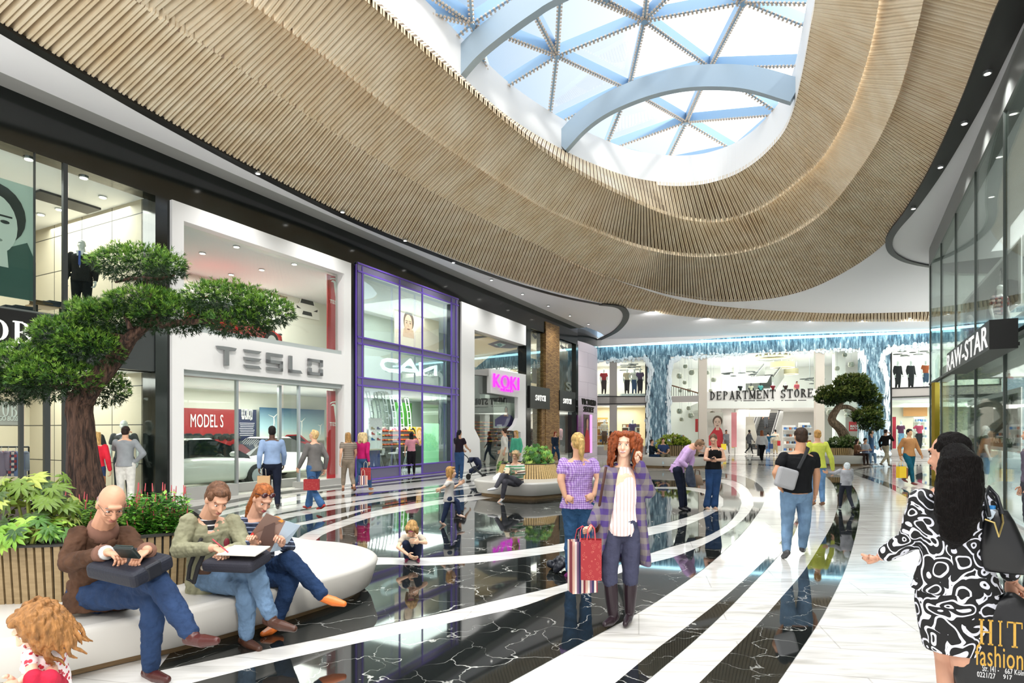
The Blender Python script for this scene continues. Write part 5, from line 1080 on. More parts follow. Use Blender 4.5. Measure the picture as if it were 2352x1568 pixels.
# fascia and soffit
mb = MB(); mb.slab(RP, 0, (RB-RA).length*1.9, ZR-.02, ZR+.9, .0, -.3); struct(mb.build('wall_right', mat('#6d706e', .35)))
cz = [V((15.4, 22, 0)), V((15.95, 22.75, 0)), V((16.8, 23.2, 0)), V((18.2, 23.4, 0)), V((24, 23.3, 0))]
def cwall(nm, z0, z1, m, th=.05):
    c = spline(cz, 20); mb = MB(); rings = []
    for i, p in enumerate(c):
        t = (c[min(i+1, 19)]-c[max(i-1, 0)]).normalized(); nn = V((-t.y, t.x, 0)); rings.append([p+V((0, 0, z0)), p-nn*th+V((0, 0, z0)), p-nn*th+V((0, 0, z1)), p+V((0, 0, z1))])
    mb.loft(rings); o = mb.build(nm, m); fixm(o.data); return struct(o)
cwall('wall_right_corner', ZR, ZR+.9, mat('#6d706e', .35), .3); cwall('window_corner', 0, ZR, 'greenglass', .02)
UR = (RB-RA).length*1.55
nP = 7
for i in range(nP):
    mb = MB(); u0_, u1_ = .06+UR*i/nP, UR*(i+1)/nP-.0; mb.slab(RP, u0_, u1_, .06, ZR, -.02, -.04); struct(mb.build('window_pane', 'greenglass'))
    mb = MB(); mb.slab(RP, UR*i/nP, UR*i/nP+.035, .0, ZR, .0, -.06); struct(mb.build('window_joint', mat('#4a504d', .3, .4)))
mb = MB(); mb.slab(RP, .0, UR, zcan-.07, zcan, .03, -.08); struct(mb.build('trim_transom', 'matblack'))
mb = MB(); mb.slab(RP, 0, UR, zcan+.0, zcan+.5, -.3, -.5); struct(mb.build('wall_right_spandrel', mat('#b9bab6', .5)))
mb = MB(); mb.slab(RP, .35, UR, 0, .05, .02, -.12); struct(mb.build('trim_base', 'steel'))
p = RP.at(2149, 900, .1); mb = MB(); mb.box((p.x, p.y, 1.6), (.16, .16, 3.3)); struct(mb.build('pillar_brass', mat('#a8922c', .35, .5)))
# rooms behind
mb = MB(); mb.slab(RP, 1.2, UR+5, 0, 8, -6, -6.1); struct(mb.build('store_wall_right', mat('#c9cac6', .5)))
mb = MB(); mb.slab(RP, .1, UR+5, 3.5, 3.7, -.6, -6); struct(mb.build('store_right_slab', mat('#a9aaa6', .5)))
mb = MB(); mb.slab(RP, .1, UR+5, ZR, ZR+.1, -.1, -6); struct(mb.build('store_right_ceiling', 'ceil'))
mb = MB(); mb.slab(RP, .1, UR+5, 0, .02, -.1, -6); struct(mb.build('store_right_floor', 'rfloor'))
lamp('store_lamp', 'AREA', RP.w(6, 3.45, -3), 520, 9, 3, rot=(0, 0, atan2(RD.y, RD.x))); lamp('store_lamp', 'AREA', RP.w(6, ZR-.1, -3), 520, 9, 3, rot=(0, 0, atan2(RD.y, RD.x)))
sg = empty('projecting_sign', RP.at(2215, 815, .3), 'white capitals on black blocks projecting from the glass corner store', 'sign')
x0, x1 = 2169, 2262
u0_, u1_ = ru(x0, .55), ru(x1, .55); zb_, zt_ = rz(x0, 860, .55), rz(x0, 813, .55)
mb = MB(); n = 8; W_ = (u1_-u0_)
mb.slab(RP, u0_, u1_+.05, zb_-.0, zt_+.0, .12, .5); mb.build('block', 'matblack', sg)
mb = MB(); text(mb, 'RAW-STAR', RP.w(u0_+.06, zb_+.05, .502), RD, (0, 0, 1), W_-.1, zt_-zb_-.1, RN*.008); mb.build('letters', mat('#ffffff', .5, emit=.25), sg)
for f in (.1, .5, .9):
    mb = MB(); mb.slab(RP, u0_+W_*f-.03, u0_+W_*f+.03, zb_+.1, zb_+.16, .12, 0); mb.build('bracket', 'matblack', sg)
for x0, x1, y0, y1, of, lab, face in ((2222, 2345, 905, 1032, -1.6, 'big grey poster of a face above a dark denim coat, right glass store', (.72, .74, .2)), (2206, 2345, 615, 745, -1.6, 'upper grey poster of a man in a dark coat, right glass store', (.5, .7, .16))):
    z0_, z1_ = rz(2280, y1, of), rz(2280, y0, of); b = poster('fashion_poster', RP, x0, x1, z0_, z1_, of, mat('#e9ebe9', .4, emit=.15), lab)
    mb = MB(); a_, b_ = ru(x0+8, of), ru(x1-6, of); mb.slab(RP, a_, b_, z0_+.12, z1_-.15, of+.02, of); mb.build('print', mat('#a7aaa9', .5), b)
    portrait(b, RP, x0+60, x1-6, z0_+.12, z1_-.2, of+.03, None, face=face, hair='#2b2c2c', coat='#34383a', skin='#d8d8d5')
    mb = MB(); mb.slab(RP, ru(x0+14, of), ru(x0+22, of), z1_-.55, z1_-.3, of+.05, of+.02); text(mb, 'RAW', RP.w(ru(x0+14, of), z1_-.7, of+.03), RD, (0, 0, 1), ru(x0+22, of)-ru(x0+14, of), .1, RN*.02); mb.build('logo', 'print_white', b)
    if y0 > 800:
        mb = MB(); text(mb, 'G-STAR RAW', RP.w(ru(2262, of), rz(2300, 1017, of), of+.05), RD, (0, 0, 1), ru(2338, of)-ru(2262, of), .17, RN*.02); mb.build('letters', 'print_white', b)
# ================================================================ BENCHES, PLANTERS, TREES
def sm_closed(pts, n):
    q = [V((x, y, 0)) for x, y in pts]; k = len(q); out = []
    for i in range(k):
        a, b, c, d = q[i-1], q[i], q[(i+1) % k], q[(i+2) % k]
        for s in range(n):
            t = s/n; out.append(.5*((2*b)+(c-a)*t+(2*a-5*b+4*c-d)*t*t+(3*b-a-3*c+d)*t**3))
    return out
def inset(c, d):
    n = len(c); area = sum(c[i].x*c[(i+1) % n].y-c[(i+1) % n].x*c[i].y for i in range(n)); sg_ = 1 if area > 0 else -1; out = []
    for i in range(n):
        t = (c[(i+1) % n]-c[i-1]).normalized(); out.append(c[i]+V((-t.y, t.x, 0))*d*sg_)
    return out
def bench(loc_pts, label, z0=.085, z1=.36, flare=.05, n=8):
    c = sm_closed(loc_pts, n); ctr = sum(c, V())/len(c); o = empty('bench', ctr, label, 'bench'); K = len(c)
    mb = MB(); lv = [(inset(c, flare+.015), z0), (inset(c, flare), z0+.015), (inset(c, .0), z1-.05), (inset(c, .006), z1-.025), (inset(c, .022), z1-.008), (inset(c, .05), z1)]
    vs = [V((p.x, p.y, z)) for r, z in lv for p in r]; fs = [(i*K+j, i*K+(j+1) % K, (i+1)*K+(j+1) % K, (i+1)*K+j) for i in range(len(lv)-1) for j in range(K)]
    mb.add(vs, fs); mb.poly([V((p.x, p.y, z1)) for p in lv[-1][0]]); mb.poly([V((p.x, p.y, z0)) for p in lv[0][0]]); q = mb.build('seat', 'solid', o, True); fixm(q.data)
    mb = MB(); r = inset(c, flare+.11); mb.prism([V((p.x, p.y, .005)) for p in r], (0, 0, z0)); q = mb.build('plinth', 'plinth', o); fixm(q.data)
    return o, c
def slat_drum(name, pts, z0, z1, flare, label, parent_n=6, gap=.055, closed=True, soil=True, mats='pslat'):
    c = sm_closed(pts, parent_n); ctr = sum(c, V())/len(c); ctr.z = z0; o = empty(name, ctr, label, 'planter'); top = inset(c, -flare); K = len(c)
    mb = MB()
    inn, int_ = inset(c, .03), inset(top, .03)
    mb.add([V((p.x, p.y, z0)) for p in inn]+[V((p.x, p.y, z1)) for p in int_], [(j, (j+1) % K, K+(j+1) % K, K+j) for j in range(K)]); mb.build('liner', mat('#26241f', .7), o)
    mb = MB(); L = [0]
    for i in range(K): L.append(L[-1]+(c[(i+1) % K]-c[i]).length)
    n = int(L[-1]/gap); j = 0
    for i in range(n):
        s_ = L[-1]*i/n
        while L[j+1] < s_: j += 1
        f = (s_-L[j])/(L[j+1]-L[j]); a = c[j].lerp(c[(j+1) % K], f); b = top[j].lerp(top[(j+1) % K], f); t = (c[(j+1) % K]-c[j]).normalized(); w_ = L[-1]/n*.36
        nn = (inn[j]-c[j]).normalized()
        A, B_ = V((a.x, a.y, z0)), V((b.x, b.y, z1)); mb.hexa([A-t*w_, A+t*w_, A+t*w_+nn*.025, A-t*w_+nn*.025, B_-t*w_, B_+t*w_, B_+t*w_+nn*.025, B_-t*w_+nn*.025])
    mb.build('slats', mats, o)
    mb = MB(); vs = [V((p.x, p.y, z)) for r, z in ((inset(top, -.012), z1-.012), (inset(top, -.012), z1+.006), (inset(top, .05), z1+.006)) for p in r]; mb.add(vs, [(i*K+j_, i*K+(j_+1) % K, (i+1)*K+(j_+1) % K, (i+1)*K+j_) for i in range(2) for j_ in range(K)]); mb.build('rim', mat('#2b2a26', .5), o)
    mb = MB(); mb.poly([V((p.x, p.y, z1-.03)) for p in inset(top, .04)]); mb.build('soil', 'soil', o)
    return o
# --- big bench in the foreground with its planter
fb = [(-5.6, 3.05), (-3.9, 3.5), (-3.14, 3.68), (-2.93, 3.8), (-2.58, 4.15), (-2.38, 4.32), (-2.12, 4.66), (-1.78, 5.12), (-1.5, 5.6), (-1.4, 5.95), (-1.42, 6.3), (-1.62, 6.66), (-1.95, 6.95), (-2.4, 7.15), (-3.1, 7.6), (-4.3, 8.1), (-6, 8), (-6.6, 5.5)]
bench(fb, 'big curved white bench in the foreground carrying the seated readers', flare=.07, z0=.07)
slat_drum('slatted_planter', [(-6.1, 4.3), (-5, 4.32), (-4.3, 4.38), (-3.81, 4.44), (-3.42, 4.5), (-3.22, 4.66), (-3.0, 4.86), (-2.78, 5.06), (-2.82, 5.4), (-3.2, 6.1), (-3.9, 6.85), (-4.8, 7.15), (-5.9, 7.1)], .36, .80, .04, 'large slatted wooden planter behind the seated readers, holding the bonsai tree')
# --- plants
def leafmats(a): return [mat(x, .45, spec=.4) for x in a]
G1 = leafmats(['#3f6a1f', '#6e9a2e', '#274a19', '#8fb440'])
def sprigs(mb, c, r, n, L=.07, wd=.007, leaf=5, up=.35, shell=.55, rnd=random):
    c = V(c)
    for i in range(n):
        while True:
            d = V((rnd.gauss(0, 1), rnd.gauss(0, 1), rnd.gauss(0, 1)))
            if d.length > .1: break
        d.normalize(); k = shell+(1-shell)*rnd.random()**.5; wob = 1+.22*noise.noise(V((d.x*2.2+c.x*3, d.y*2.2, d.z*2.2+c.z)))
        p = c+V((d.x*r[0], d.y*r[1], d.z*r[2]))*k*wob; o = (d+V((0, 0, up))+V((rnd.gauss(0, .35), rnd.gauss(0, .35), rnd.gauss(0, .35)))).normalized()
        s = o.cross(V((rnd.random()-.5, rnd.random()-.5, rnd.random()-.5))).normalized(); t = o.cross(s)
        mb.k = 2 if k < .72 or d.z < -.35 else rnd.choice((0, 0, 1, 1, 3)) if d.z > .1 else rnd.choice((0, 2, 1))  # shade put into leaf colour: dark inside and below, brighter on top
        for q in range(leaf):
            a = 2*pi*q/leaf+rnd.random(); dd = (o*1.1+(s*cos(a)+t*sin(a))*.65).normalized() if q else o
            b = p+o*(L*.45*q/leaf); e = b+dd*L*rnd.uniform(.6, 1.1); sd = dd.cross(s if abs(dd.dot(s)) < .9 else t).normalized()*wd
            mb.add([b, b.lerp(e, .45)+sd, e, b.lerp(e, .45)-sd], [(0, 1, 2, 3)])
def palmate(mb, c, nrm, fwd, R_, lobes=7, rnd=random):
    nrm = nrm.normalized(); fwd = (fwd-nrm*fwd.dot(nrm)).normalized(); sd = nrm.cross(fwd); mb.k = rnd.choice((0, 1, 1, 3, 0, 2))
    for i in range(lobes):
        a = radians(-115+230*i/(lobes-1)); L = R_*(1-.28*abs(a)/2); d = fwd*cos(a)+sd*sin(a); e = nrm.cross(d)*R_*.13
        mb.add([c, c+d*L*.35+e*.8-nrm*.0, c+d*L*.62+e-nrm*R_*.06, c+d*L-nrm*R_*.2, c+d*L*.62-e-nrm*R_*.06, c+d*L*.35-e*.8, c+d*L*.5+nrm*R_*.02], [(0, 1, 6), (1, 2, 6), (2, 3, 6), (3, 4, 6), (4, 5, 6), (5, 0, 6)])
def fatsia(ctr, rx, rz, n, R_, label, name='leafy_plant', seed=1, stems=5, ry=None, mats=G1, zb=None):
    rnd = random.Random(seed); ctr = V(ctr); zb = ctr.z-rz if zb is None else zb; o = empty(name, V((ctr.x, ctr.y, zb)), label, 'plant'); ry = ry or rx
    mb = MB(); ms = MB()
    for i in range(n):
        th, z = rnd.uniform(0, 2*pi), rnd.uniform(-.8, 1); r = sqrt(max(0, 1-z*z)); d = V((r*cos(th), r*sin(th), z)); k = rnd.uniform(.55, 1); p = ctr+V((d.x*rx, d.y*ry, d.z*rz))*k
        nrm = V((d.x*.7+rnd.gauss(0, .25), d.y*.7-.35+rnd.gauss(0, .25), .75+rnd.gauss(0, .2))); palmate(mb, p, nrm, V((d.x, d.y, -.35)), R_*rnd.uniform(.7, 1.2), rnd.choice((7, 7, 9)), rnd)
        if i % 2 == 0: ms.tube([V((ctr.x+d.x*rx*.2, ctr.y+d.y*ry*.2, ctr.z+d.z*rz*.3)), p], .004+R_*.02, 4)
    for k in range(stems):
        a = 2*pi*k/stems; ms.tube([V((ctr.x+.03*cos(a), ctr.y+.03*sin(a), zb)), ctr+V((rx*.35*cos(a), ry*.35*sin(a), rz*.35))], [.014, .008], 6)
    mb.build('leaves', mats, o); ms.build('stems', mat('#9aa648', .5), o)
    return o
def PX(px, py, Y): return P(px, py, Y)
GY = leafmats(['#5f7a26', '#86993c', '#3a541e', '#a0ab50'])
p = P(75, 1165, 4.75); fatsia(p, .30, .34, 75, .135, 'light green palmate shrub at the left end of the planter, leaves hanging over the slats', seed=3, zb=.77, mats=GY)
p = P(60, 1220, 4.5); fatsia(p, .28, .13, 34, .11, 'low dark green palmate leaves drooping over the rim below the taller shrub', seed=5, zb=.77, mats=G1)
def groundcover(x0, x1, y0, y1, Y, n, label, seed, leafR=.028, spikes=0, mats=G1):
    rnd = random.Random(seed); c = P((x0+x1)/2, y1, Y); o = empty('ground_cover_plant', V((c.x, c.y, .77)), label, 'plant'); mb = MB(); sp_ = MB(); st = MB()
    for i in range(n):
        x = rnd.uniform(x0, x1); y = rnd.triangular(y0, y1, y1-8); yy = Y+rnd.uniform(-.35, .35); p = P(x, y, yy)
        if p.z < .78: p.z = .78+rnd.random()*.05
        d = V((rnd.gauss(0, 1), rnd.gauss(0, 1)-.6, rnd.uniform(.1, .8))).normalized(); s = d.cross(V((0, 0, 1))).normalized(); R_ = leafR*rnd.uniform(.7, 1.5); mb.k = rnd.choice((0, 1, 0, 3, 2))
        mb.add([p, p+d*R_*.8+s*R_*.55, p+d*R_*2-V((0, 0, R_*.3)), p+d*R_*.8-s*R_*.55], [(0, 1, 2, 3)])
    for i in range(spikes):
        x = rnd.uniform(x0, x1); y = rnd.uniform(y0-14, y1-25); p = P(x, y, Y+rnd.uniform(-.3, .3)); q = p-V((rnd.gauss(0, .02), 0, .16)); st.tube([q, p], .0022, 4)
        sp_.cap(p-V((0, 0, .03)), p+V((rnd.gauss(0, .008), 0, .035)), .006, .003, 5)
    mb.build('leaves', mats, o); 
    if spikes: st.build('stems', mat('#6c8a3a', .6), o); sp_.build('flower_spikes', mat('#c4545c', .6), o)['kind'] = 'stuff'
    return o
groundcover(140, 285, 1142, 1225, 5.6, 2300, 'fine grassy green ground cover left of the bald man in the planter', 2, .022, 10, leafmats(['#4c7a24', '#7ea63a', '#2f571a', '#93b84a']))
groundcover(288, 432, 1128, 1238, 5.3, 3800, 'bright green leafy plants with thin red flower spikes right of the bald man', 7, .026, 85, leafmats(['#3f7a26', '#66a336', '#2a5a1c', '#86bb48']))
# --- trees
def m_bark(c):
    m, nt, b = nodes('fissured_bark'); L = nt.links.new; t = N(nt, 'TexCoord'); mp = N(nt, 'Mapping'); mp.inputs['Scale'].default_value = (1, 1, .13)
    n = N(nt, 'TexNoise', Scale=34., Detail=5., Roughness=.6, Distortion=.6); L(t.outputs['Object'], mp.inputs[0]); L(mp.outputs[0], n.inputs[0]); k = lin(c)
    r = N(nt, 'ValToRGB'); e = r.color_ramp.elements; e[0].position = .38; e[1].position = .62; e[0].color = [x*.3 for x in k[:3]]+[1]; e[1].color = [min(1, x*1.9) for x in k[:3]]+[1]
    L(n.outputs['Fac'], r.inputs[0]); L(r.outputs[0], b.inputs['Base Color']); bp = N(nt, 'Bump', Strength=1., Distance=.05); L(n.outputs['Fac'], bp.inputs['Height']); L(bp.outputs[0], b.inputs['Normal']); b.inputs['Roughness'].default_value = .9; return m
def tree(name, loc, label, trunk, radii, branches, pads, Y, barkc, gm, L, wd, dens, seed, leaf=5, depth=.75):
    o = empty(name, loc, label, 'tree'); rnd = random.Random(seed); random.seed(seed); bark = m_bark(barkc)
    def limb(pts, rad, nm):
        c = spline([P(x, y, Y+dy) for x, y, dy in pts], 26); rr = spline([V((r, 0, 0)) for r in rad], 26); mb = MB(); rings = []; a = None
        for i, p in enumerate(c):
            t = (c[min(i+1, 25)]-c[max(i-1, 0)]).normalized()
            a = t.cross(V((0, 1, .1))).normalized() if a is None else (a-t*a.dot(t)).normalized(); b = t.cross(a)
            rings.append([p+(a*cos(2*pi*j/36)+b*sin(2*pi*j/36))*rr[i].x*(1+.13*noise.noise(V((cos(2*pi*j/36)*2.2, sin(2*pi*j/36)*2.2, i*.12+seed)))+.06*sin(j*2*pi/36*7+i*.12)+.05*sin(j*2*pi/36*12-i*.2)) for j in range(36)])
        mb.loft(rings); mb.build(nm, bark, o, True)
    limb(trunk, radii, 'trunk')
    for b_, r in branches: limb(b_, r, 'branch')
    for x, y, rx, ry, dy in pads:
        c = P(x, y, Y+dy); k = Y/FPX; r = (rx*k, rx*k*depth, ry*k); mb = MB(); nn = int(dens*rx*ry)
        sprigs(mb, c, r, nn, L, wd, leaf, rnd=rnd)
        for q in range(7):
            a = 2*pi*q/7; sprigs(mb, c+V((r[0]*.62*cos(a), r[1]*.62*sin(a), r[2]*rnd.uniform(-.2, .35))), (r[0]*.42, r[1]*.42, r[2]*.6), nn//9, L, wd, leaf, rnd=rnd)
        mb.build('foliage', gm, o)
    return o
s_ = 6.6/FPX
tree('bonsai_tree', P(202, 1152, 6.6)*1, 'tall bonsai pine with twisted brown trunk and cloud crowns, behind the bald man',
     [(202, 1160, 0), (192, 1090, 0), (188, 1030, 0), (186, 970, 0), (182, 932, 0), (202, 893, -.05), (240, 850, 0), (278, 808, .05), (300, 775, 0), (338, 742, 0), (352, 700, 0), (340, 665, 0), (330, 635, 0)],
     [.175, .15, .13, .12, .12, .125, .12, .10, .085, .065, .05, .035, .02],
     [([(198, 905, 0), (215, 878, .1), (240, 862, .2), (200, 880, .1)][:3], [.06, .05, .03]), ([(245, 850, 0), (205, 868, -.05), (165, 880, -.1), (130, 890, -.15), (100, 880, -.1)], [.06, .045, .035, .02, .01]),
      ([(186, 940, 0), (168, 910, -.1), (140, 897, -.15)], [.04, .025, .012]), ([(300, 778, 0), (268, 770, -.05), (240, 765, -.05)], [.03, .02, .01]), ([(345, 720, 0), (372, 745, -.1), (420, 740, -.1), (500, 735, -.1), (570, 725, -.1)], [.05, .045, .035, .022, .012]),
      ([(345, 755, -.05), (350, 735, -.1), (362, 722, -.1)], [.03, .02, .01]), ([(330, 640, 0), (300, 640, 0), (265, 648, 0)], [.022, .018, .01]), ([(330, 640, 0), (365, 640, 0), (400, 632, 0)], [.022, .018, .01]), ([(300, 755, -.12), (292, 735, -.12), (284, 722, -.12)], [.03, .02, .01])],
     [(320, 607, 104, 40, 0), (330, 695, 82, 34, -.05), (250, 735, 80, 50, .05), (395, 720, 85, 45, 0), (520, 690, 85, 44, -.05), (610, 715, 62, 38, -.05), (545, 742, 75, 28, -.05), (150, 770, 75, 45, 0), (205, 800, 75, 50, -.05), (60, 840, 90, 55, -.05), (130, 870, 95, 48, -.1), (20, 890, 60, 40, 0), (250, 893, 44, 40, .3), (200, 715, 45, 30, .1)],
     6.6, '#4c372c', leafmats(['#3f6a22', '#6b9432', '#1b3614', '#86aa46']), .052, .0036, .27, 11, 6)
# centre bench and planter
bench([(-.98, 15.45), (-.75, 14.85), (.0, 14.3), (.55, 14.15), (1.15, 14.6), (2.2, 15.6), (2.5, 16.8), (1.5, 17.8), (.2, 17.7), (-.6, 16.8)], 'white oval bench in the middle distance with the woman reading on it', z0=.1, z1=.42, flare=.09)
slat_drum('slatted_planter', [(-.42, 15.75), (.1, 15.35), (.8, 15.3), (1.25, 15.8), (1.2, 16.6), (.6, 17.0), (-.1, 16.7)], .42, .80, -.14, 'tapering slatted planter on the oval bench behind the reading woman', mats=m_wood('light_slats', '#b99a63', '#cfb07a', .6, (2, 2, 10), 5), gap=.07)
p = P(1232, 1050, 15.9); fatsia(p, .44, .36, 120, .13, 'bushy green palmate plant behind the reading woman', seed=8, zb=.78, mats=leafmats(['#4f8a2c', '#86b345', '#2a5a1e', '#b2c95c']))
p = P(1155, 1068, 16.2); fatsia(p, .24, .14, 40, .10, 'small low green plant left of the reading woman', seed=9, zb=.78)
# back left bench group
def gp(x, Y): return ((x-CX)/FPX*Y, Y)
bench([gp(1470, 27.2), gp(1520, 26.2), gp(1580, 25.9), gp(1640, 26.6), gp(1665, 28.2), gp(1600, 30), gp(1510, 29.6)], 'far white bench with three people seated, left of the entrance', z0=.12, z1=.5, flare=.12)
slat_drum('slatted_planter', [gp(1532, 28.0), gp(1570, 27.6), gp(1612, 28.1), gp(1608, 29.2), gp(1560, 29.4)], .5, 1.0, .05, 'slatted planter on the far left bench with a yellow-green bush', gap=.1)
o = empty('round_bush', V((*gp(1545, 28.4), .98)), 'yellow-green leafy bush in the far left planter', 'plant'); mb = MB(); rnd = random.Random(4)
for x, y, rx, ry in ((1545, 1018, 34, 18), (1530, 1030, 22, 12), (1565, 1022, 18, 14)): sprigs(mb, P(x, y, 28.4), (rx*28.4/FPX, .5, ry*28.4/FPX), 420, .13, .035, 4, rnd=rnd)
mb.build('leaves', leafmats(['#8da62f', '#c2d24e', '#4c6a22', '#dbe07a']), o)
mb = MB(); mb.tube([V((*gp(1545, 28.4), .97)), V((*gp(1545, 28.4), 1.4))], .05, 6); mb.build('stem', mat('#6b4b3c', .9), o)
# back right bench, planter and tree
bench([gp(1870, 28.6), gp(1905, 27.9), gp(1960, 27.8), gp(1998, 28.4), gp(2005, 30.5), gp(1940, 31.6), gp(1885, 30.6)], 'far white bench under the small bonsai tree, a couple seated on it', z0=.12, z1=.5, flare=.12)
slat_drum('slatted_planter', [gp(1903, 29.1), gp(1930, 28.8), gp(1960, 29.0), gp(1966, 30.2), gp(1930, 30.8), gp(1902, 30.2)], .5, .85, -.06, 'slatted planter under the small bonsai tree, far right', gap=.1, mats=m_wood('light_slats_b', '#b08f5c', '#c6a873', .6, (2, 2, 10), 5))
groundcover_pts = None
o = empty('ground_cover_plant', V((*gp(1935, 29.5), .82)), 'mixed grey and green low plants at the foot of the small bonsai tree', 'plant'); mb = MB(); rnd = random.Random(14)
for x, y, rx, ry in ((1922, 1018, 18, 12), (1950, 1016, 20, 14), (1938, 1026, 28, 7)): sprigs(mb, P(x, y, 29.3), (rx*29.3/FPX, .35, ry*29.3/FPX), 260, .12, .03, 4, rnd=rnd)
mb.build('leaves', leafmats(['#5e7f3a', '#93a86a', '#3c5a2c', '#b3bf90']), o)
tree('bonsai_tree', P(1942, 1036, 29.6), 'smaller bonsai tree with bent pale trunk, far right before the water',
     [(1944, 1036, 0), (1942, 1008, 0), (1930, 985, 0), (1912, 968, 0), (1912, 955, 0), (1922, 940, 0), (1935, 918, 0), (1945, 900, 0), (1955, 885, 0)], [.28, .24, .2, .2, .17, .16, .14, .10, .06],
     [([(1926, 935, 0), (1950, 935, -.1), (1975, 950, -.1), (1990, 960, -.1)], [.12, .10, .07, .04]), ([(1935, 915, 0), (1920, 905, 0), (1905, 900, 0)], [.08, .06, .03])],
     [(1955, 880, 36, 20, 0), (1925, 905, 42, 18, 0), (1968, 900, 40, 20, 0), (1905, 915, 28, 14, 0), (1995, 915, 26, 16, 0), (1990, 955, 32, 17, -.1), (2000, 975, 26, 13, -.1), (2003, 938, 18, 13, 0)],
     29.6, '#8a7560', leafmats(['#5a7330', '#86994a', '#2f4322', '#a3a85c']), .15, .026, .8, 21, 4)
# ================================================================ PEOPLE
BAKE = []      # (object, mesh of raw hands to append)
def fabric(c, var=.12, bump=.35, bs=22, vs=9, rough=.85, st=None): return mat(c, rough, bump=bump, bs=bs, var=var, vs=vs, stretch=st, spec=.2)
def skinm(c='#e3b596'): return mat(c, .5, spec=.4, var=.05, vs=12)
def hairm(c, st=(1, 1, .25)): return mat(c, .55, bump=.9, bs=70, var=.45, vs=45, stretch=st, spec=.25)
def vox(o, v, smooth=3, fold=0., fs=.12):
    m = o.modifiers.new('join', 'REMESH'); m.mode = 'VOXEL'; m.voxel_size = v; m.use_smooth_shade = True
    if smooth: m = o.modifiers.new('soften', 'SMOOTH'); m.factor = .5; m.iterations = smooth
    if fold:
        t = bpy.data.textures.get('folds%g' % fs)
        if not t: t = bpy.data.textures.new('folds%g' % fs, 'CLOUDS'); t.noise_scale = fs; t.noise_depth = 2
        m = o.modifiers.new('folds', 'DISPLACE'); m.texture = t; m.strength = fold; m.mid_level = .5; m.texture_coords = 'LOCAL'
def oval(c, a, b, ra, rb, n=16): return [c+a*(ra*cos(2*pi*i/n))+b*(rb*sin(2*pi*i/n)) for i in range(n)]
def hand(mb, w, hd, nrm, S, curl=.5, n=6, thumb=1):
    """palm, four fingers of different lengths bent at two joints, and a thumb off the side"""
    hd = V(hd).normalized(); nrm = V(nrm); nrm = (nrm-hd*nrm.dot(hd)).normalized(); sd = hd.cross(nrm)*thumb
    pc = w+hd*.045*S; mb.ell(pc, hd*.052*S, sd*.040*S, nrm*.016*S, 10, 7)
    for k, (o_, L, r) in enumerate(((.028, .070, .0085), (.010, .080, .0088), (-.009, .075, .0085), (-.027, .060, .0075))):
        b = w+hd*.085*S+sd*o_*S; a1 = curl*(.9+.12*k); a2 = curl*(2.0+.15*k)
        d1 = hd*cos(a1)-nrm*sin(a1); d2 = hd*cos(a2)-nrm*sin(a2); d3 = hd*cos(a2*1.35)-nrm*sin(a2*1.35)
        p1 = b+d1*L*.45*S; p2 = p1+d2*L*.33*S; p3 = p2+d3*L*.24*S; mb.cap(b-hd*.02*S, p1, r*1.08*S, r*S, n); mb.cap(p1, p2, r*S, r*.92*S, n); mb.cap(p2, p3, r*.92*S, r*.75*S, n)
    t0 = w+hd*.02*S+sd*.026*S; t1 = t0+(hd*.55+sd*.75-nrm*.35*curl).normalized()*.038*S; t2 = t1+(hd*.85+sd*.25-nrm*.7*curl).normalized()*.032*S
    mb.cap(t0, t1, .013*S, .0105*S, n); mb.cap(t1, t2, .0105*S, .008*S, n)
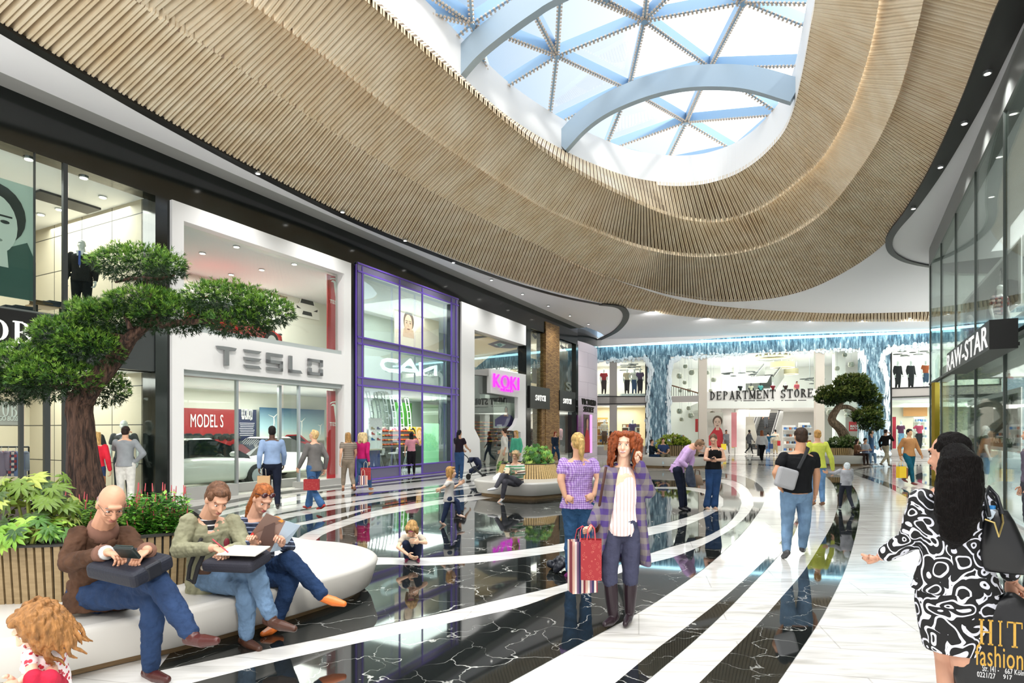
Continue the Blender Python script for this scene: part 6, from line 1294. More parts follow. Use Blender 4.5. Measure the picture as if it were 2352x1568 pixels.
def pose(kind='stand', h=1.70, at=(0, 0, 0), yaw=0., lean=0., **kw):
    """joints of a standing, walking or sitting figure; yaw 0 looks away from the camera, 180 towards it"""
    S = h/1.72; J = dict(hd=(0, .02, 1.60), nk=(0, 0, 1.45), pl=(0, 0, .96), ls=(-.18, 0, 1.40), rs=(.18, 0, 1.40), lh=(-.09, 0, .92), rh=(.09, 0, .92),
        le=(-.24, -.02, 1.12), re=(.24, -.02, 1.12), lw=(-.25, .06, .87), rw=(.25, .06, .87), lk=(-.095, .02, .50), rk=(.095, .02, .50), la=(-.10, -.02, .085), ra=(.10, -.02, .085))
    if kind == 'walk':
        J.update(lk=(-.09, .19, .52), la=(-.09, .26, .10), rk=(.09, -.03, .49), ra=(.10, -.32, .16), le=(-.23, -.12, 1.13), lw=(-.24, -.06, .88), re=(.23, .08, 1.13), rw=(.22, .22, .92))
    if kind == 'walk2':
        J.update(rk=(.09, .19, .52), ra=(.09, .26, .10), lk=(-.09, -.03, .49), la=(-.10, -.32, .16), re=(.23, -.12, 1.13), rw=(.24, -.06, .88), le=(-.23, .08, 1.13), lw=(-.22, .22, .92))
    if kind == 'sit':
        for k in ('hd', 'nk', 'pl', 'ls', 'rs', 'lh', 'rh', 'le', 're', 'lw', 'rw'): x, y, z = J[k]; J[k] = (x, y, z-.42)
        J.update(lk=(-.13, .42, .54), rk=(.13, .42, .54), la=(-.13, .46, .09), ra=(.13, .44, .09), le=(-.24, .10, .74), re=(.24, .10, .74), lw=(-.12, .30, .66), rw=(.12, .30, .66))
    arms = kw.pop('arms', None)
    d = -.42 if kind == 'sit' else 0
    A = {'phone': dict(le=(-.23, .06, 1.12), re=(.23, .06, 1.12), lw=(-.06, .28, 1.14), rw=(.07, .28, 1.14)), 'ear': dict(re=(.30, .12, 1.22), rw=(.13, .12, 1.50)), 'earl': dict(le=(-.30, .12, 1.22), lw=(-.13, .12, 1.50)),
         'hip': dict(re=(.36, -.05, 1.17), rw=(.18, .0, 1.0)), 'push': dict(le=(-.22, .10, 1.14), re=(.22, .10, 1.14), lw=(-.16, .36, 1.02), rw=(.16, .36, 1.02)), 'reach': dict(re=(.34, .16, 1.22), rw=(.42, .4, 1.2)),
         'point': dict(re=(.42, .1, 1.36), rw=(.66, .16, 1.40)), 'face': dict(le=(-.26, .15, 1.25), lw=(-.07, .18, 1.52), re=(.36, -.06, 1.15), rw=(.19, .0, .98))}
    for a in (arms or '').split('+'):
        for k, (x, y, z) in A.get(a, {}).items(): J[k] = (x, y, z+d)
    J.update(kw); R = Matrix.Rotation(-radians(yaw), 3, 'Z'); at = V(at); out = {}
    for k, v in J.items():
        v = V(v)*S
        if lean and k not in ('lk', 'rk', 'la', 'ra', 'lh', 'rh', 'pl'): pz = V((0, 0, J['pl'][2]*S)); v = Matrix.Rotation(-radians(lean), 3, 'X')@(v-pz)+pz
        out[k] = at+R@v
    f = R@V((0, 1, 0)); out['f'] = f; out['S'] = S
    return out
def pix(Y, h, f, **J):
    """joints read off the picture: (column, row, depth offset)"""
    out = {k: P(v[0], v[1], Y+(v[2] if len(v) > 2 else 0)) for k, v in J.items()}; out['S'] = h/1.72; out['f'] = V(f).normalized(); return out
def person(label, J, skin='#e3b596', hair=('short', '#3b2a20'), top=('#888888', 1.0), bottom=('pants', '#333a55'), shoes='#3a2a22', face=None, group=None, w=1., det=None, hem=0., sock=None, fold=None, topmat=None, botmat=None, hips=1., hs=1., coat=None, dress=None, toes=None, curl=(.5, .5), palms=None, name='person', mann=False, look=None, flare=1.0, grip=None):
    S = J['S']; f0 = J['f']; up = V((0, 0, 1)); hd, nk, pl = J['hd'], J['nk'], J['pl']; Yd = pl.y; det = det or max(.0055, .0011*Yd); near = Yd < 9
    tr = (nk-pl).normalized(); rt = (J['rs']-J['ls']).normalized(); fw = tr.cross(rt).normalized(); rt = fw.cross(tr); fw = V(fw)*1
    if fw.dot(f0) < 0 and abs(fw.dot(f0)) > .3: fw = -fw
    hr = (J['rh']-J['lh']).normalized(); hf = V((hr.y, -hr.x, 0))*-1
    if hf.dot(f0) < 0: hf = -hf
    hf.normalize()
    base = V((pl.x, pl.y, min(J['la'].z, J['ra'].z)-.08*S)); root = empty(name, base, label, 'mannequin' if mann else 'person', group)
    sk = M[skin] if skin in M else skinm(skin)
    lookd = V(look).normalized() if look else (face.normalized() if face else f0)
    hu = (hd-nk).normalized().lerp(up, .45).normalized(); ld = lookd; hR = ld.cross(hu).normalized(); hu = hR.cross(ld).normalized(); q = .86*S*hs
    def H(x, y, z): return hd+hR*(x*q)+ld*(y*q)+hu*(z*q)
    b = MB()
    def E(c, rx, ry, rz, n=16, k=11, m=b): m.ell(H(*c), hR*rx*q, ld*ry*q, hu*rz*q, n, k)
    E((0, -.012, .035), .078, .098, .098); E((0, .022, -.02), .066, .074, .105); E((0, .055, -.098), .032, .03, .024); E((0, .02, -.07), .055, .055, .045)
    E((0, .085, .045), .045, .02, .014) ; b.cap(H(0, .088, .02), H(0, .113, -.028), .010*q, .0155*q, 8); E((.034, .066, -.03), .024, .024, .022); E((-.034, .066, -.03), .024, .024, .022)
    E((0, .083, -.062), .026, .014, .017); E((0, .094, -.067), .018, .010, .006)
    for s in (-1, 1): E((s*.079, -.004, -.008), .012, .022, .032, 8, 6); b.ell(H(s*.012, .103, -.03), hR*.009*q, ld*.009*q, hu*.008*q, 6, 5)
    b.cap(H(0, -.022, -.05), nk-fw*.005*S, .054*S*hs, .060*S*w, 12); b.cap(nk, nk+(pl-nk)*.12, .06*S, .08*S, 12)
    def torso(m, g=0., zb=-.06, top_=True, gw=1.):
        T = nk-pl; L = T.length; sw = (J['rs']-J['ls']).length/2; mid = (J['rs']+J['ls'])/2
        P_ = [(zb, .155*hips*S, .105*S*w, hr, hf), (0., .165*hips*S, .118*S*w, hr, hf), (.22, .142*S*w, .105*S*w, rt, fw), (.45, .140*S*w, .105*S*w, rt, fw), (.68, .158*S*w, .118*S*w, rt, fw), (.84, sw*.98, .108*S*w, rt, fw), (.93, sw*.86, .085*S*w, rt, fw), (1.0, .07*S, .065*S, rt, fw)]
        m.loft([oval(pl+T*t, a, c, (r1+g)*gw, (r2+g)*gw, 20) for t, r1, r2, a, c in P_ if top_ or t < .9])
    torso(b)
    def arm(m, s, g=0., a=1., r=(.050, .042, .036, .027)):
        sh, el, wr = J[s+'s'], J[s+'e'], J[s+'w']; g2 = g
        w_, g_ = 1+(w-1)*.4, 0; m.cap(sh+(pl-sh)*.02, sh.lerp(el, min(1, a/.5) if a < .5 else 1), r[0]*S*w_+g2, (r[1] if a >= .5 else r[0]*.95)*S*w_+g2*1.15, 12)
        if a > .5: k = (a-.5)/.5; m.cap(el, el.lerp(wr, k), r[1]*S*w*.98+g2, (r[1]+(r[3]-r[1])*k)*S+g2, 12); m.cap(el.lerp(wr, .05), el.lerp(wr, min(k, .35)), r[2]*S*1.12+g2, r[2]*S*1.1+g2, 12)
        if a > .3: m.ell(sh+(pl-sh)*.09, rt*(.05*S+g2), fw*(.056*S+g2), tr*(.06*S+g2), 12, 8)
    def leg(m, s, g=0., a=1., fl=0., r=(.092, .060, .056, .038)):
        h_, k_, an = J[s+'h'], J[s+'k'], J[s+'a']; pts = [h_+V((0, 0, .03*S))]; rr = [r[0]*S*hips+g]
        if a >= .5: m.cap(h_, h_.lerp(k_, .5), r[0]*S*hips+g, (r[0]*.55+r[1]*.45)*S+g, 14); m.cap(h_.lerp(k_, .5), k_, (r[0]*.55+r[1]*.45)*S+g, r[1]*S+g, 14)
        else: m.cap(h_, h_.lerp(k_, a*2), r[0]*S*hips+g, (r[0]+(r[1]-r[0])*a*2)*S+g, 14); return
        k = (a-.5)/.5
        if k > 0:
            c = k_.lerp(an, min(.35, k)); m.cap(k_, c, r[1]*S+g, r[2]*S+g, 14)
            if k > .35: m.cap(c, k_.lerp(an, k), r[2]*S+g, (r[2]+(r[3]-r[2])*(k-.35)/.65)*S+g+fl*S, 14)
    for s in 'lr': arm(b, s, 0, 1.); leg(b, s, -.004 if bottom else 0, 1.)
    # feet
    F = {}
    for s in 'lr':
        an, kn = J[s+'a'], J[s+'k']; sh = (an-kn).normalized()
        d = (J[s+'t']-an) if s+'t' in J else None
        if d is None:
            d = V((hf.x, hf.y, 0)) if abs(sh.z) > .55 else (V((0, 0, 1))+hf).normalized(); d = (d-sh*d.dot(sh)*.75).normalized()
            if an.z-base.z < .13*S: d = V((d.x, d.y, 0)).normalized()
            d = d*.15*S-up*.03*S if an.z-base.z < .13*S else d*.15*S
        F[s] = d; heel = an-d.normalized()*.045*S+sh*.035*S; toe = an+d; kf = .62 if shoes and shoes[0] != '~' else 1; b.cap(heel, an+d*.45+sh*.025*S, .028*S*kf, .033*S*kf, 8); b.cap(an+d*.4+sh*.02*S, an+d*(1 if kf == 1 else .85), .033*S*kf, .020*S*kf, 8)
    raw = MB()
    for i, s in enumerate('lr'):
        wr, el = J[s+'w'], J[s+'e']; hdir = (J[s+'f'] if s+'f' in J else wr+(wr-el))-wr; nn = V(palms[i]) if palms else (-rt if s == 'r' else rt)*-1
        hand(raw, wr, hdir, nn, S*hs*.98 if hs > 1.1 else S, curl[i], 7 if near else 5, 1 if s == 'l' else -1)
    body = b.build('body', sk, root, True); vox(body, det*1.05, 3 if near else 2); BAKE.append((body, raw))
    # features
    hst, hc = hair
    if Yd < 17 and not mann:
        for s in (-1, 1):
            e = MB(); e.ell(H(s*.030, .0805, .008), hR*.0145*q, ld*.0085*q, hu*.0085*q, 10, 7); ew = e.build('eye', mat('#efeae4', .2), root, True)
            e = MB(); e.ell(H(s*.030, .0865, .008), hR*.0068*q, ld*.0038*q, hu*.0068*q, 10, 7); e.build('iris', mat('#3a2b20', .15), ew, True)
            e = MB(); e.cap(H(s*.045, .080, .019), H(s*.016, .0885, .018), .0026*q, .0026*q, 6); e.build('eyelid', mat('#a8745c', .5), root, True)
            e = MB(); e.cap(H(s*.050, .078, .034), H(s*.032, .088, .041), .0040*q, .0048*q, 6); e.cap(H(s*.032, .088, .041), H(s*.014, .0925, .036), .0048*q, .0036*q, 6); e.build('eyebrow', hairm(hc), root, True)
        e = MB(); e.ell(H(0, .1005, -.0575), hR*.0235*q, ld*.0075*q, hu*.0045*q, 10, 7); e.ell(H(0, .0995, -.067), hR*.0195*q, ld*.008*q, hu*.0058*q, 10, 7); e.build('mouth', mat('#b5565a' if hst in ('curly', 'long', 'bob', 'pony', 'tail', 'bun') else '#a9695c', .4), root, True)
    # hair
    hm = hairm(hc); m = MB(); rnd = random.Random(int(hd.x*100)+7)
    def C(c, rx, ry, rz, n=14, k=10): m.ell(H(*c), hR*rx*q, ld*ry*q, hu*rz*q, n, k)
    if hst not in ('bald', 'none'):
        C((0, -.026, .052), .088, .100, .096); C((0, -.045, .0), .086, .078, .09)
        if hst == 'short':
            C((0, .035, .105), .062, .055, .034)
            for s in (-1, 1): C((s*.068, .012, .05), .018, .045, .045)
        if hst in ('long', 'curly', 'bob'):
            for s in (-1, 1): C((s*.072, .018, .035), .028, .06, .075); C((s*.04, .045, .108), .05, .045, .028)
        if hst in ('long',):
            L = .40; m.loft([oval(H(0, -.035-.012*i, -.0-L*i/5), hR, ld, (.088+.006*i)*q, (.055-.003*i)*q, 14) for i in range(6)])
            for s in (-1, 1): m.cap(H(s*.078, .015, .0), H(s*.085, .0, -.20), .026*q, .022*q, 8)
        if hst == 'bob':
            for s in (-1, 1): m.cap(H(s*.08, .0, .02), H(s*.078, .012, -.105), .034*q, .026*q, 8)
            C((0, -.06, -.05), .085, .055, .08)
        if hst == 'curly':
            for i in range(150):
                a = rnd.uniform(-2.5, 2.5); z0_ = rnd.uniform(.04, .135); L_ = rnd.uniform(.16, .34)*(1 if abs(a) > .7 or z0_ < .1 else .9); ph = rnd.uniform(0, 6); pts = []
                for k in range(13):
                    t = k/12; rr_ = .085+.062*sin(min(1, t*1.5)*pi/2)*(1-.15*t); z = z0_-L_*t*t*.6-L_*.4*t; aa = a*(1-.0*t)
                    x, y = sin(aa)*rr_*1.1, -.03-cos(aa)*rr_*.85
                    if y > .02 and abs(x) < .078 and z < .085: x = math.copysign(.085+.02*t, x if abs(x) > .002 else a)
                    pts.append(H(x+.013*sin(ph+k*1.5), y+.013*cos(ph+k*1.5), z))
                m.tube(pts, [.012*q]*12+[.005*q], 6)
        if hst in ('pony', 'tail'):
            m.sph(H(0, -.115, .06), .028*q, 10, 7); L = .42 if hst == 'tail' else .17; m.tube([H(0, -.115, .06), H(0, -.155, .03), H(0, -.15, -.06), H(0, -.13, -.06-L*.4), H(.005, -.11, -.06-L)], [.022*q, .035*q, .042*q, .040*q if hst == 'pony' else .06*q, .010*q], 10)
        if hst == 'bun': m.sph(H(0, -.12, .07), .045*q, 10, 8)
        if hst == 'cap': pass
        hm_ = hm if hst != 'cap' else mat(hc, .8, var=.15, vs=40)
        ho = m.build('hair' if hst != 'cap' else 'cap', hm_, root, True); vox(ho, max(.0045, det*.8), 1 if hst == 'curly' else 2, .008*S if near else 0, .02)
        if hst == 'cap':
            m = MB(); m.ell(H(0, .10, .045), hR*.07*q, ld*.075*q, hu*.012*q); m.build('visor', hm_, root, True)
    elif hst == 'bald' and not mann:
        C((0, -.034, .0), .0815, .085, .062); ho = m.build('hair', mat(hc, .8, var=.3, vs=60), root, True); vox(ho, max(.0045, det*.8), 2)
    if mann: pass
    # lower clothes
    fd = fold if fold is not None else (.027*S if near else .0)
    if bottom:
        kind, bc = bottom[0], bottom[1]; ln = bottom[2] if len(bottom) > 2 else 1.; m = MB(); bm_ = botmat or fabric(bc, .18, .3, 60, 10)
        if kind in ('pants', 'shorts'):
            torso_r = [oval(pl+up*z*S, hr, hf, a*hips*S, c*S, 20) for z, a, c in ((-.14, .10, .07), (-.08, .168, .115), (0, .170, .124), (.07, .155, .117))]
            m.loft(torso_r)
            for s in 'lr': leg(m, s, .011*S, ln*.97, (flare-1)*.03)
        else:
            zb = bottom[2] if len(bottom) > 2 else .45
            kk = (J['lk']+J['rk'])/2; m.loft([oval(pl+up*.08*S, hr, hf, .15*S, .11*S, 20), oval(pl-up*.05*S, hr, hf, .18*S*hips, .13*S, 20), oval(pl.lerp(kk, .6), hr, hf, .19*S*hips, .14*S, 20), oval(pl.lerp(kk, zb*2), hr, hf, .175*S*flare, .14*S*flare, 20)])
        o = m.build({'pants': 'trousers'}.get(kind, kind), bm_, root, True); vox(o, det*1.15, 3 if near else 2, fd, .065)
    if top:
        tc_, sl = top[0], top[1]; m = MB(); tm = topmat or fabric(tc_, .12, .35, 30, 7); torso(m, .012*S, -.03-hem, top_=False); m.loft([oval(pl+(nk-pl)*t, rt, fw, r1, r2, 18) for t, r1, r2 in ((.78, (J['rs']-J['ls']).length/2+.012*S, .118*S*w), (.9, (J['rs']-J['ls']).length/2*.92+.01*S, .1*S*w), (.965, .085*S, .082*S))] if sl > 0 else [oval(pl+(nk-pl)*t, rt, fw, r1*S, r2*S, 18) for t, r1, r2 in ((.7, .165*w, .128), (.8, .14*w, .118), (.9, .10*w, .10))])
        if sl > 0:
            for s in 'lr': arm(m, s, .013*S, sl)
        else:
            for s in (-1, 1): m.cap(pl+(nk-pl)*.8+rt*s*.095*S+fw*.09*S, pl+(nk-pl)*1.0+rt*s*.085*S, .018*S, .018*S, 8); m.cap(pl+(nk-pl)*1.0+rt*s*.085*S, pl+(nk-pl)*.82+rt*s*.1*S-fw*.085*S, .018*S, .018*S, 8)
        if hem > 0: m.loft([oval(pl+up*.06*S, hr, hf, .160*S*w, .125*S*w, 20), oval(pl-up*.04*S, hr, hf, .185*S*hips, .140*S, 20), oval(pl-up*(.04+hem*.6)*S, hr, hf, .19*S*hips, .145*S, 20)])
        if coat:      # long open coat: skirts falling to the hem
            m = MB(); sw = (J['rs']-J['ls']).length/2
            for s in (-1, 1):
                side = lambda t, a, b_: pl+(nk-pl)*t+rt*s*a*S+fw*b_*S
                m.loft([oval(pl+(nk-pl)*t+rt*s*a*S+fw*b_*S, rt, fw, ra*S, rb*S, 14) for t, a, b_, ra, rb in ((.97, .09, -.01, .06, .085), (.8, .115, -.01, .09, .125), (.5, .11, .0, .075, .13), (.15, .13, -.005, .08, .14), (-.3, .16+(.06 if s > 0 else .0), -.01, .07, .15), (-.3-coat, .20+(.12 if s*coat > 0 and s < 0 else .02), -.02, .065, .16))])
                arm(m, 'r' if s > 0 else 'l', .02*S, .97)
            m.loft([oval(pl+(nk-pl)*t-fw*b_*S, rt, fw, ra*S, rb*S, 16) for t, b_, ra, rb in ((.95, .06, .10, .05), (.8, .07, .17, .06), (.5, .08, .15, .05), (.1, .09, .18, .05), (-.3-coat, .10, .25, .045))])
            m.loft([oval(nk+rt*s_*.0+up*z*S, rt, fw, a*S, b_*S, 16) for z, a, b_ in ((-.045, .10, .09), (.0, .085, .082), (.02, .07, .075))] if False else [oval(nk+up*z*S-fw*.015*S, rt, fw, a*S, b_*S, 16) for z, a, b_ in ((-.06, .11, .07), (-.01, .09, .062))])
            o = m.build('coat', tm, root, True); vox(o, det*1.15, 3, fd*1.2, .10)
        else:
            o = m.build('top' if not dress else 'dress', tm, root, True)
            vox(o, det*1.1, 3 if near else 2, fd*1.15, .07)
    if shoes:
        for s in 'lr':
            an, d = J[s+'a'], F[s]; sh = (an-J[s+'k']).normalized(); m = MB(); hl = an-d.normalized()*.05*S+sh*.038*S
            m.cap(hl, an+d*.4+sh*.03*S, .034*S, .038*S, 10); m.cap(an+d*.4+sh*.028*S, an+d*1.05+sh*.008*S, .038*S, .024*S, 10)
            if shoes[0] == '!': m.cap(J[s+'k'].lerp(an, .12), J[s+'k'].lerp(an, .45), .064*S, .060*S, 12); m.cap(J[s+'k'].lerp(an, .45), an, .060*S, .045*S, 12)
            elif not shoes[0] == '~': m.cap(an+sh*.01*S, an-sh*.03*S, .042*S, .040*S, 10)
            o = m.build('boot' if shoes[0] == '!' else 'shoe', mat(shoes.lstrip('!~'), .35, bump=.15, bs=40), root, True); vox(o, det*.95, 2)
    return root, H, dict(rt=rt, fw=fw, F=F, hr=hr, hf=hf, q=q)
def bake_people():
    for o, raw in BAKE: pass
    dg = bpy.context.evaluated_depsgraph_get()
    for o, raw in BAKE:
        me = bpy.data.meshes.new_from_object(o.evaluated_get(dg)); hm_ = raw.mesh(smooth=True); bm = bmesh.new(); bm.from_mesh(me); bm.from_mesh(hm_)
        for f in bm.faces: f.smooth = True
        old = o.data; m_ = old.materials[0]; bm.to_mesh(me); bm.free(); o.modifiers.clear(); o.data = me
        if not me.materials: me.materials.append(m_)
        bpy.data.meshes.remove(hm_)
def bag(name, c, d, W, Hh_, T, m, label, cat='bag', handles='#d8d0c0', hl=.18, mats2=None, taper=0., group=None, tilt=0.):
    """paper carrier: c is the middle of the top edge"""
    d = V(d).normalized(); n = V((-d.y, d.x, 0)).normalized(); c = V(c); dn = V((d.x*tilt, d.y*tilt, -1)).normalized(); o = empty(name, c+dn*Hh_, label, cat, group)
    mb = MB(); b = c+dn*Hh_; A = [c-d*W/2-n*T/2, c+d*W/2-n*T/2, c+d*W/2+n*T/2, c-d*W/2+n*T/2]; B_ = [b-d*(W/2+taper)-n*T/2, b+d*(W/2+taper)-n*T/2, b+d*(W/2+taper)+n*T/2, b-d*(W/2+taper)+n*T/2]
    mb.add(B_+A, [(0, 3, 2, 1), (0, 1, 5, 4), (1, 2, 6, 5), (2, 3, 7, 6), (3, 0, 4, 7)]); q = mb.build('body', m, o); s = q.modifiers.new('sheet', 'SOLIDIFY'); s.thickness = .004
    for k in (-1, 1):
        if handles: mb = MB(); e = n*T/2*k; mb.tube([c+e-d*W*.2, c+e*.6-d*W*.16+V((0, 0, hl*.7)), c+V((0, 0, hl)), c+e*.6+d*W*.16+V((0, 0, hl*.7)), c+e+d*W*.2], .004, 6); mb.build('handle', mat(handles, .6), o)
    return o
# ---------------------------------------------------------------- the people in front
def m_plaid(name, c1, c2, c3, s):
    return m_check(name, c1, c3, s, c2)
def V2(x, y): return V((x, y, 0))
DEN = lambda c: fabric(c, .28, .35, 90, 6)
# bald man
J = pix(4.12, 1.86, (.62, -.78, 0), hd=(256, 1158, -.12), nk=(236, 1212, -.02), pl=(232, 1352, .16), rs=(180, 1226, -.10), ls=(288, 1226, .08), re=(158, 1292, -.22), rw=(248, 1268, -.38), le=(332, 1290, -.08), lw=(338, 1262, -.34),
        rh=(222, 1362, .06), lh=(262, 1358, .14), rk=(352, 1368, -.18), ra=(346, 1536, -.12), rt=(382, 1556, -.24), lk=(362, 1335, -.28), la=(440, 1458, -.40), lt=(492, 1468, -.46), rf=(280, 1278, -.42), lf=(318, 1278, -.40))
r, H, I = person('bald man with glasses in a brown suede jacket, seated left on the big bench', J, '#cf9a7c', ('bald', '#8d8078'), ('#4a3022', .92), ('pants', '#2f4a72'), '#4a1f1a', look=(.62, -.62, -.62), w=1.12, hips=1.1, hem=.14, curl=(.7, .6), topmat=fabric('#4c3527', .35, .5, 26, 9), botmat=DEN('#273a5a'), hs=1.06, palms=[(0, .2, 1), (0, .2, 1)])
mb = MB()
for s in (-1, 1): mb.tube([H(s*.03+.024*cos(a*pi/8), .098, .005+.019*sin(a*pi/8)) for a in range(17)], .0016, 5); mb.tube([H(s*.054, .096, .01), H(s*.08, .01, .012)], .0016, 5)
mb.tube([H(-.008, .1, .008), H(.008, .1, .008)], .0016, 5); mb.build('spectacles', mat('#4a4540', .3, .6), r)
b = MB(); b.loft([oval(J['nk']+V((0, 0, z)), I['rt'], I['fw'], a, c) for z, a, c in ((-.05, .105, .10), (.0, .095, .088), (.035, .082, .078))]); b.build('collar', fabric('#7b5a4c', .1), r, True)
for s, e, w_ in (('r', 're', 'rw'), ('l', 'le', 'lw')):
    b = MB(); b.tube([J[e].lerp(J[w_], .8), J[e].lerp(J[w_], .93)], .056, 14); b.build('cuff', fabric('#7b5a4c', .1), r, True)
b = MB(); b.tube([J['re'].lerp(J['rw'], .93), J['re'].lerp(J['rw'], .99)], .045, 12); b.build('shirt_cuff', mat('#d9d9d6', .8), r, True)
c = P(300, 1300, 3.78)
o = empty('briefcase', c, 'dark navy briefcase lying on the bald man\'s lap', 'briefcase'); Rm = Matrix.Rotation(-.30, 3, 'Z')@Matrix.Rotation(.10, 3, 'Y')@Matrix.Rotation(.25, 3, 'X')
b = MB(); b.box(c, (.40, .30, .10), R=Rm); b.build('body', mat('#141826', .6, bump=.3, bs=80), o, bevel=.03); b = MB(); b.box(c+V((0, 0, .002)), (.405, .12, .104), R=Rm); b.build('flap', mat('#10131d', .5), o, bevel=.02)
c2 = P(292, 1268, 3.66); o = empty('tablet_case', c2, 'dark green-black tablet case in the bald man\'s hands', 'tablet'); b = MB(); b.box(c2, (.15, .10, .022), R=Matrix.Rotation(-.25, 3, 'Z')@Matrix.Rotation(-.9, 3, 'X')); b.build('case', mat('#12201d', .35), o, bevel=.01); b = MB(); b.box(c2+V((0, .006, .012)), (.13, .085, .004), R=Matrix.Rotation(-.25, 3, 'Z')@Matrix.Rotation(-.9, 3, 'X')); b.build('screen', mat('#1d3a34', .15), o)
# man in the olive jacket
J = pix(4.75, 1.84, (.58, -.81, 0), hd=(499, 1147, -.10), nk=(478, 1190, 0), pl=(488, 1322, .12), rs=(432, 1196, -.10), ls=(536, 1196, .10), re=(412, 1262, -.20), rw=(494, 1258, -.38), le=(566, 1262, -.02), lw=(520, 1262, -.32),
        rh=(476, 1328, .05), lh=(515, 1326, .10), lk=(582, 1302, -.25), la=(622, 1418, -.30), lt=(672, 1440, -.36), rk=(566, 1346, -.20), ra=(566, 1464, -.16), rt=(594, 1486, -.26), rf=(516, 1270, -.42), lf=(500, 1274, -.38))
r, H, I = person('man with short brown hair in an olive jacket, writing on a pad on his lap', J, '#dca98c', ('short', '#6a4a36'), ('#8b8a70', .92), ('pants', '#6f8fb0'), '#4a2d20', look=(.60, -.62, -.60), w=1.08, hem=.16, curl=(.7, .7), topmat=fabric('#8d8c72', .18, .5, 24, 8), botmat=DEN('#66809c'), hs=1.05, palms=[(0, .2, 1), (0, .2, 1)])
b = MB(); b.loft([oval(pp, I['rt'], I['fw'], a, c) for pp, a, c in ((J['nk']+(J['pl']-J['nk'])*.45+I['fw']*.082, .045, .055), (J['nk']+(J['pl']-J['nk'])*.1+I['fw']*.055, .05, .06), (J['nk']+V((0, 0, .03)), .07, .068))]); b.build('shirt', m_stripe('dark_striped_shirt', ['#17181d', '#17181d', '#17181d', '#cfcfcf'], 24), r, True)
b = MB(); p_ = J['nk'].lerp(J['pl'], .35)+I['rt']*-.10+I['fw']*.135; b.ell(p_, I['rt']*.022, I['fw']*.006, V((0, 0, .035))); b.build('badge', mat('#7a2030', .5), r, True)
c = P(545, 1288, 4.40); o = empty('laptop_bag', c, 'dark navy laptop bag on the lap of the man in the olive jacket', 'bag'); Rm = Matrix.Rotation(-.15, 3, 'Z')@Matrix.Rotation(.15, 3, 'X')
b = MB(); b.box(c, (.40, .28, .085), R=Rm); b.build('body', mat('#24242f', .75, bump=.3, bs=90), o, bevel=.03)
b = MB(); st_ = P(452, 1262, 4.45); b.tube([P(462, 1238, 4.62), P(450, 1262, 4.5), P(436, 1300, 4.5), P(432, 1330, 4.5), P(445, 1338, 4.48), P(455, 1300, 4.46), P(470, 1268, 4.45)], .016, 6); b.build('strap', mat('#1c1c20', .7), o)
c3 = P(560, 1264, 4.36); o = empty('writing_pad', c3, 'pale writing pad under the hand of the man in the olive jacket', 'paper'); b = MB(); b.box(c3, (.30, .20, .008), R=Rm); b.build('sheets', mat('#d8d5cc', .6), o)
o = empty('pen', P(515, 1262, 4.32), 'thin red and silver pen in the hand of the man in the olive jacket', 'pen'); b = MB(); b.tube([P(488, 1238, 4.34), P(524, 1268, 4.30)], .005, 6); b.build('barrel', mat('#b5444c', .3), o)
c4 = P(470, 1302, 4.55); o = empty('camera_pouch', c4, 'small brown pouch with a round emblem hanging at the olive jacket man\'s hip', 'pouch'); b = MB(); b.box(c4, (.09, .05, .11)); b.build('body', mat('#4f372b', .8), o, bevel=.015); b = MB(); b.tube([c4+V((0, -.026, .0)), c4+V((0, -.031, .0))], .018, 14); b.build('emblem', mat('#b9ad9a', .5), o)
# woman with the magazine
J = pix(5.0, 1.74, (.55, -.83, 0), hd=(604, 1146, -.05), nk=(583, 1190, .02), pl=(592, 1310, .10), rs=(556, 1200, -.04), ls=(625, 1200, .10), re=(550, 1256, -.14), rw=(584, 1252, -.36), le=(662, 1256, .0), lw=(646, 1248, -.30),
        rh=(582, 1318, .05), lh=(616, 1316, .10), lk=(664, 1284, -.22), la=(744, 1368, -.28), lt=(786, 1384, -.30), rk=(668, 1330, -.14), ra=(634, 1432, -.14), rt=(606, 1452, -.22), rf=(582, 1232, -.40), lf=(646, 1224, -.38))
r, H, I = person('woman in a navy striped top, sunglasses on her hair, reading a magazine', J, '#e0ad92', ('tail', '#98582c'), ('#22304a', .92), ('pants', '#22406a'), '~#e2762e', look=(.55, -.62, -.58), curl=(.9, .7), topmat=m_stripe('navy_fine_stripes', ['#1c2740', '#1c2740', '#1c2740', '#8f9bb2'], 26, 2, .2), botmat=DEN('#1d3252'), hs=1.02, palms=[(0, 1, -.2), (0, 1, -.2)], w=.94)
b = MB()
for s in (-1, 1): b.ell(H(s*.036, .075, .105), I['rt']*.024+V((0, 0, 0)), V((0, -.008, .006)), V((0, .01, .020)))
b.tube([H(-.085, -.01, .06), H(-.06, .065, .10), H(.06, .065, .10), H(.085, -.01, .06)], .004, 6); b.build('sunglasses', mat('#3a1418', .12), r, True)
c = P(622, 1222, 4.62); o = empty('magazine', c, 'open colour magazine held up by the woman in the navy top', 'magazine')
for k, (q, m_, nm) in enumerate((([(571, 1232, 4.60), (612, 1178, 4.55), (656, 1196, 4.66), (620, 1268, 4.66)], '#8f7468', 'cover'), ([(620, 1268, 4.66), (656, 1196, 4.66), (690, 1206, 4.74), (650, 1262, 4.74)], '#b7c8d8', 'back_page'))):
    b = MB(); b.prism([P(*z) for z in q], (0, .006, .0)); b.build(nm, mat(m_, .35), o)
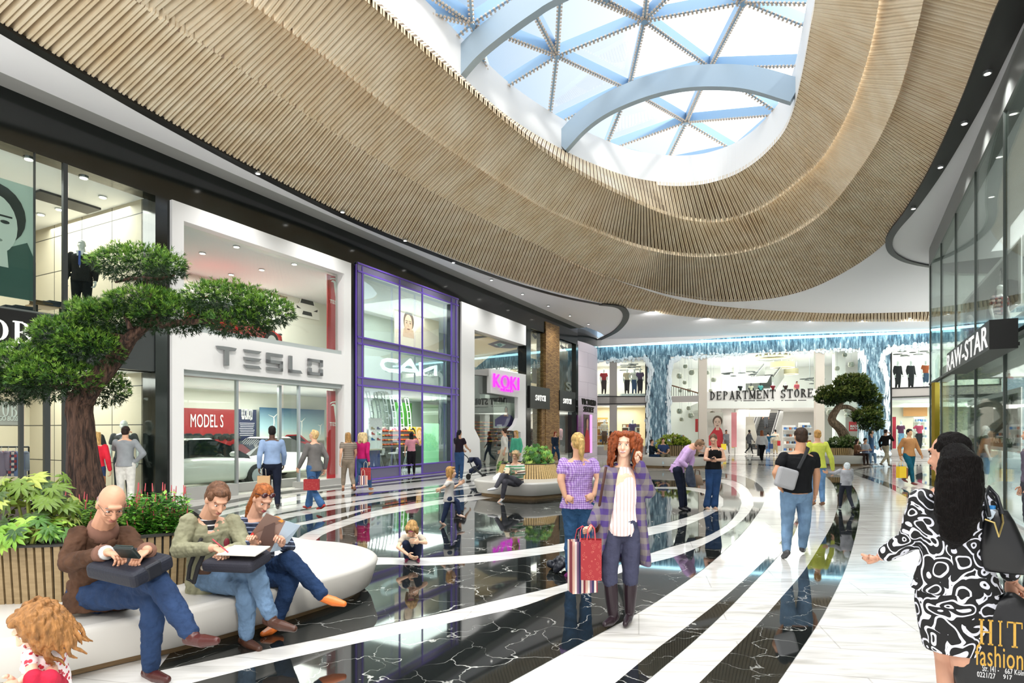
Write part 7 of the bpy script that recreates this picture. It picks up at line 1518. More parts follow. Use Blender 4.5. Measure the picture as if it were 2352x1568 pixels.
for pts, m_ in (([(598, 1236), (612, 1196), (632, 1200), (628, 1252), (606, 1256)], '#4f342a'), ([(612, 1198), (618, 1188), (628, 1190), (629, 1202), (618, 1206)], '#d8a888'), ([(613, 1182), (640, 1186), (652, 1196), (648, 1200), (628, 1191)], '#e08a2a'), ([(573, 1230), (580, 1222), (584, 1226), (577, 1236)], '#c8302c')):
    b = MB(); b.prism([P(x, y, 4.585+(x-571)/50*.035) for x, y in pts], (0, -.002, 0)); b.build('print', mat(m_, .4), o)
# toddler
J = pix(3.05, .98, (-.35, -.94, 0), hd=(82, 1440, 0), nk=(92, 1484, .02), pl=(118, 1575, .1), rs=(68, 1502, -.02), ls=(112, 1506, .06), re=(74, 1546, -.08), rw=(42, 1566, -.16), le=(122, 1548, .0), lw=(92, 1580, -.1), rh=(100, 1582, .05), lh=(130, 1582, .1), rk=(75, 1556, -.14), lk=(112, 1556, -.10), ra=(90, 1660, -.08), la=(118, 1660, -.04))
m_flor = nodes('red_flower_print'); L_ = m_flor[1].links.new; t_ = N(m_flor[1], 'TexCoord'); v_ = N(m_flor[1], 'TexVoronoi', Scale=38.); r_ = ramp(m_flor[1], [(0, '#b8283c'), (.36, '#c8384a'), (.42, '#f6ecec'), (1, '#f6ecec')]); L_(t_.outputs['Object'], v_.inputs[0]); L_(v_.outputs['Distance'], r_.inputs[0]); L_(r_.outputs[0], m_flor[2].inputs['Base Color'])
person('toddler with curly light brown hair in a red flowered top, bottom left corner', J, '#eebfa4', ('curly', '#94683c'), ('#f0d8d8', .22), ('pants', '#c22a44'), None, look=(-.62, -.55, -.55), topmat=m_flor[0], hs=1.72, w=1.08, det=.005, fold=.01)
# red haired woman
J = pix(5.12, 1.72, (-.12, -.99, 0), hd=(1435, 1022, -.05), nk=(1432, 1069, 0), pl=(1426, 1205, 0), rs=(1396, 1086, 0), ls=(1468, 1086, .03), re=(1384, 1152, -.02), rw=(1360, 1204, -.10), le=(1490, 1128, -.05), lw=(1468, 1064, -.12), rh=(1404, 1218, 0), lh=(1449, 1218, 0), rk=(1399, 1310, -.05), ra=(1408, 1412, -.04), rt=(1390, 1430, -.18), lk=(1448, 1312, 0), la=(1446, 1404, .02), lt=(1437, 1430, -.12), rf=(1352, 1218, -.14), lf=(1460, 1042, -.12))
r, H, I = person('smiling woman with curly red hair in a purple checked coat, phone at her ear', J, '#edc0a4', ('curly', '#86421f'), None, ('pants', '#3d4056', .64), '!#2b1d24', look=(-.35, -.93, -.02), hips=1.0, curl=(1.2, 1.3), botmat=fabric('#43455a', .2, .35, 80, 8), palms=[(-.8, .5, 0), (1, 0, 0)], fold=.012)
b = MB(); T_ = J['nk']-J['pl']; b.loft([oval(J['pl']+T_*t, I['rt'], I['fw'], a, c) for t, a, c in ((-.16, .155, .125), (.0, .165, .13), (.25, .135, .118), (.6, .15, .13), (.8, .135, .112), (.93, .095, .09), (.985, .07, .078))]); o = b.build('blouse', m_stripe('cream_pin_stripe', ['#f3e6e2', '#f3e6e2', '#f3e6e2', '#e0b8b0'], 34, 0, 0), r, True); vox(o, .007, 2, .014, .07)
mp_ = m_plaid('purple_check', '#4a3676', '#6a5f72', '#7d7572', 10.)
b = MB(); rt, fw = I['rt'], I['fw']; nk, pl = J['nk'], J['pl']
for s in (-1, 1):
    b.loft([oval(pl+T_*t+rt*s*a+fw*f_, rt, fw, ra, rb, 14) for t, a, f_, ra, rb in ((.98, .075, .005, .05, .075), (.85, .115, .005, .075, .10), (.55, .125, .0, .060, .115), (.15, .15, .0, .060, .12), (-.25, .185, .0, .055, .125), (-.62, .225, -.01, .052, .13), (-.66, .225, -.01, .050, .128))])
    k_ = 'r' if s > 0 else 'l'; b.cap(J[k_+'s'], J[k_+'e'], .070, .060, 12); b.cap(J[k_+'e'], J[k_+'e'].lerp(J[k_+'w'], .93), .060, .050, 12)
b.loft([oval(pl+T_*t-fw*f_, rt, fw, ra, rb, 16) for t, f_, ra, rb in ((.97, .06, .10, .035), (.85, .075, .15, .045), (.5, .085, .14, .04), (0, .10, .17, .04), (-.66, .12, .22, .04))])
b.loft([oval(nk+V((0, 0, z))-fw*.02, rt, fw, a, c) for z, a, c in ((-.05, .12, .06), (.0, .095, .06), (.02, .085, .055))])
o = b.build('coat', mp_, r, True); vox(o, .008, 4, .016, .12)
b = MB(); b.tube([H(.03*-1+.0, .094, -.052), H(-.008, .106, -.0615), H(.012, .106, -.0615), H(.026, .098, -.055)], .0035, 6); b.build('teeth', mat('#f6f2ec', .3), r, True)
o = empty('phone', J['lw'], 'dark mobile phone held to the red haired woman\'s ear', 'phone'); b = MB(); c = J['lw'].lerp(J['lf'], .9)+V((-.035, -.0, .0)); b.box(c, (.012, .055, .11), R=Matrix.Rotation(.25, 3, 'Y')); b.build('case', mat('#17181c', .25), o, bevel=.005); b = MB(); b.box(c+V((-.007, 0, 0)), (.002, .048, .095), R=Matrix.Rotation(.25, 3, 'Y')); b.build('screen', mat('#2a2d35', .1), o)
hb = J['rf']
ms = m_stripe('shopping_stripes', ['#2f2f5a', '#e9d8cc', '#8e3a44', '#e3b8a4', '#f1e6dc', '#7a5a7a'], 9, 0)
bag('shopping_bag', P(1338, 1240, 5.02), (1, .25, 0), .22, .43, .13, ms, 'striped paper shopping bag in the red haired woman\'s hand', handles='#c8404c', hl=.12)
m_rf = nodes('red_rings_print'); L_ = m_rf[1].links.new; t_ = N(m_rf[1], 'TexCoord'); v_ = N(m_rf[1], 'TexVoronoi', Scale=34.); r_ = ramp(m_rf[1], [(0, '#9a2026'), (.25, '#9a2026'), (.28, '#c06a5a'), (.33, '#9a2026')], 'CONSTANT'); L_(t_.outputs['Object'], v_.inputs[0]); L_(v_.outputs['Distance'], r_.inputs[0]); L_(r_.outputs[0], m_rf[2].inputs['Base Color'])
bag('shopping_bag', P(1358, 1238, 4.80), (1, -.15, 0), .165, .32, .09, m_rf[0], 'red paper shopping bag with a fine ring print, before the striped one', handles='#d04a50', hl=.12)
o = empty('shoulder_bag', P(1378, 1185, 5.1), 'brown leather shoulder bag under the red haired woman\'s arm', 'bag'); b = MB(); b.ell(P(1374, 1200, 5.10), (.045, 0, 0), (0, .09, 0), (0, 0, .14)); b.build('body', mat('#4a2a24', .4), o, True); b = MB(); b.tube([P(1376, 1165, 5.04), P(1385, 1110, 4.98), P(1392, 1072, 5.02)], .012, 6); b.build('strap', mat('#4a2a24', .5), o)
# woman in the purple gingham blouse, from behind
J = pix(6.72, 1.72, (.05, 1, 0), hd=(1326, 1018, 0), nk=(1328, 1052, 0), pl=(1327, 1152, 0), ls=(1294, 1062, 0), rs=(1362, 1062, 0), le=(1288, 1102, -.06), lw=(1298, 1140, -.10), re=(1376, 1100, -.06), rw=(1364, 1136, -.10), lh=(1311, 1158, 0), rh=(1344, 1158, 0), lk=(1311, 1232, .03), la=(1309, 1312, .0), lt=(1298, 1322, .13), rk=(1344, 1232, .06), ra=(1346, 1308, .06), rt=(1350, 1318, .18), lf=(1310, 1146, -.13), rf=(1352, 1142, -.13))
person('blonde woman seen from behind in a purple gingham blouse and jeans', J, '#dba98a', ('pony', '#c7a565'), ('#9a78b8', .24), ('pants', '#3a6290'), '#8a2a7a', look=(-.25, .97, -.05), hips=1.12, w=1.06, topmat=m_check('purple_gingham', '#c9b2dc', '#8a5fae', 42., '#a988c6'), botmat=DEN('#32567c'), hem=.05, curl=(.9, .9), palms=[(0, -1, 0), (0, -1, 0)])
o = empty('dropped_jacket', G(1280, 1318), 'dark crumpled jacket lying on the floor by the jeans of the gingham woman', 'jacket'); b = MB(); random.seed(9)
for k in range(11): p_ = G(1258+random.random()*46, 1306+random.random()*14); b.cap(p_+V((0, 0, .05+random.random()*.05)), p_+V((random.uniform(-.1, .1), random.uniform(-.05, .05), .04+random.random()*.1)), .045, .04, 8)
q = b.build('cloth', mat('#1d212b', .4, bump=.4, bs=20), o, True); vox(q, .012, 2, .03, .05)
# man in black T-shirt, from behind
J = pix(7.75, 1.80, (.1, 1, 0), hd=(1839, 1004, .02), nk=(1838, 1037, 0), pl=(1829, 1128, 0), ls=(1800, 1047, 0), rs=(1870, 1047, 0), le=(1782, 1086, -.04), lw=(1792, 1120, -.05), re=(1876, 1092, .03), rw=(1873, 1134, .06), lh=(1812, 1134, 0), rh=(1846, 1134, 0), lk=(1808, 1202, .03), la=(1806, 1266, -.08), lt=(1798, 1276, -.0), rk=(1848, 1202, .05), ra=(1843, 1256, .20), rt=(1846, 1260, .34), lf=(1800, 1130, .0), rf=(1868, 1150, .08))
person('man in a black T-shirt and light jeans walking away with a grey bag', J, '#cf9a78', ('short', '#3a2a1f'), ('#17181a', .22), ('pants', '#7fa3c6'), '#4a4a4c', w=1.14, hips=1.05, botmat=DEN('#7897b6'), curl=(.8, .6), topmat=fabric('#191a1c', .1, .3, 30), fold=.012)
o = empty('messenger_bag', P(1802, 1112, 7.5), 'light grey messenger bag on the hip of the man in black', 'bag'); b = MB(); c = P(1806, 1098, 7.58); Rm = Matrix.Rotation(.28, 3, 'Y'); b.box(c, (.26, .09, .26), R=Rm); b.build('body', mat('#a9a9ab', .7, bump=.4, bs=15), o, bevel=.035); b = MB(); b.tube([P(1834, 1076, 7.58), P(1846, 1052, 7.6), P(1856, 1030, 7.66), P(1852, 1028, 7.8)], .022, 6); b.build('strap', mat('#26282b', .7), o)
# woman in the black and white dress
J = pix(2.95, 1.70, (-.12, 1, 0), hd=(2180, 1048, 0), nk=(2184, 1118, 0), pl=(2196, 1330, 0), ls=(2118, 1146, 0), rs=(2250, 1142, 0), le=(2092, 1240, .10), lw=(2026, 1276, .22), re=(2298, 1240, -.06), rw=(2324, 1330, -.02), lh=(2165, 1345, 0), rh=(2232, 1345, 0), lk=(2178, 1512, .1), la=(2190, 1700, -.05), rk=(2214, 1512, -.02), ra=(2235, 1705, .25), lf=(1998, 1290, .28), rf=(2322, 1380, -.02))
def m_dress():
    m, nt, b = nodes('white_floral_on_black'); L = nt.links.new; t = N(nt, 'TexCoord'); n1 = N(nt, 'TexNoise', Scale=7., Detail=1.); L(t.outputs['Object'], n1.inputs[0])
    ma = N(nt, 'VectorMath', operation='MULTIPLY_ADD'); ma.inputs[1].default_value = (.22, .22, .22); L(n1.outputs['Color'], ma.inputs[0]); L(t.outputs['Object'], ma.inputs[2])
    v = N(nt, 'TexVoronoi', Scale=9.5); L(ma.outputs[0], v.inputs[0]); mu = N(nt, 'Math', operation='MULTIPLY'); mu.inputs[1].default_value = 3.2; L(v.outputs['Distance'], mu.inputs[0])
    fr = N(nt, 'Math', operation='FRACT'); L(mu.outputs[0], fr.inputs[0]); r = ramp(nt, [(0, '#0b0b0d'), (.30, '#dfe0ea'), (.62, '#0b0b0d')], 'CONSTANT'); L(fr.outputs[0], r.inputs[0]); L(r.outputs[0], b.inputs['Base Color']); b.inputs['Roughness'].default_value = .7; return m
md = m_dress()
r, H, I = person('woman with a long black ponytail in a black and white patterned dress, from behind', J, '#cf9b80', ('none', '#15100f'), ('#101012', .92), None, None, look=(-.35, .92, -.1), hips=1.12, w=1.02, topmat=md, dress=True, curl=(1.9, 1.3), palms=[(0, .3, -1), (-1, 0, 0)], hem=.02, fold=.010)
b = MB(); kk = (J['lk']+J['rk'])/2; b.loft([oval(J['pl']+V((0, 0, .15)), I['hr'], I['hf'], .142, .115, 22), oval(J['pl']+V((0, 0, .0)), I['hr'], I['hf'], .178, .14, 22), oval(J['pl'].lerp(kk, .3), I['hr'], I['hf'], .188, .142, 22), oval(J['pl'].lerp(kk, .65), I['hr'], I['hf'], .165, .135, 22), oval(J['pl'].lerp(kk, .88), I['hr'], I['hf'], .145, .125, 22)]); o = b.build('skirt', md, r, True); vox(o, .008, 2, .006, .1)
b = MB(); q = I['q']
b.ell(H(0, -.024, .045), V((.086*q, 0, 0)), V((0, .104*q, 0)), V((0, 0, .100*q)), 18, 12); b.ell(H(0, -.05, .0), V((.08*q, 0, 0)), V((0, .08*q, 0)), V((0, 0, .09*q)), 14, 10)
b.tube([P(2188, 1030, 2.83), P(2204, 1060, 2.78), P(2204, 1120, 2.76), P(2198, 1180, 2.74), P(2192, 1230, 2.76), P(2188, 1258, 2.80)], [.05, .085, .095, .088, .06, .012], 20)
b.tube([P(2180, 1040, 2.84), P(2176, 1100, 2.80), P(2172, 1160, 2.78), P(2178, 1220, 2.78)], [.03, .045, .045, .015], 12); b.tube([P(2212, 1050, 2.80), P(2224, 1110, 2.78), P(2224, 1170, 2.77), P(2214, 1225, 2.78)], [.04, .05, .045, .012], 12)
o = b.build('hair', mat('#0d0908', .45, bump=1., bs=26, var=.4, vs=16, stretch=(9, 9, .5), spec=.1), r, True); vox(o, .006, 3, .012, .03)
# handbag, bottle, carrier bag
c = P(2302, 1215, 2.82); o = empty('handbag', P(2300, 1310, 2.82), 'shiny black leather handbag on the patterned dress woman\'s shoulder', 'handbag')
b = MB(); b.loft([oval(P(x, y, 2.82), V((.8, -.6, 0)), V((.6, .8, 0)), ra, rb, 18) for x, y, ra, rb in ((2303, 1312, .10, .05), (2303, 1300, .118, .06), (2297, 1250, .095, .055), (2290, 1195, .065, .045), (2286, 1170, .045, .03))]); q_ = b.build('body', mat('#08090c', .3), o, True)
for k in (-.03, .03):
    b = MB(); b.tube([P(2272, 1185, 2.80+k), P(2262, 1140, 2.86+k), P(2272, 1118, 2.90+k), P(2290, 1140, 2.86+k), P(2302, 1180, 2.8+k)], .009, 8); b.build('handle', mat('#14171c', .3), o, True)
b = MB(); b.tube([P(2262, 1192, 2.76), P(2284, 1200, 2.74), P(2294, 1232, 2.74), P(2304, 1200, 2.76), P(2300, 1170, 2.78)], .004, 6); b.build('zip', mat('#b9a468', .3, .8), o)
c = P(2278, 1190, 2.82); o = empty('water_bottle', c, 'small water bottle with a blue cap standing in the black handbag', 'bottle'); b = MB(); b.tube([c-V((0, 0, .02)), c+V((0, 0, .035)), c+V((0, 0, .045))], [.026, .026, .014], 14); b.build('bottle_body', mat('#b9c6d0', .08), o, True); b = MB(); b.tube([c+V((0, 0, .045)), c+V((0, 0, .06))], .015, 12); b.build('bottle_cap', mat('#2f86c9', .4), o)
mbk = mat('#0d0d0f', .28, bump=.5, bs=9)
c = P(2322, 1378, 2.86); o = empty('carrier_bag', P(2318, 1560, 2.86), 'black plastic carrier bag with gold lettering, bottom right', 'bag'); b = MB()
ex, ey = V((.93, -.36, 0)), V((.36, .93, 0))
b.loft([oval(P(x, y, 2.86), ex, ey, ra, rb, 20) for x, y, ra, rb in ((2322, 1360, .015, .012), (2322, 1372, .05, .03), (2312, 1400, .15, .05), (2312, 1440, .185, .06), (2308, 1500, .195, .065), (2304, 1560, .20, .07), (2302, 1600, .19, .06))]); q_ = b.build('body', mbk, o, True)
plb = Plane(P(2308, 1480, 2.70)-V((0, 0, 0)), ex, -ey); gold = mat('#c79a3a', .4)
def btx(s, x0, y0, x1, y1, m_, off=.012):
    b = MB(); a = plb.at(x0, y1, off); w_ = (plb.at(x1, y1, off)-a).dot(plb.d); h_ = plb.at(x0, y0, off).z-a.z
    if s == 'HIT': serif(b, 'HIT', a, ex, (0, 0, 1), w_, h_, -ey*.003, .1)
    else: text(b, s, a, ex, (0, 0, 1), w_, h_, -ey*.003)
    b.build('letters', m_, o)
btx('HIT', 2246, 1420, 2350, 1478, gold); btx('fashion', 2240, 1478, 2350, 1526, gold)
wt = mat('#cfcfcf', .5); btx('Str. 141 -', 2256, 1526, 2294, 1540, wt); btx('667 Köln', 2308, 1534, 2352, 1546, wt); btx('0221/27', 2244, 1541, 2286, 1553, wt); btx('917', 2304, 1548, 2324, 1558, wt)
b = MB(); c = J['rw']; b.tube([c+V((.032*cos(a*pi/6), .03*sin(a*pi/6), .004*a-.02)) for a in range(36)], .004, 5); q_ = b.build('bracelets', mat('#c9a98a', .4), r)
# stooping woman in lilac and woman with phone
J = pix(12.4, 1.68, (.9, -.3, 0), hd=(1606, 1022, -.2), nk=(1592, 1024, -.1), pl=(1556, 1072, .1), ls=(1585, 1030, .08), rs=(1582, 1034, -.22), le=(1590, 1056, .0), lw=(1586, 1076, -.1), re=(1565, 1060, -.28), rw=(1580, 1072, -.3), lh=(1560, 1080, .16), rh=(1556, 1080, -.02), lk=(1568, 1122, .15), la=(1574, 1162, .12), rk=(1564, 1124, .0), ra=(1566, 1164, -.02), lt=(1584, 1168, .05), rt=(1578, 1170, -.1))
person('stooping woman in a lilac shirt, looking down at her coat and bag', J, '#d9a68a', ('short', '#8a6b52'), ('#c9a6d6', .9), ('pants', '#1c2233'), '#15151a', look=(.72, -.3, -.62), hem=.14, w=1.08, hips=1.1, fold=.012, det=.010, topmat=fabric('#cba9d8', .1, .4, 20))
o = empty('folded_coat', P(1590, 1090, 12.0), 'dark blue coat hanging from the stooping woman\'s hands', 'coat'); b = MB(); b.loft([oval(P(x, y, 12.1), V2(1, 0), V2(0, 1), ra, .06) for x, y, ra in ((1584, 1068, .05), (1584, 1085, .09), (1586, 1105, .11), (1590, 1118, .08))]); q = b.build('cloth', mat('#2a3346', .6, bump=.6, bs=15), o, True); vox(q, .015, 2, .02, .06)
o = empty('handbag', P(1606, 1108, 12.0), 'taupe handbag hanging behind the dark blue coat', 'handbag'); b = MB(); b.loft([oval(P(x, y, 12.3), V2(1, 0), V2(0, 1), ra, .05) for x, y, ra in ((1602, 1090, .06), (1604, 1102, .09), (1606, 1114, .09))]); b.build('body', mat('#8a7460', .6), o, True); b = MB(); b.tube([P(1596, 1092, 12.3), P(1597, 1078, 12.3), P(1606, 1080, 12.3), P(1608, 1092, 12.3)], .012, 6); b.build('handle', mat('#6a5444', .6), o)
J = pix(12.7, 1.72, (-.25, -1, 0), hd=(1639, 1010, -.04), nk=(1641, 1027, 0), pl=(1638, 1076, 0), rs=(1625, 1032, 0), ls=(1657, 1032, 0), re=(1620, 1054, -.08), rw=(1633, 1056, -.28), le=(1664, 1056, -.06), lw=(1645, 1056, -.28), rh=(1631, 1081, 0), lh=(1647, 1081, 0), rk=(1629, 1124, 0), ra=(1623, 1162, 0), lk=(1645, 1124, 0), la=(1641, 1162, 0))
person('woman in a black tank top and jeans looking at her phone', J, '#e0b094', ('bun', '#6e5240'), ('#141416', 0), ('pants', '#2f4a72'), '~#c9a88f', look=(-.35, -.78, -.5), flare=1.9, det=.009, botmat=DEN('#2f4c77'), topmat=fabric('#161618', .1, .2))
o = empty('phone', P(1636, 1053, 12.4), 'small dark phone in the hands of the woman in the tank top', 'phone'); b = MB(); b.box(P(1636, 1053, 12.36), (.07, .12, .012)); b.build('case', 'matblack', o); b = MB(); b.box(P(1636, 1052, 12.36)+V((0, 0, .0045)), (.06, .10, .006)); b.build('screen', mat('#4a5560', .2), o)
# yellow jacket and boy
g = G(1878, 1161); J = pose('stand', 1.68, (g.x, g.y, 0), 4, rw=(.36, .05, .80), re=(.29, -.02, 1.08), rt=(.1, .11, .04), lt=(-.1, .11, .04))
person('blonde woman in a yellow jacket walking hand in hand with a small boy', J, '#dba98a', ('bun', '#b98d52'), ('#d6dc5a', .95), ('pants', '#6c93bd'), '#7a5236', hem=.1, fold=.014, det=.010, topmat=fabric('#d4dc5e', .08, .3), botmat=DEN('#6c93bd'))
g = G(1943, 1171); J = pose('walk', 1.03, (g.x, g.y, 0), 8, le=(-.36, .02, 1.28), lw=(-.56, .05, 1.30), hd=(.02, .02, 1.50))
person('small boy in a grey hoodie and white checked cap, from behind', J, '#dba98a', ('cap', '#cfd8dc'), ('#9a9ca2', .96), ('pants', '#2a2e38'), '#3a3f4a', hs=1.35, w=1.2, hem=.1, det=.009, topmat=mat('#9fa1a7', .85, var=.35, vs=7, bump=.3, bs=20))
# crouching girl, running girl
J = pix(7.55, 1.12, (.05, -1, 0), hd=(946, 1214, -.14), nk=(946, 1226, 0), pl=(946, 1268, .12), rs=(928, 1232, .0), ls=(966, 1232, .0), re=(914, 1256, -.12), rw=(938, 1274, -.24), le=(978, 1246, -.10), lw=(962, 1244, -.22), rh=(938, 1270, .10), lh=(955, 1270, .10), rk=(932, 1248, -.16), lk=(962, 1248, -.16), ra=(934, 1281, -.02), la=(960, 1281, -.02), rt=(932, 1288, -.12), lt=(962, 1288, -.12))
r, H, I = person('little girl with a beaded headband crouching on the white floor band', J, '#edc0a0', ('bob', '#b08a55'), ('#c9bfae', .25), ('pants', '#232b42'), '#7a2a44', look=(-.05, -.6, -.85), hs=1.42, fold=.006, det=.0075)
b = MB(); b.tube([H(.087*cos(a*pi/10), .087*sin(a*pi/10), .085-.0*a) for a in range(11)], .006, 6); b.build('headband', mat('#d0568a', .5, var=.5, vs=120), r, True)
J = pix(10.5, 1.16, (1, -.1, 0), hd=(1036, 1085, 0), nk=(1033, 1100, 0), pl=(1031, 1140, 0), ls=(1034, 1106, .14), rs=(1030, 1108, -.12), re=(1020, 1118, -.18), rw=(1012, 1122, -.16), le=(1042, 1120, .2), lw=(1054, 1112, .24), lh=(1034, 1144, .06), rh=(1031, 1145, -.06), lk=(1050, 1152, .05), la=(1055, 1180, .04), lt=(1066, 1186, .03), rk=(1024, 1172, -.06), ra=(1016, 1198, -.06), rt=(1024, 1206, -.04))
r, H, I = person('girl in a pale grey hooded tunic running to the right', J, '#edc0a0', ('bob', '#b5884e'), ('#cfcac4', .3), ('pants', '#2a3550'), '~#d9b8a4', hs=1.35, hem=.16, det=.0085)
# reading woman on the oval bench
J = pix(14.15, 1.66, (-.45, -.89, 0), hd=(1184, 1045, -.08), nk=(1183, 1062, .02), pl=(1187, 1104, .12), rs=(1168, 1067, -.04), ls=(1199, 1067, .08), re=(1161, 1084, -.14), rw=(1170, 1084, -.32), le=(1202, 1086, .0), lw=(1186, 1086, -.26), rh=(1180, 1108, .08), lh=(1194, 1107, .12), lk=(1155, 1092, -.28), la=(1139, 1119, -.36), lt=(1122, 1124, -.40), rk=(1160, 1106, -.30), ra=(1154, 1143, -.20), rt=(1144, 1153, -.32))
r, H, I = person('fair haired woman in a patterned knit jumper reading a book on the oval bench', J, '#e3b496', ('bob', '#b59a72'), ('#c8c2b4', .95), ('pants', '#55545c'), '~#e9e9ea', look=(-.4, -.72, -.58), det=.010, fold=.012, topmat=m_stripe('knit_bands', ['#e6e2da', '#4f9a6c', '#e6e2da', '#6a4a3a', '#d8cdb8', '#6fae86'], 5.2), w=1.1)
c = P(1171, 1081, 13.75); o = empty('book', c, 'open paperback in the reading woman\'s hands', 'book')
for s in (-1, 1): b = MB(); b.box(c+V((s*.055, 0, 0)), (.105, .02, .15), R=Matrix.Rotation(s*.3, 3, 'Z')@Matrix.Rotation(-.7, 3, 'X')); b.build('half', mat('#cfc0a0' if s < 0 else '#3a5a3c', .6), o)
o = empty('plastic_bag', P(1142, 1100, 15.2), 'crumpled white plastic bag on the oval bench left of the reading woman', 'bag'); b = MB(); b.cap(P(1138, 1099, 15.3), P(1146, 1090, 15.3), .08, .06, 10); b.cap(P(1146, 1096, 15.3), P(1136, 1102, 15.2), .06, .05, 10); q = b.build('sheet', mat('#eef0f0', .3), o, True); vox(q, .015, 2, .04, .06)
# ---------------------------------------------------------------- walkers and sitters further back
def W(label, px, Y, h, kind, yaw, skin='#d9a98c', hair=('short', '#3a2a20'), top=('#888', .95), bottom=('pants', '#2e3a55'), shoes='#3a2a22', z=0., arms=None, **kw):
    pk = {k: kw.pop(k) for k in ('le', 'lw', 're', 'rw', 'hd', 'lean') if k in kw}
    p = P(px, HY, Y); J = pose(kind, h, (p.x, p.y, z), yaw, arms=arms, **pk); person(label, J, skin, hair, top, bottom, shoes, **kw); return J
W('long haired blonde woman in a bright red jacket, right of the big bonsai trunk', 220, 12.3, 1.64, 'stand', -14, hair=('long', '#c9a468'), top=('#d02a3c', .95), bottom=('pants', '#2c3f60'), shoes='#4a3a30')
o = empty('shoulder_bag', P(228, 1104, 12.0), 'small brown saddle bag hanging at the red jacket woman\'s hip', 'bag'); b = MB(); b.box(P(229, 1104, 12.0), (.22, .1, .2)); b.build('body', mat('#8a5a34', .5), o, bevel=.04); b = MB(); b.tube([P(222, 1094, 12.02), P(212, 1060, 12.1), P(206, 1036, 12.2)], .012, 5); b.build('strap', 'matblack', o)
W('man in a grey jumper and white trousers scratching his brow at the window', 288, 12.6, 1.76, 'stand', -12, hair=('short', '#2a1c18'), top=('#8d9296', .95), bottom=('pants', '#d9d8d2'), arms='face', hem=.06)
W('man in a light blue shirt and dark trousers walking to the showroom door', 625, 12.3, 1.76, 'walk', -22, '#5a3d2e', ('short', '#15110f'), ('#8fa6c8', .95), ('pants', '#161c2c'), '#1d1d20')
bag('shopping_bag', P(606, 1092, 12.2), (1, .3, 0), .24, .34, .12, mat('#c9a377', .7), 'plain brown paper bag in the blue shirted man\'s hand')
W('short haired woman in a grey blazer and flared jeans, looking at the showroom', 722, 12.3, 1.68, 'walk2', -62, hair=('short', '#d3b27c'), top=('#6f6c6a', .95), bottom=('pants', '#3f6390'), shoes='#b03028', flare=2., look=(-.8, .2, .35), hem=.12)
bag('shopping_bag', P(716, 1100, 12.05), (1, .1, 0), .30, .22, .1, m_rf[0], 'red paper bag with ring print beside the grey blazer woman', handles='#2a2020', hl=.06)
W('woman with long fair hair in a taupe sleeveless top and cropped trousers', 800, 15.9, 1.62, 'walk', -28, hair=('long', '#a8804e'), top=('#7f7468', .2), bottom=('pants', '#8a7d6e', .85), shoes='#7a4a30', topmat=m_stripe('taupe_bands', ['#6f6459', '#93877a'], 18))
W('curly blonde woman in a magenta jacket and jeans carrying bags', 833, 16.2, 1.62, 'walk2', 18, hair=('curly', '#d8c090'), top=('#b81f66', .95), bottom=('pants', '#3c5a80'), shoes='#a0623a')
bag('shopping_bag', P(840, 1074, 15.9), (1, .2, 0), .26, .32, .12, m_rf[0], 'red printed paper bag in the magenta jacket woman\'s hand'); bag('shopping_bag', P(834, 1092, 15.7), (1, .2, 0), .22, .24, .1, ms, 'small striped bag below the red printed one, magenta jacket woman')
JS = W('dark haired woman in a black T-shirt and jeans pushing a blue pushchair', 1055, 19.8, 1.70, 'stand', 35, '#c99a7c', ('tail', '#17161c'), ('#241c26', .24), ('pants', '#34537c'), '#8f9aa8', arms='push')
c = G(1090, 1100); c.z = 0; o = empty('pushchair', c, 'navy blue folding pushchair with small double wheels', 'pushchair'); navy = mat('#1d2748', .7)
q = lambda x, y, d=0: P(x, y, 20.6+d)
b = MB(); b.loft([oval(q(x, y), V2(.8, .2), V2(-.2, .8), ra, .20, 10) for x, y, ra in ((1078, 1062, .10), (1088, 1050, .20), (1096, 1058, .17), (1100, 1070, .12))]); b.build('hood', navy, o, True)
b = MB(); b.loft([oval(q(x, y), V2(1, 0), V2(0, 1), ra, .2, 10) for x, y, ra in ((1084, 1086, .10), (1090, 1078, .20), (1098, 1070, .14), (1104, 1072, .05))]); b.build('seat', navy, o, True)
for s in (-.22, .22):
    for pts, nm in (([(1066, 1043), (1074, 1050), (1084, 1072), (1108, 1092)], 'frame_tube'), ([(1100, 1068), (1086, 1084), (1076, 1096)], 'leg'), ([(1088, 1070), (1112, 1094)], 'leg')):
        b = MB(); b.tube([q(x, y, s) for x, y in pts], .018, 6); b.build(nm, 'dgrey', o)
    for x, y in ((1076, 1096), (1112, 1093)):
        p_ = q(x, y, s); p_.z = .085; b = MB(); b.tube([p_-V((0, .03, 0)), p_+V((0, .03, 0))], .085, 14); b.build('wheel', 'matblack', o)
b = MB(); b.tube([q(1066, 1043, -.22), q(1064, 1042, 0), q(1066, 1043, .22)], .02, 6); b.build('handle', 'matblack', o)
W('young man in an off-white shirt and beige trousers walking to the left', 1159, 21.5, 1.76, 'walk', -75, hair=('short', '#3a261c'), top=('#d9d6cd', .6), bottom=('pants', '#c9bfa8'), hem=.1)
W('blonde woman in a white top and teal cardigan behind the oval bench', 1186, 22.2, 1.68, 'stand', -140, hair=('long', '#c9a060'), top=('#54b394', .95), bottom=('pants', '#c9c2b4'))
W('red haired woman in a navy jumper walking past the brick pillar', 1275, 29.5, 1.64, 'walk', 150, hair=('long', '#8a3a22'), top=('#1d2a3c', .95), bottom=('pants', '#26415e'), shoes='#c9a89a')
W('dark haired woman in a pink top at the make-up counter in the violet framed shop', 945, 21.9, 1.60, 'stand', -18, hair=('long', '#120f12'), top=('#c98a98', .3), bottom=('pants', '#17141a'), arms='reach', z=.02)
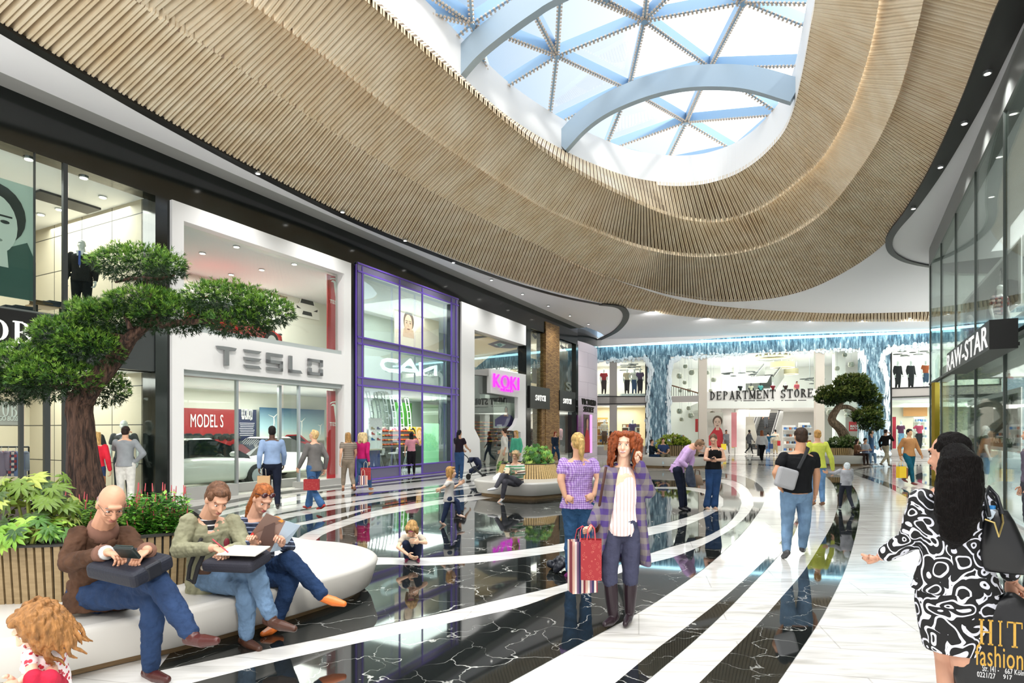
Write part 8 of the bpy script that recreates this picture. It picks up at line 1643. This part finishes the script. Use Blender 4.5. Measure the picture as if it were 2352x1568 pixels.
W('woman in a dark top and jeans sitting sideways on the far left bench', 1497, 27.0, 1.66, 'sit', 130, hair=('bun', '#3a2620'), top=('#16222e', .8), bottom=('pants', '#1f3550'), z=.03)
W('young man in a navy printed T-shirt sitting with a bottle on the far left bench', 1523, 26.9, 1.74, 'sit', 178, hair=('short', '#5a3a26'), top=('#33466e', .3), bottom=('pants', '#7a7460'), z=.03)
o = empty('water_bottle', P(1523, 1060, 26.3), 'clear bottle held by the sitting man in the navy T-shirt', 'bottle'); b = MB(); b.tube([P(1523, 1066, 26.25), P(1523, 1058, 26.25), P(1523, 1055, 26.25)], [.04, .04, .02], 10); b.build('bottle_body', mat('#bcd3dc', .1), o); b = MB(); b.tube([P(1523, 1055, 26.25), P(1523, 1053.6, 26.25)], .022, 8); b.build('bottle_cap', 'white', o)
W('woman in a pale top sitting at the right end of the far left bench', 1612, 27.2, 1.66, 'sit', 165, hair=('long', '#3a2024'), top=('#ddd0c9', 0), bottom=('pants', '#17181f'), z=.03)
W('bearded man in a grey suit and yellow tie inside the store entrance', 1668, 43, 1.76, 'walk', 176, '#8a5c42', ('short', '#14100e'), ('#6f7074', .95), ('pants', '#5f6064'))
W('woman in a red dress near the left column of the store entrance', 1652, 43.6, 1.66, 'stand', 160, hair=('short', '#2a1612'), top=('#c2202a', .5), bottom=('skirt', '#c2202a', .5))
bag('shopping_bag', P(1662, 1019, 42.6), (1, 0, 0), .34, .42, .14, mat('#f0d534', .5), 'yellow bag between the red dress woman and the man in the suit')
W('dark haired woman in red and black with shopping, inside the store', 1690, 46, 1.62, 'walk2', 172, '#8a5c42', ('long', '#14100e'), ('#a8262e', .4), ('pants', '#2a2c33'))
bag('shopping_bag', P(1684, 1016, 45.5), (1, 0, 0), .26, .40, .12, mat('#e8c92c', .5), 'narrow yellow bag at the side of the woman in red and black')
W('woman with long black hair in a bright blue top inside the store', 1710, 46, 1.62, 'stand', 120, hair=('long', '#17130f'), top=('#2c49c0', .3), bottom=('pants', '#22283c'))
W('man in a long dark grey coat striding to the right inside the store', 1721, 42.5, 1.76, 'walk', 88, '#4a3226', ('short', '#111'), ('#4d4f52', .95), ('pants', '#1f2022'), '#1a1a1a', hem=.3)
W('woman with red-brown hair in a white jumper and black trousers walking to the store', 1750, 30.3, 1.70, 'walk2', 4, hair=('long', '#9a5a3a'), top=('#dcdcde', .95), bottom=('pants', '#121214'), shoes='#8a8a8a')
bag('briefcase', P(1742, 1031, 30.1), (.3, 1, 0), .36, .34, .1, mat('#15161a', .4), 'black flat bag in the white jumper woman\'s hand', hl=.08, handles='#15161a')
W('person in a teal jumper and jeans pointing to the right before the store', 1764, 41.5, 1.60, 'stand', 10, hair=('short', '#1c1614'), top=('#1f4f68', .95), bottom=('pants', '#5a7ea8'), arms='point')
W('man in a cream shirt and beige trousers with shopping before the store', 1781, 41.8, 1.78, 'stand', 8, hair=('short', '#17120f'), top=('#ddd6c2', .95), bottom=('pants', '#b9a983'))
bag('shopping_bag', P(1771, 1019, 41.4), (1, 0, 0), .24, .34, .1, mat('#2a3f6e', .5), 'dark blue bag left of the man in the cream shirt'); bag('shopping_bag', P(1789, 1012, 41.4), (1, 0, 0), .18, .34, .1, mat('#c22430', .5), 'dark red bag right of the man in the cream shirt')
e0_, e1_ = BP.at(1746, 1032, -4.5), BP.at(1772, 948, -9); pr = e0_.lerp(e1_, .5)
W('person in a white T-shirt riding up the lower escalator', (pr.x/pr.y)*FPX+CX, pr.y, 1.70, 'stand', 0, top=('#e0ddd6', .3), bottom=('pants', '#55585c'), z=pr.z+.12)
W('woman in a brown patterned top sitting on the bench under the small bonsai tree', 1968, 28.4, 1.66, 'sit', 150, hair=('long', '#2a1a14'), top=('#6b4a34', .6), bottom=('pants', '#3a2c28'), z=.03, arms='phone')
W('man in a light grey shirt and jeans sitting and reading under the small bonsai tree', 1987, 28.6, 1.72, 'sit', 165, hair=('short', '#2f2018'), top=('#a8b0b8', .4), bottom=('pants', '#7f9fc0'), shoes='#d9d9d9', z=.03, arms='phone')
o = empty('book', P(1992, 1037, 27.9), 'dark blue open book held by the man sitting under the small bonsai', 'book'); b = MB(); b.box(P(1992, 1037, 27.9), (.34, .24, .04)); b.build('cover', mat('#2c3a66', .5), o)
W('woman in a denim shirt and jeans standing by the right water column', 2001, 31, 1.72, 'stand', 140, hair=('tail', '#1c1614'), top=('#3f5a78', .6), bottom=('pants', '#37587e'), arms='ear')
W('man in a black blazer and beige trousers walking right with a hand at his mouth', 2034, 27.6, 1.74, 'walk', 80, hair=('short', '#2a1c14'), top=('#161412', .95), bottom=('pants', '#b3a890'), shoes='#5a4a3c', arms='ear')
W('young man in a tan jumper and teal trousers walking towards the camera', 2088, 18.3, 1.72, 'walk2', 174, '#dfae88', ('short', '#0f0d0e'), ('#b98355', .95), ('pants', '#14566a'), '#7a3a34', hem=.06)
bag('shopping_bag', P(2070, 1071, 17.9), (1, .3, 0), .26, .34, .12, mat('#f2c614', .4), 'bright yellow shopping bag in the tan jumper man\'s hand', handles='#e0b010'); bag('shopping_bag', P(2079, 1074, 18.15), (.4, 1, 0), .22, .32, .1, mat('#a8693c', .5), 'brown paper bag behind the yellow one')
W('woman with long dark hair in a white dress before the far left windows', 1402, 36, 1.66, 'stand', 60, hair=('long', '#2a1c18'), top=('#e3e0da', .2), bottom=('skirt', '#e3e0da', .45), shoes='#a8744a')
bag('tote_bag', P(1394, 1022, 35.6), (1, 0, 0), .34, .3, .1, mat('#c9b594', .7), 'beige tote bag at the white dress woman\'s side')
W('person in a grey-violet jumper with a grey bag, cut by the right edge', 2372, 8.2, 1.72, 'stand', -60, hair=('short', '#3a2a22'), top=('#5d5664', .95), bottom=('pants', '#3a3c44'))
# ---------------------------------------------------------------- mannequins
def MN(label, px, Y, h, z, yaw, top, bottom, kind='stand', skin='mann', arms=None, plinth=0, **kw):
    p = P(px, HY, Y); J = pose(kind, h, (p.x, p.y, z-.05), yaw, arms=arms); r, H, I = person(label, J, skin, ('none', '#000'), top, bottom, None, name='mannequin', mann=True, **kw); return J
def dep(pl, px, off): return pl.at(px, HY, off).y
d = dep(FP, 188, -.75); J = MN('white headed mannequin in a dark suit and blue tie, upper left window', 188, d, 1.84, zA0+.02, 160, ('#1d2022', .93), ('pants', '#1a1d1f'), w=1.1, det=.012, hem=.12)
T_ = J['f']; b = MB(); b.prism([J['nk']+V((0, 0, -.02))+T_*.125+Matrix.Rotation(pi/2, 3, 'Z')@T_*a+V((0, 0, z)) for a, z in ((-.07, .03), (.07, .03), (.0, -.34))], T_*.012); o = bpy.data.objects['mannequin']; q_ = b.build('shirt_front', 'white', o)
b = MB(); b.prism([J['nk']+V((0, 0, -.02))+T_*.14+Matrix.Rotation(pi/2, 3, 'Z')@T_*a+V((0, 0, z)) for a, z in ((-.018, .02), (.018, .02), (.022, -.26), (0, -.30), (-.022, -.26))], T_*.012); b.build('tie', mat('#3a55a8', .5), o)
MN('mannequin in a dark top hidden behind the big bonsai trunk', 206, dep(FP, 206, -.7), 1.92, .02, 150, ('#3a3f42', .3), ('pants', '#55585a'), det=.012)
MN('mannequin in a grey and red polo shirt behind the left shop window', 285, dep(FP, 285, -.7), 1.94, .02, 160, ('#4a4c4f', .25), ('pants', '#3a3c40'), det=.012)
for x, of, z, lab, tp, bt, sk in ((2062, -1, Z2+.8, 'suit mannequin at the left of the upper far right window', '#1a1b1e', '#17181b', 'mann'), (2092, -1, Z2+.8, 'second dark suit mannequin, middle of the upper far right window', '#232427', '#1b1c1f', 'mann'),
    (2126, -1, Z2+.8, 'mannequin in an orange printed T-shirt and denim shorts, upper far right window', '#a8522a', '#3a5068', 'mann'), (2069, -1, .46, 'mannequin in a black and pink top, lower far right window', '#5a2a4a', '#6f97b8', 'mann'), (2111, -1, .46, 'mannequin with a flat cap and pink waistcoat, lower far right window', '#b5405e', '#1c1d22', 'mann'),
    (1387, -1, Z2+.7, 'mannequin in a red top and dark trousers, leftmost upper far window', '#a02c34', '#3a2c2a', 'mann'), (1440, -1, Z2+.7, 'mannequin in a pale flowered top, first in the upper far left window', '#d9c4a8', '#2a2426', 'mann'), (1457, -1, Z2+.7, 'mannequin in a white top and jeans, middle of the upper far left window', '#e9e4da', '#3f5a80', 'mann'), (1470, -1, Z2+.7, 'mannequin in a violet dress, right in the upper far left window', '#5a4668', '#2a2430', 'mann'),
    (1388, -1, .62, 'mannequin in a yellow hat and white top, lower far left window', '#e0d6c0', '#6a5040', 'mann'), (1453, -1, .62, 'mannequin in a purple top behind the lower far left window', '#5a4a78', '#8a6a4a', 'mann')):
    MN(lab, x, dep(BP, x, of), 1.95, z, 176, (tp, .3 if 'suit' not in lab else .95), ('shorts' if 'shorts' in lab else 'pants', bt, .55 if 'shorts' in lab else 1.), arms='hip' if 'waist' in lab or 'white top and jeans' in lab else None)
    c = P(x, HY, dep(BP, x, of)); zz = .4 if z < 1 else Z2+.5 if z < 4.3 else Z2+.65; b = MB(); b.box((c.x, c.y, (zz+.11+z)/2), (.9, .7, max(.04, z-zz-.02))); o = b.build('plinth_block', 'white'); tag(o, 'pale block under the '+lab[:lab.find(',')].replace('mannequin in', 'window figure in').replace('mannequin with', 'window figure with'), 'plinth', 'blocks under the window mannequins')
MN('white mannequin in a flowered waistcoat with a clutch, right of the store escalator', 1818, 43.5, 1.9, .02, 170, ('#d8b0a0', .2), ('pants', '#e9e6e0'), arms='hip')
for x, lab, tp in ((1700, 'headless bust in a dark T-shirt, first on the store gallery', '#2a2b2e'), (1725, 'black bust in a cream flowered top on the store gallery', '#d6cdb4'), (1747, 'black bust in a turquoise top on the store gallery', '#58a0a0'), (1775, 'bust in a dark red T-shirt by the upper escalator', '#7a2430'), (1804, 'bust in a brown-black T-shirt, right part of the store gallery', '#3a2a28')):
    Yg = BP.at(x, HY, -3.3).y; MN(lab, x, Yg, 1.34, 3.87, 178, (tp, .25), ('pants', '#2a2a2c'), skin='mannblack' if 'black bust' in lab else 'mann')
W('small figure in a pink top leaning on the store gallery', 1830, BP.at(1830, HY, -3.3).y, 1.34, 'stand', 178, hair=('long', '#6a2a24'), top=('#c85a68', .4), z=3.87)
for x, of, z, yaw, lab, tp, bt, sk in ((2236, -.9, .02, 150, 'white mannequin in a plain grey dress behind the right glass wall', '#5a5756', '#5a5756', 'mann'), (2262, -.9, .02, 120, 'white mannequin in a grey T-shirt and denim shorts behind the right glass wall', '#6a6466', '#7f9ab8', 'mann'),
    (2226, -.9, 3.72, 150, 'mannequin in a red and green flowered dress on the upper floor, right glass store', '#8a5a4e', '#8a5a4e', 'mann'), (2296, -.9, 3.72, 170, 'mannequin in a red checked shirt and dark cap, upper floor of the right glass store', '#a8343e', '#b3b0aa', 'mann')):
    MN(lab, x, dep(RP, x, of), 1.86, z, yaw, (tp, .3), ('skirt' if 'dress' in lab else 'shorts', bt, .42 if 'dress' in lab else .6), skin=sk, det=.014, topmat=M['redcheck'] if 'checked' in lab else None)
bake_people()
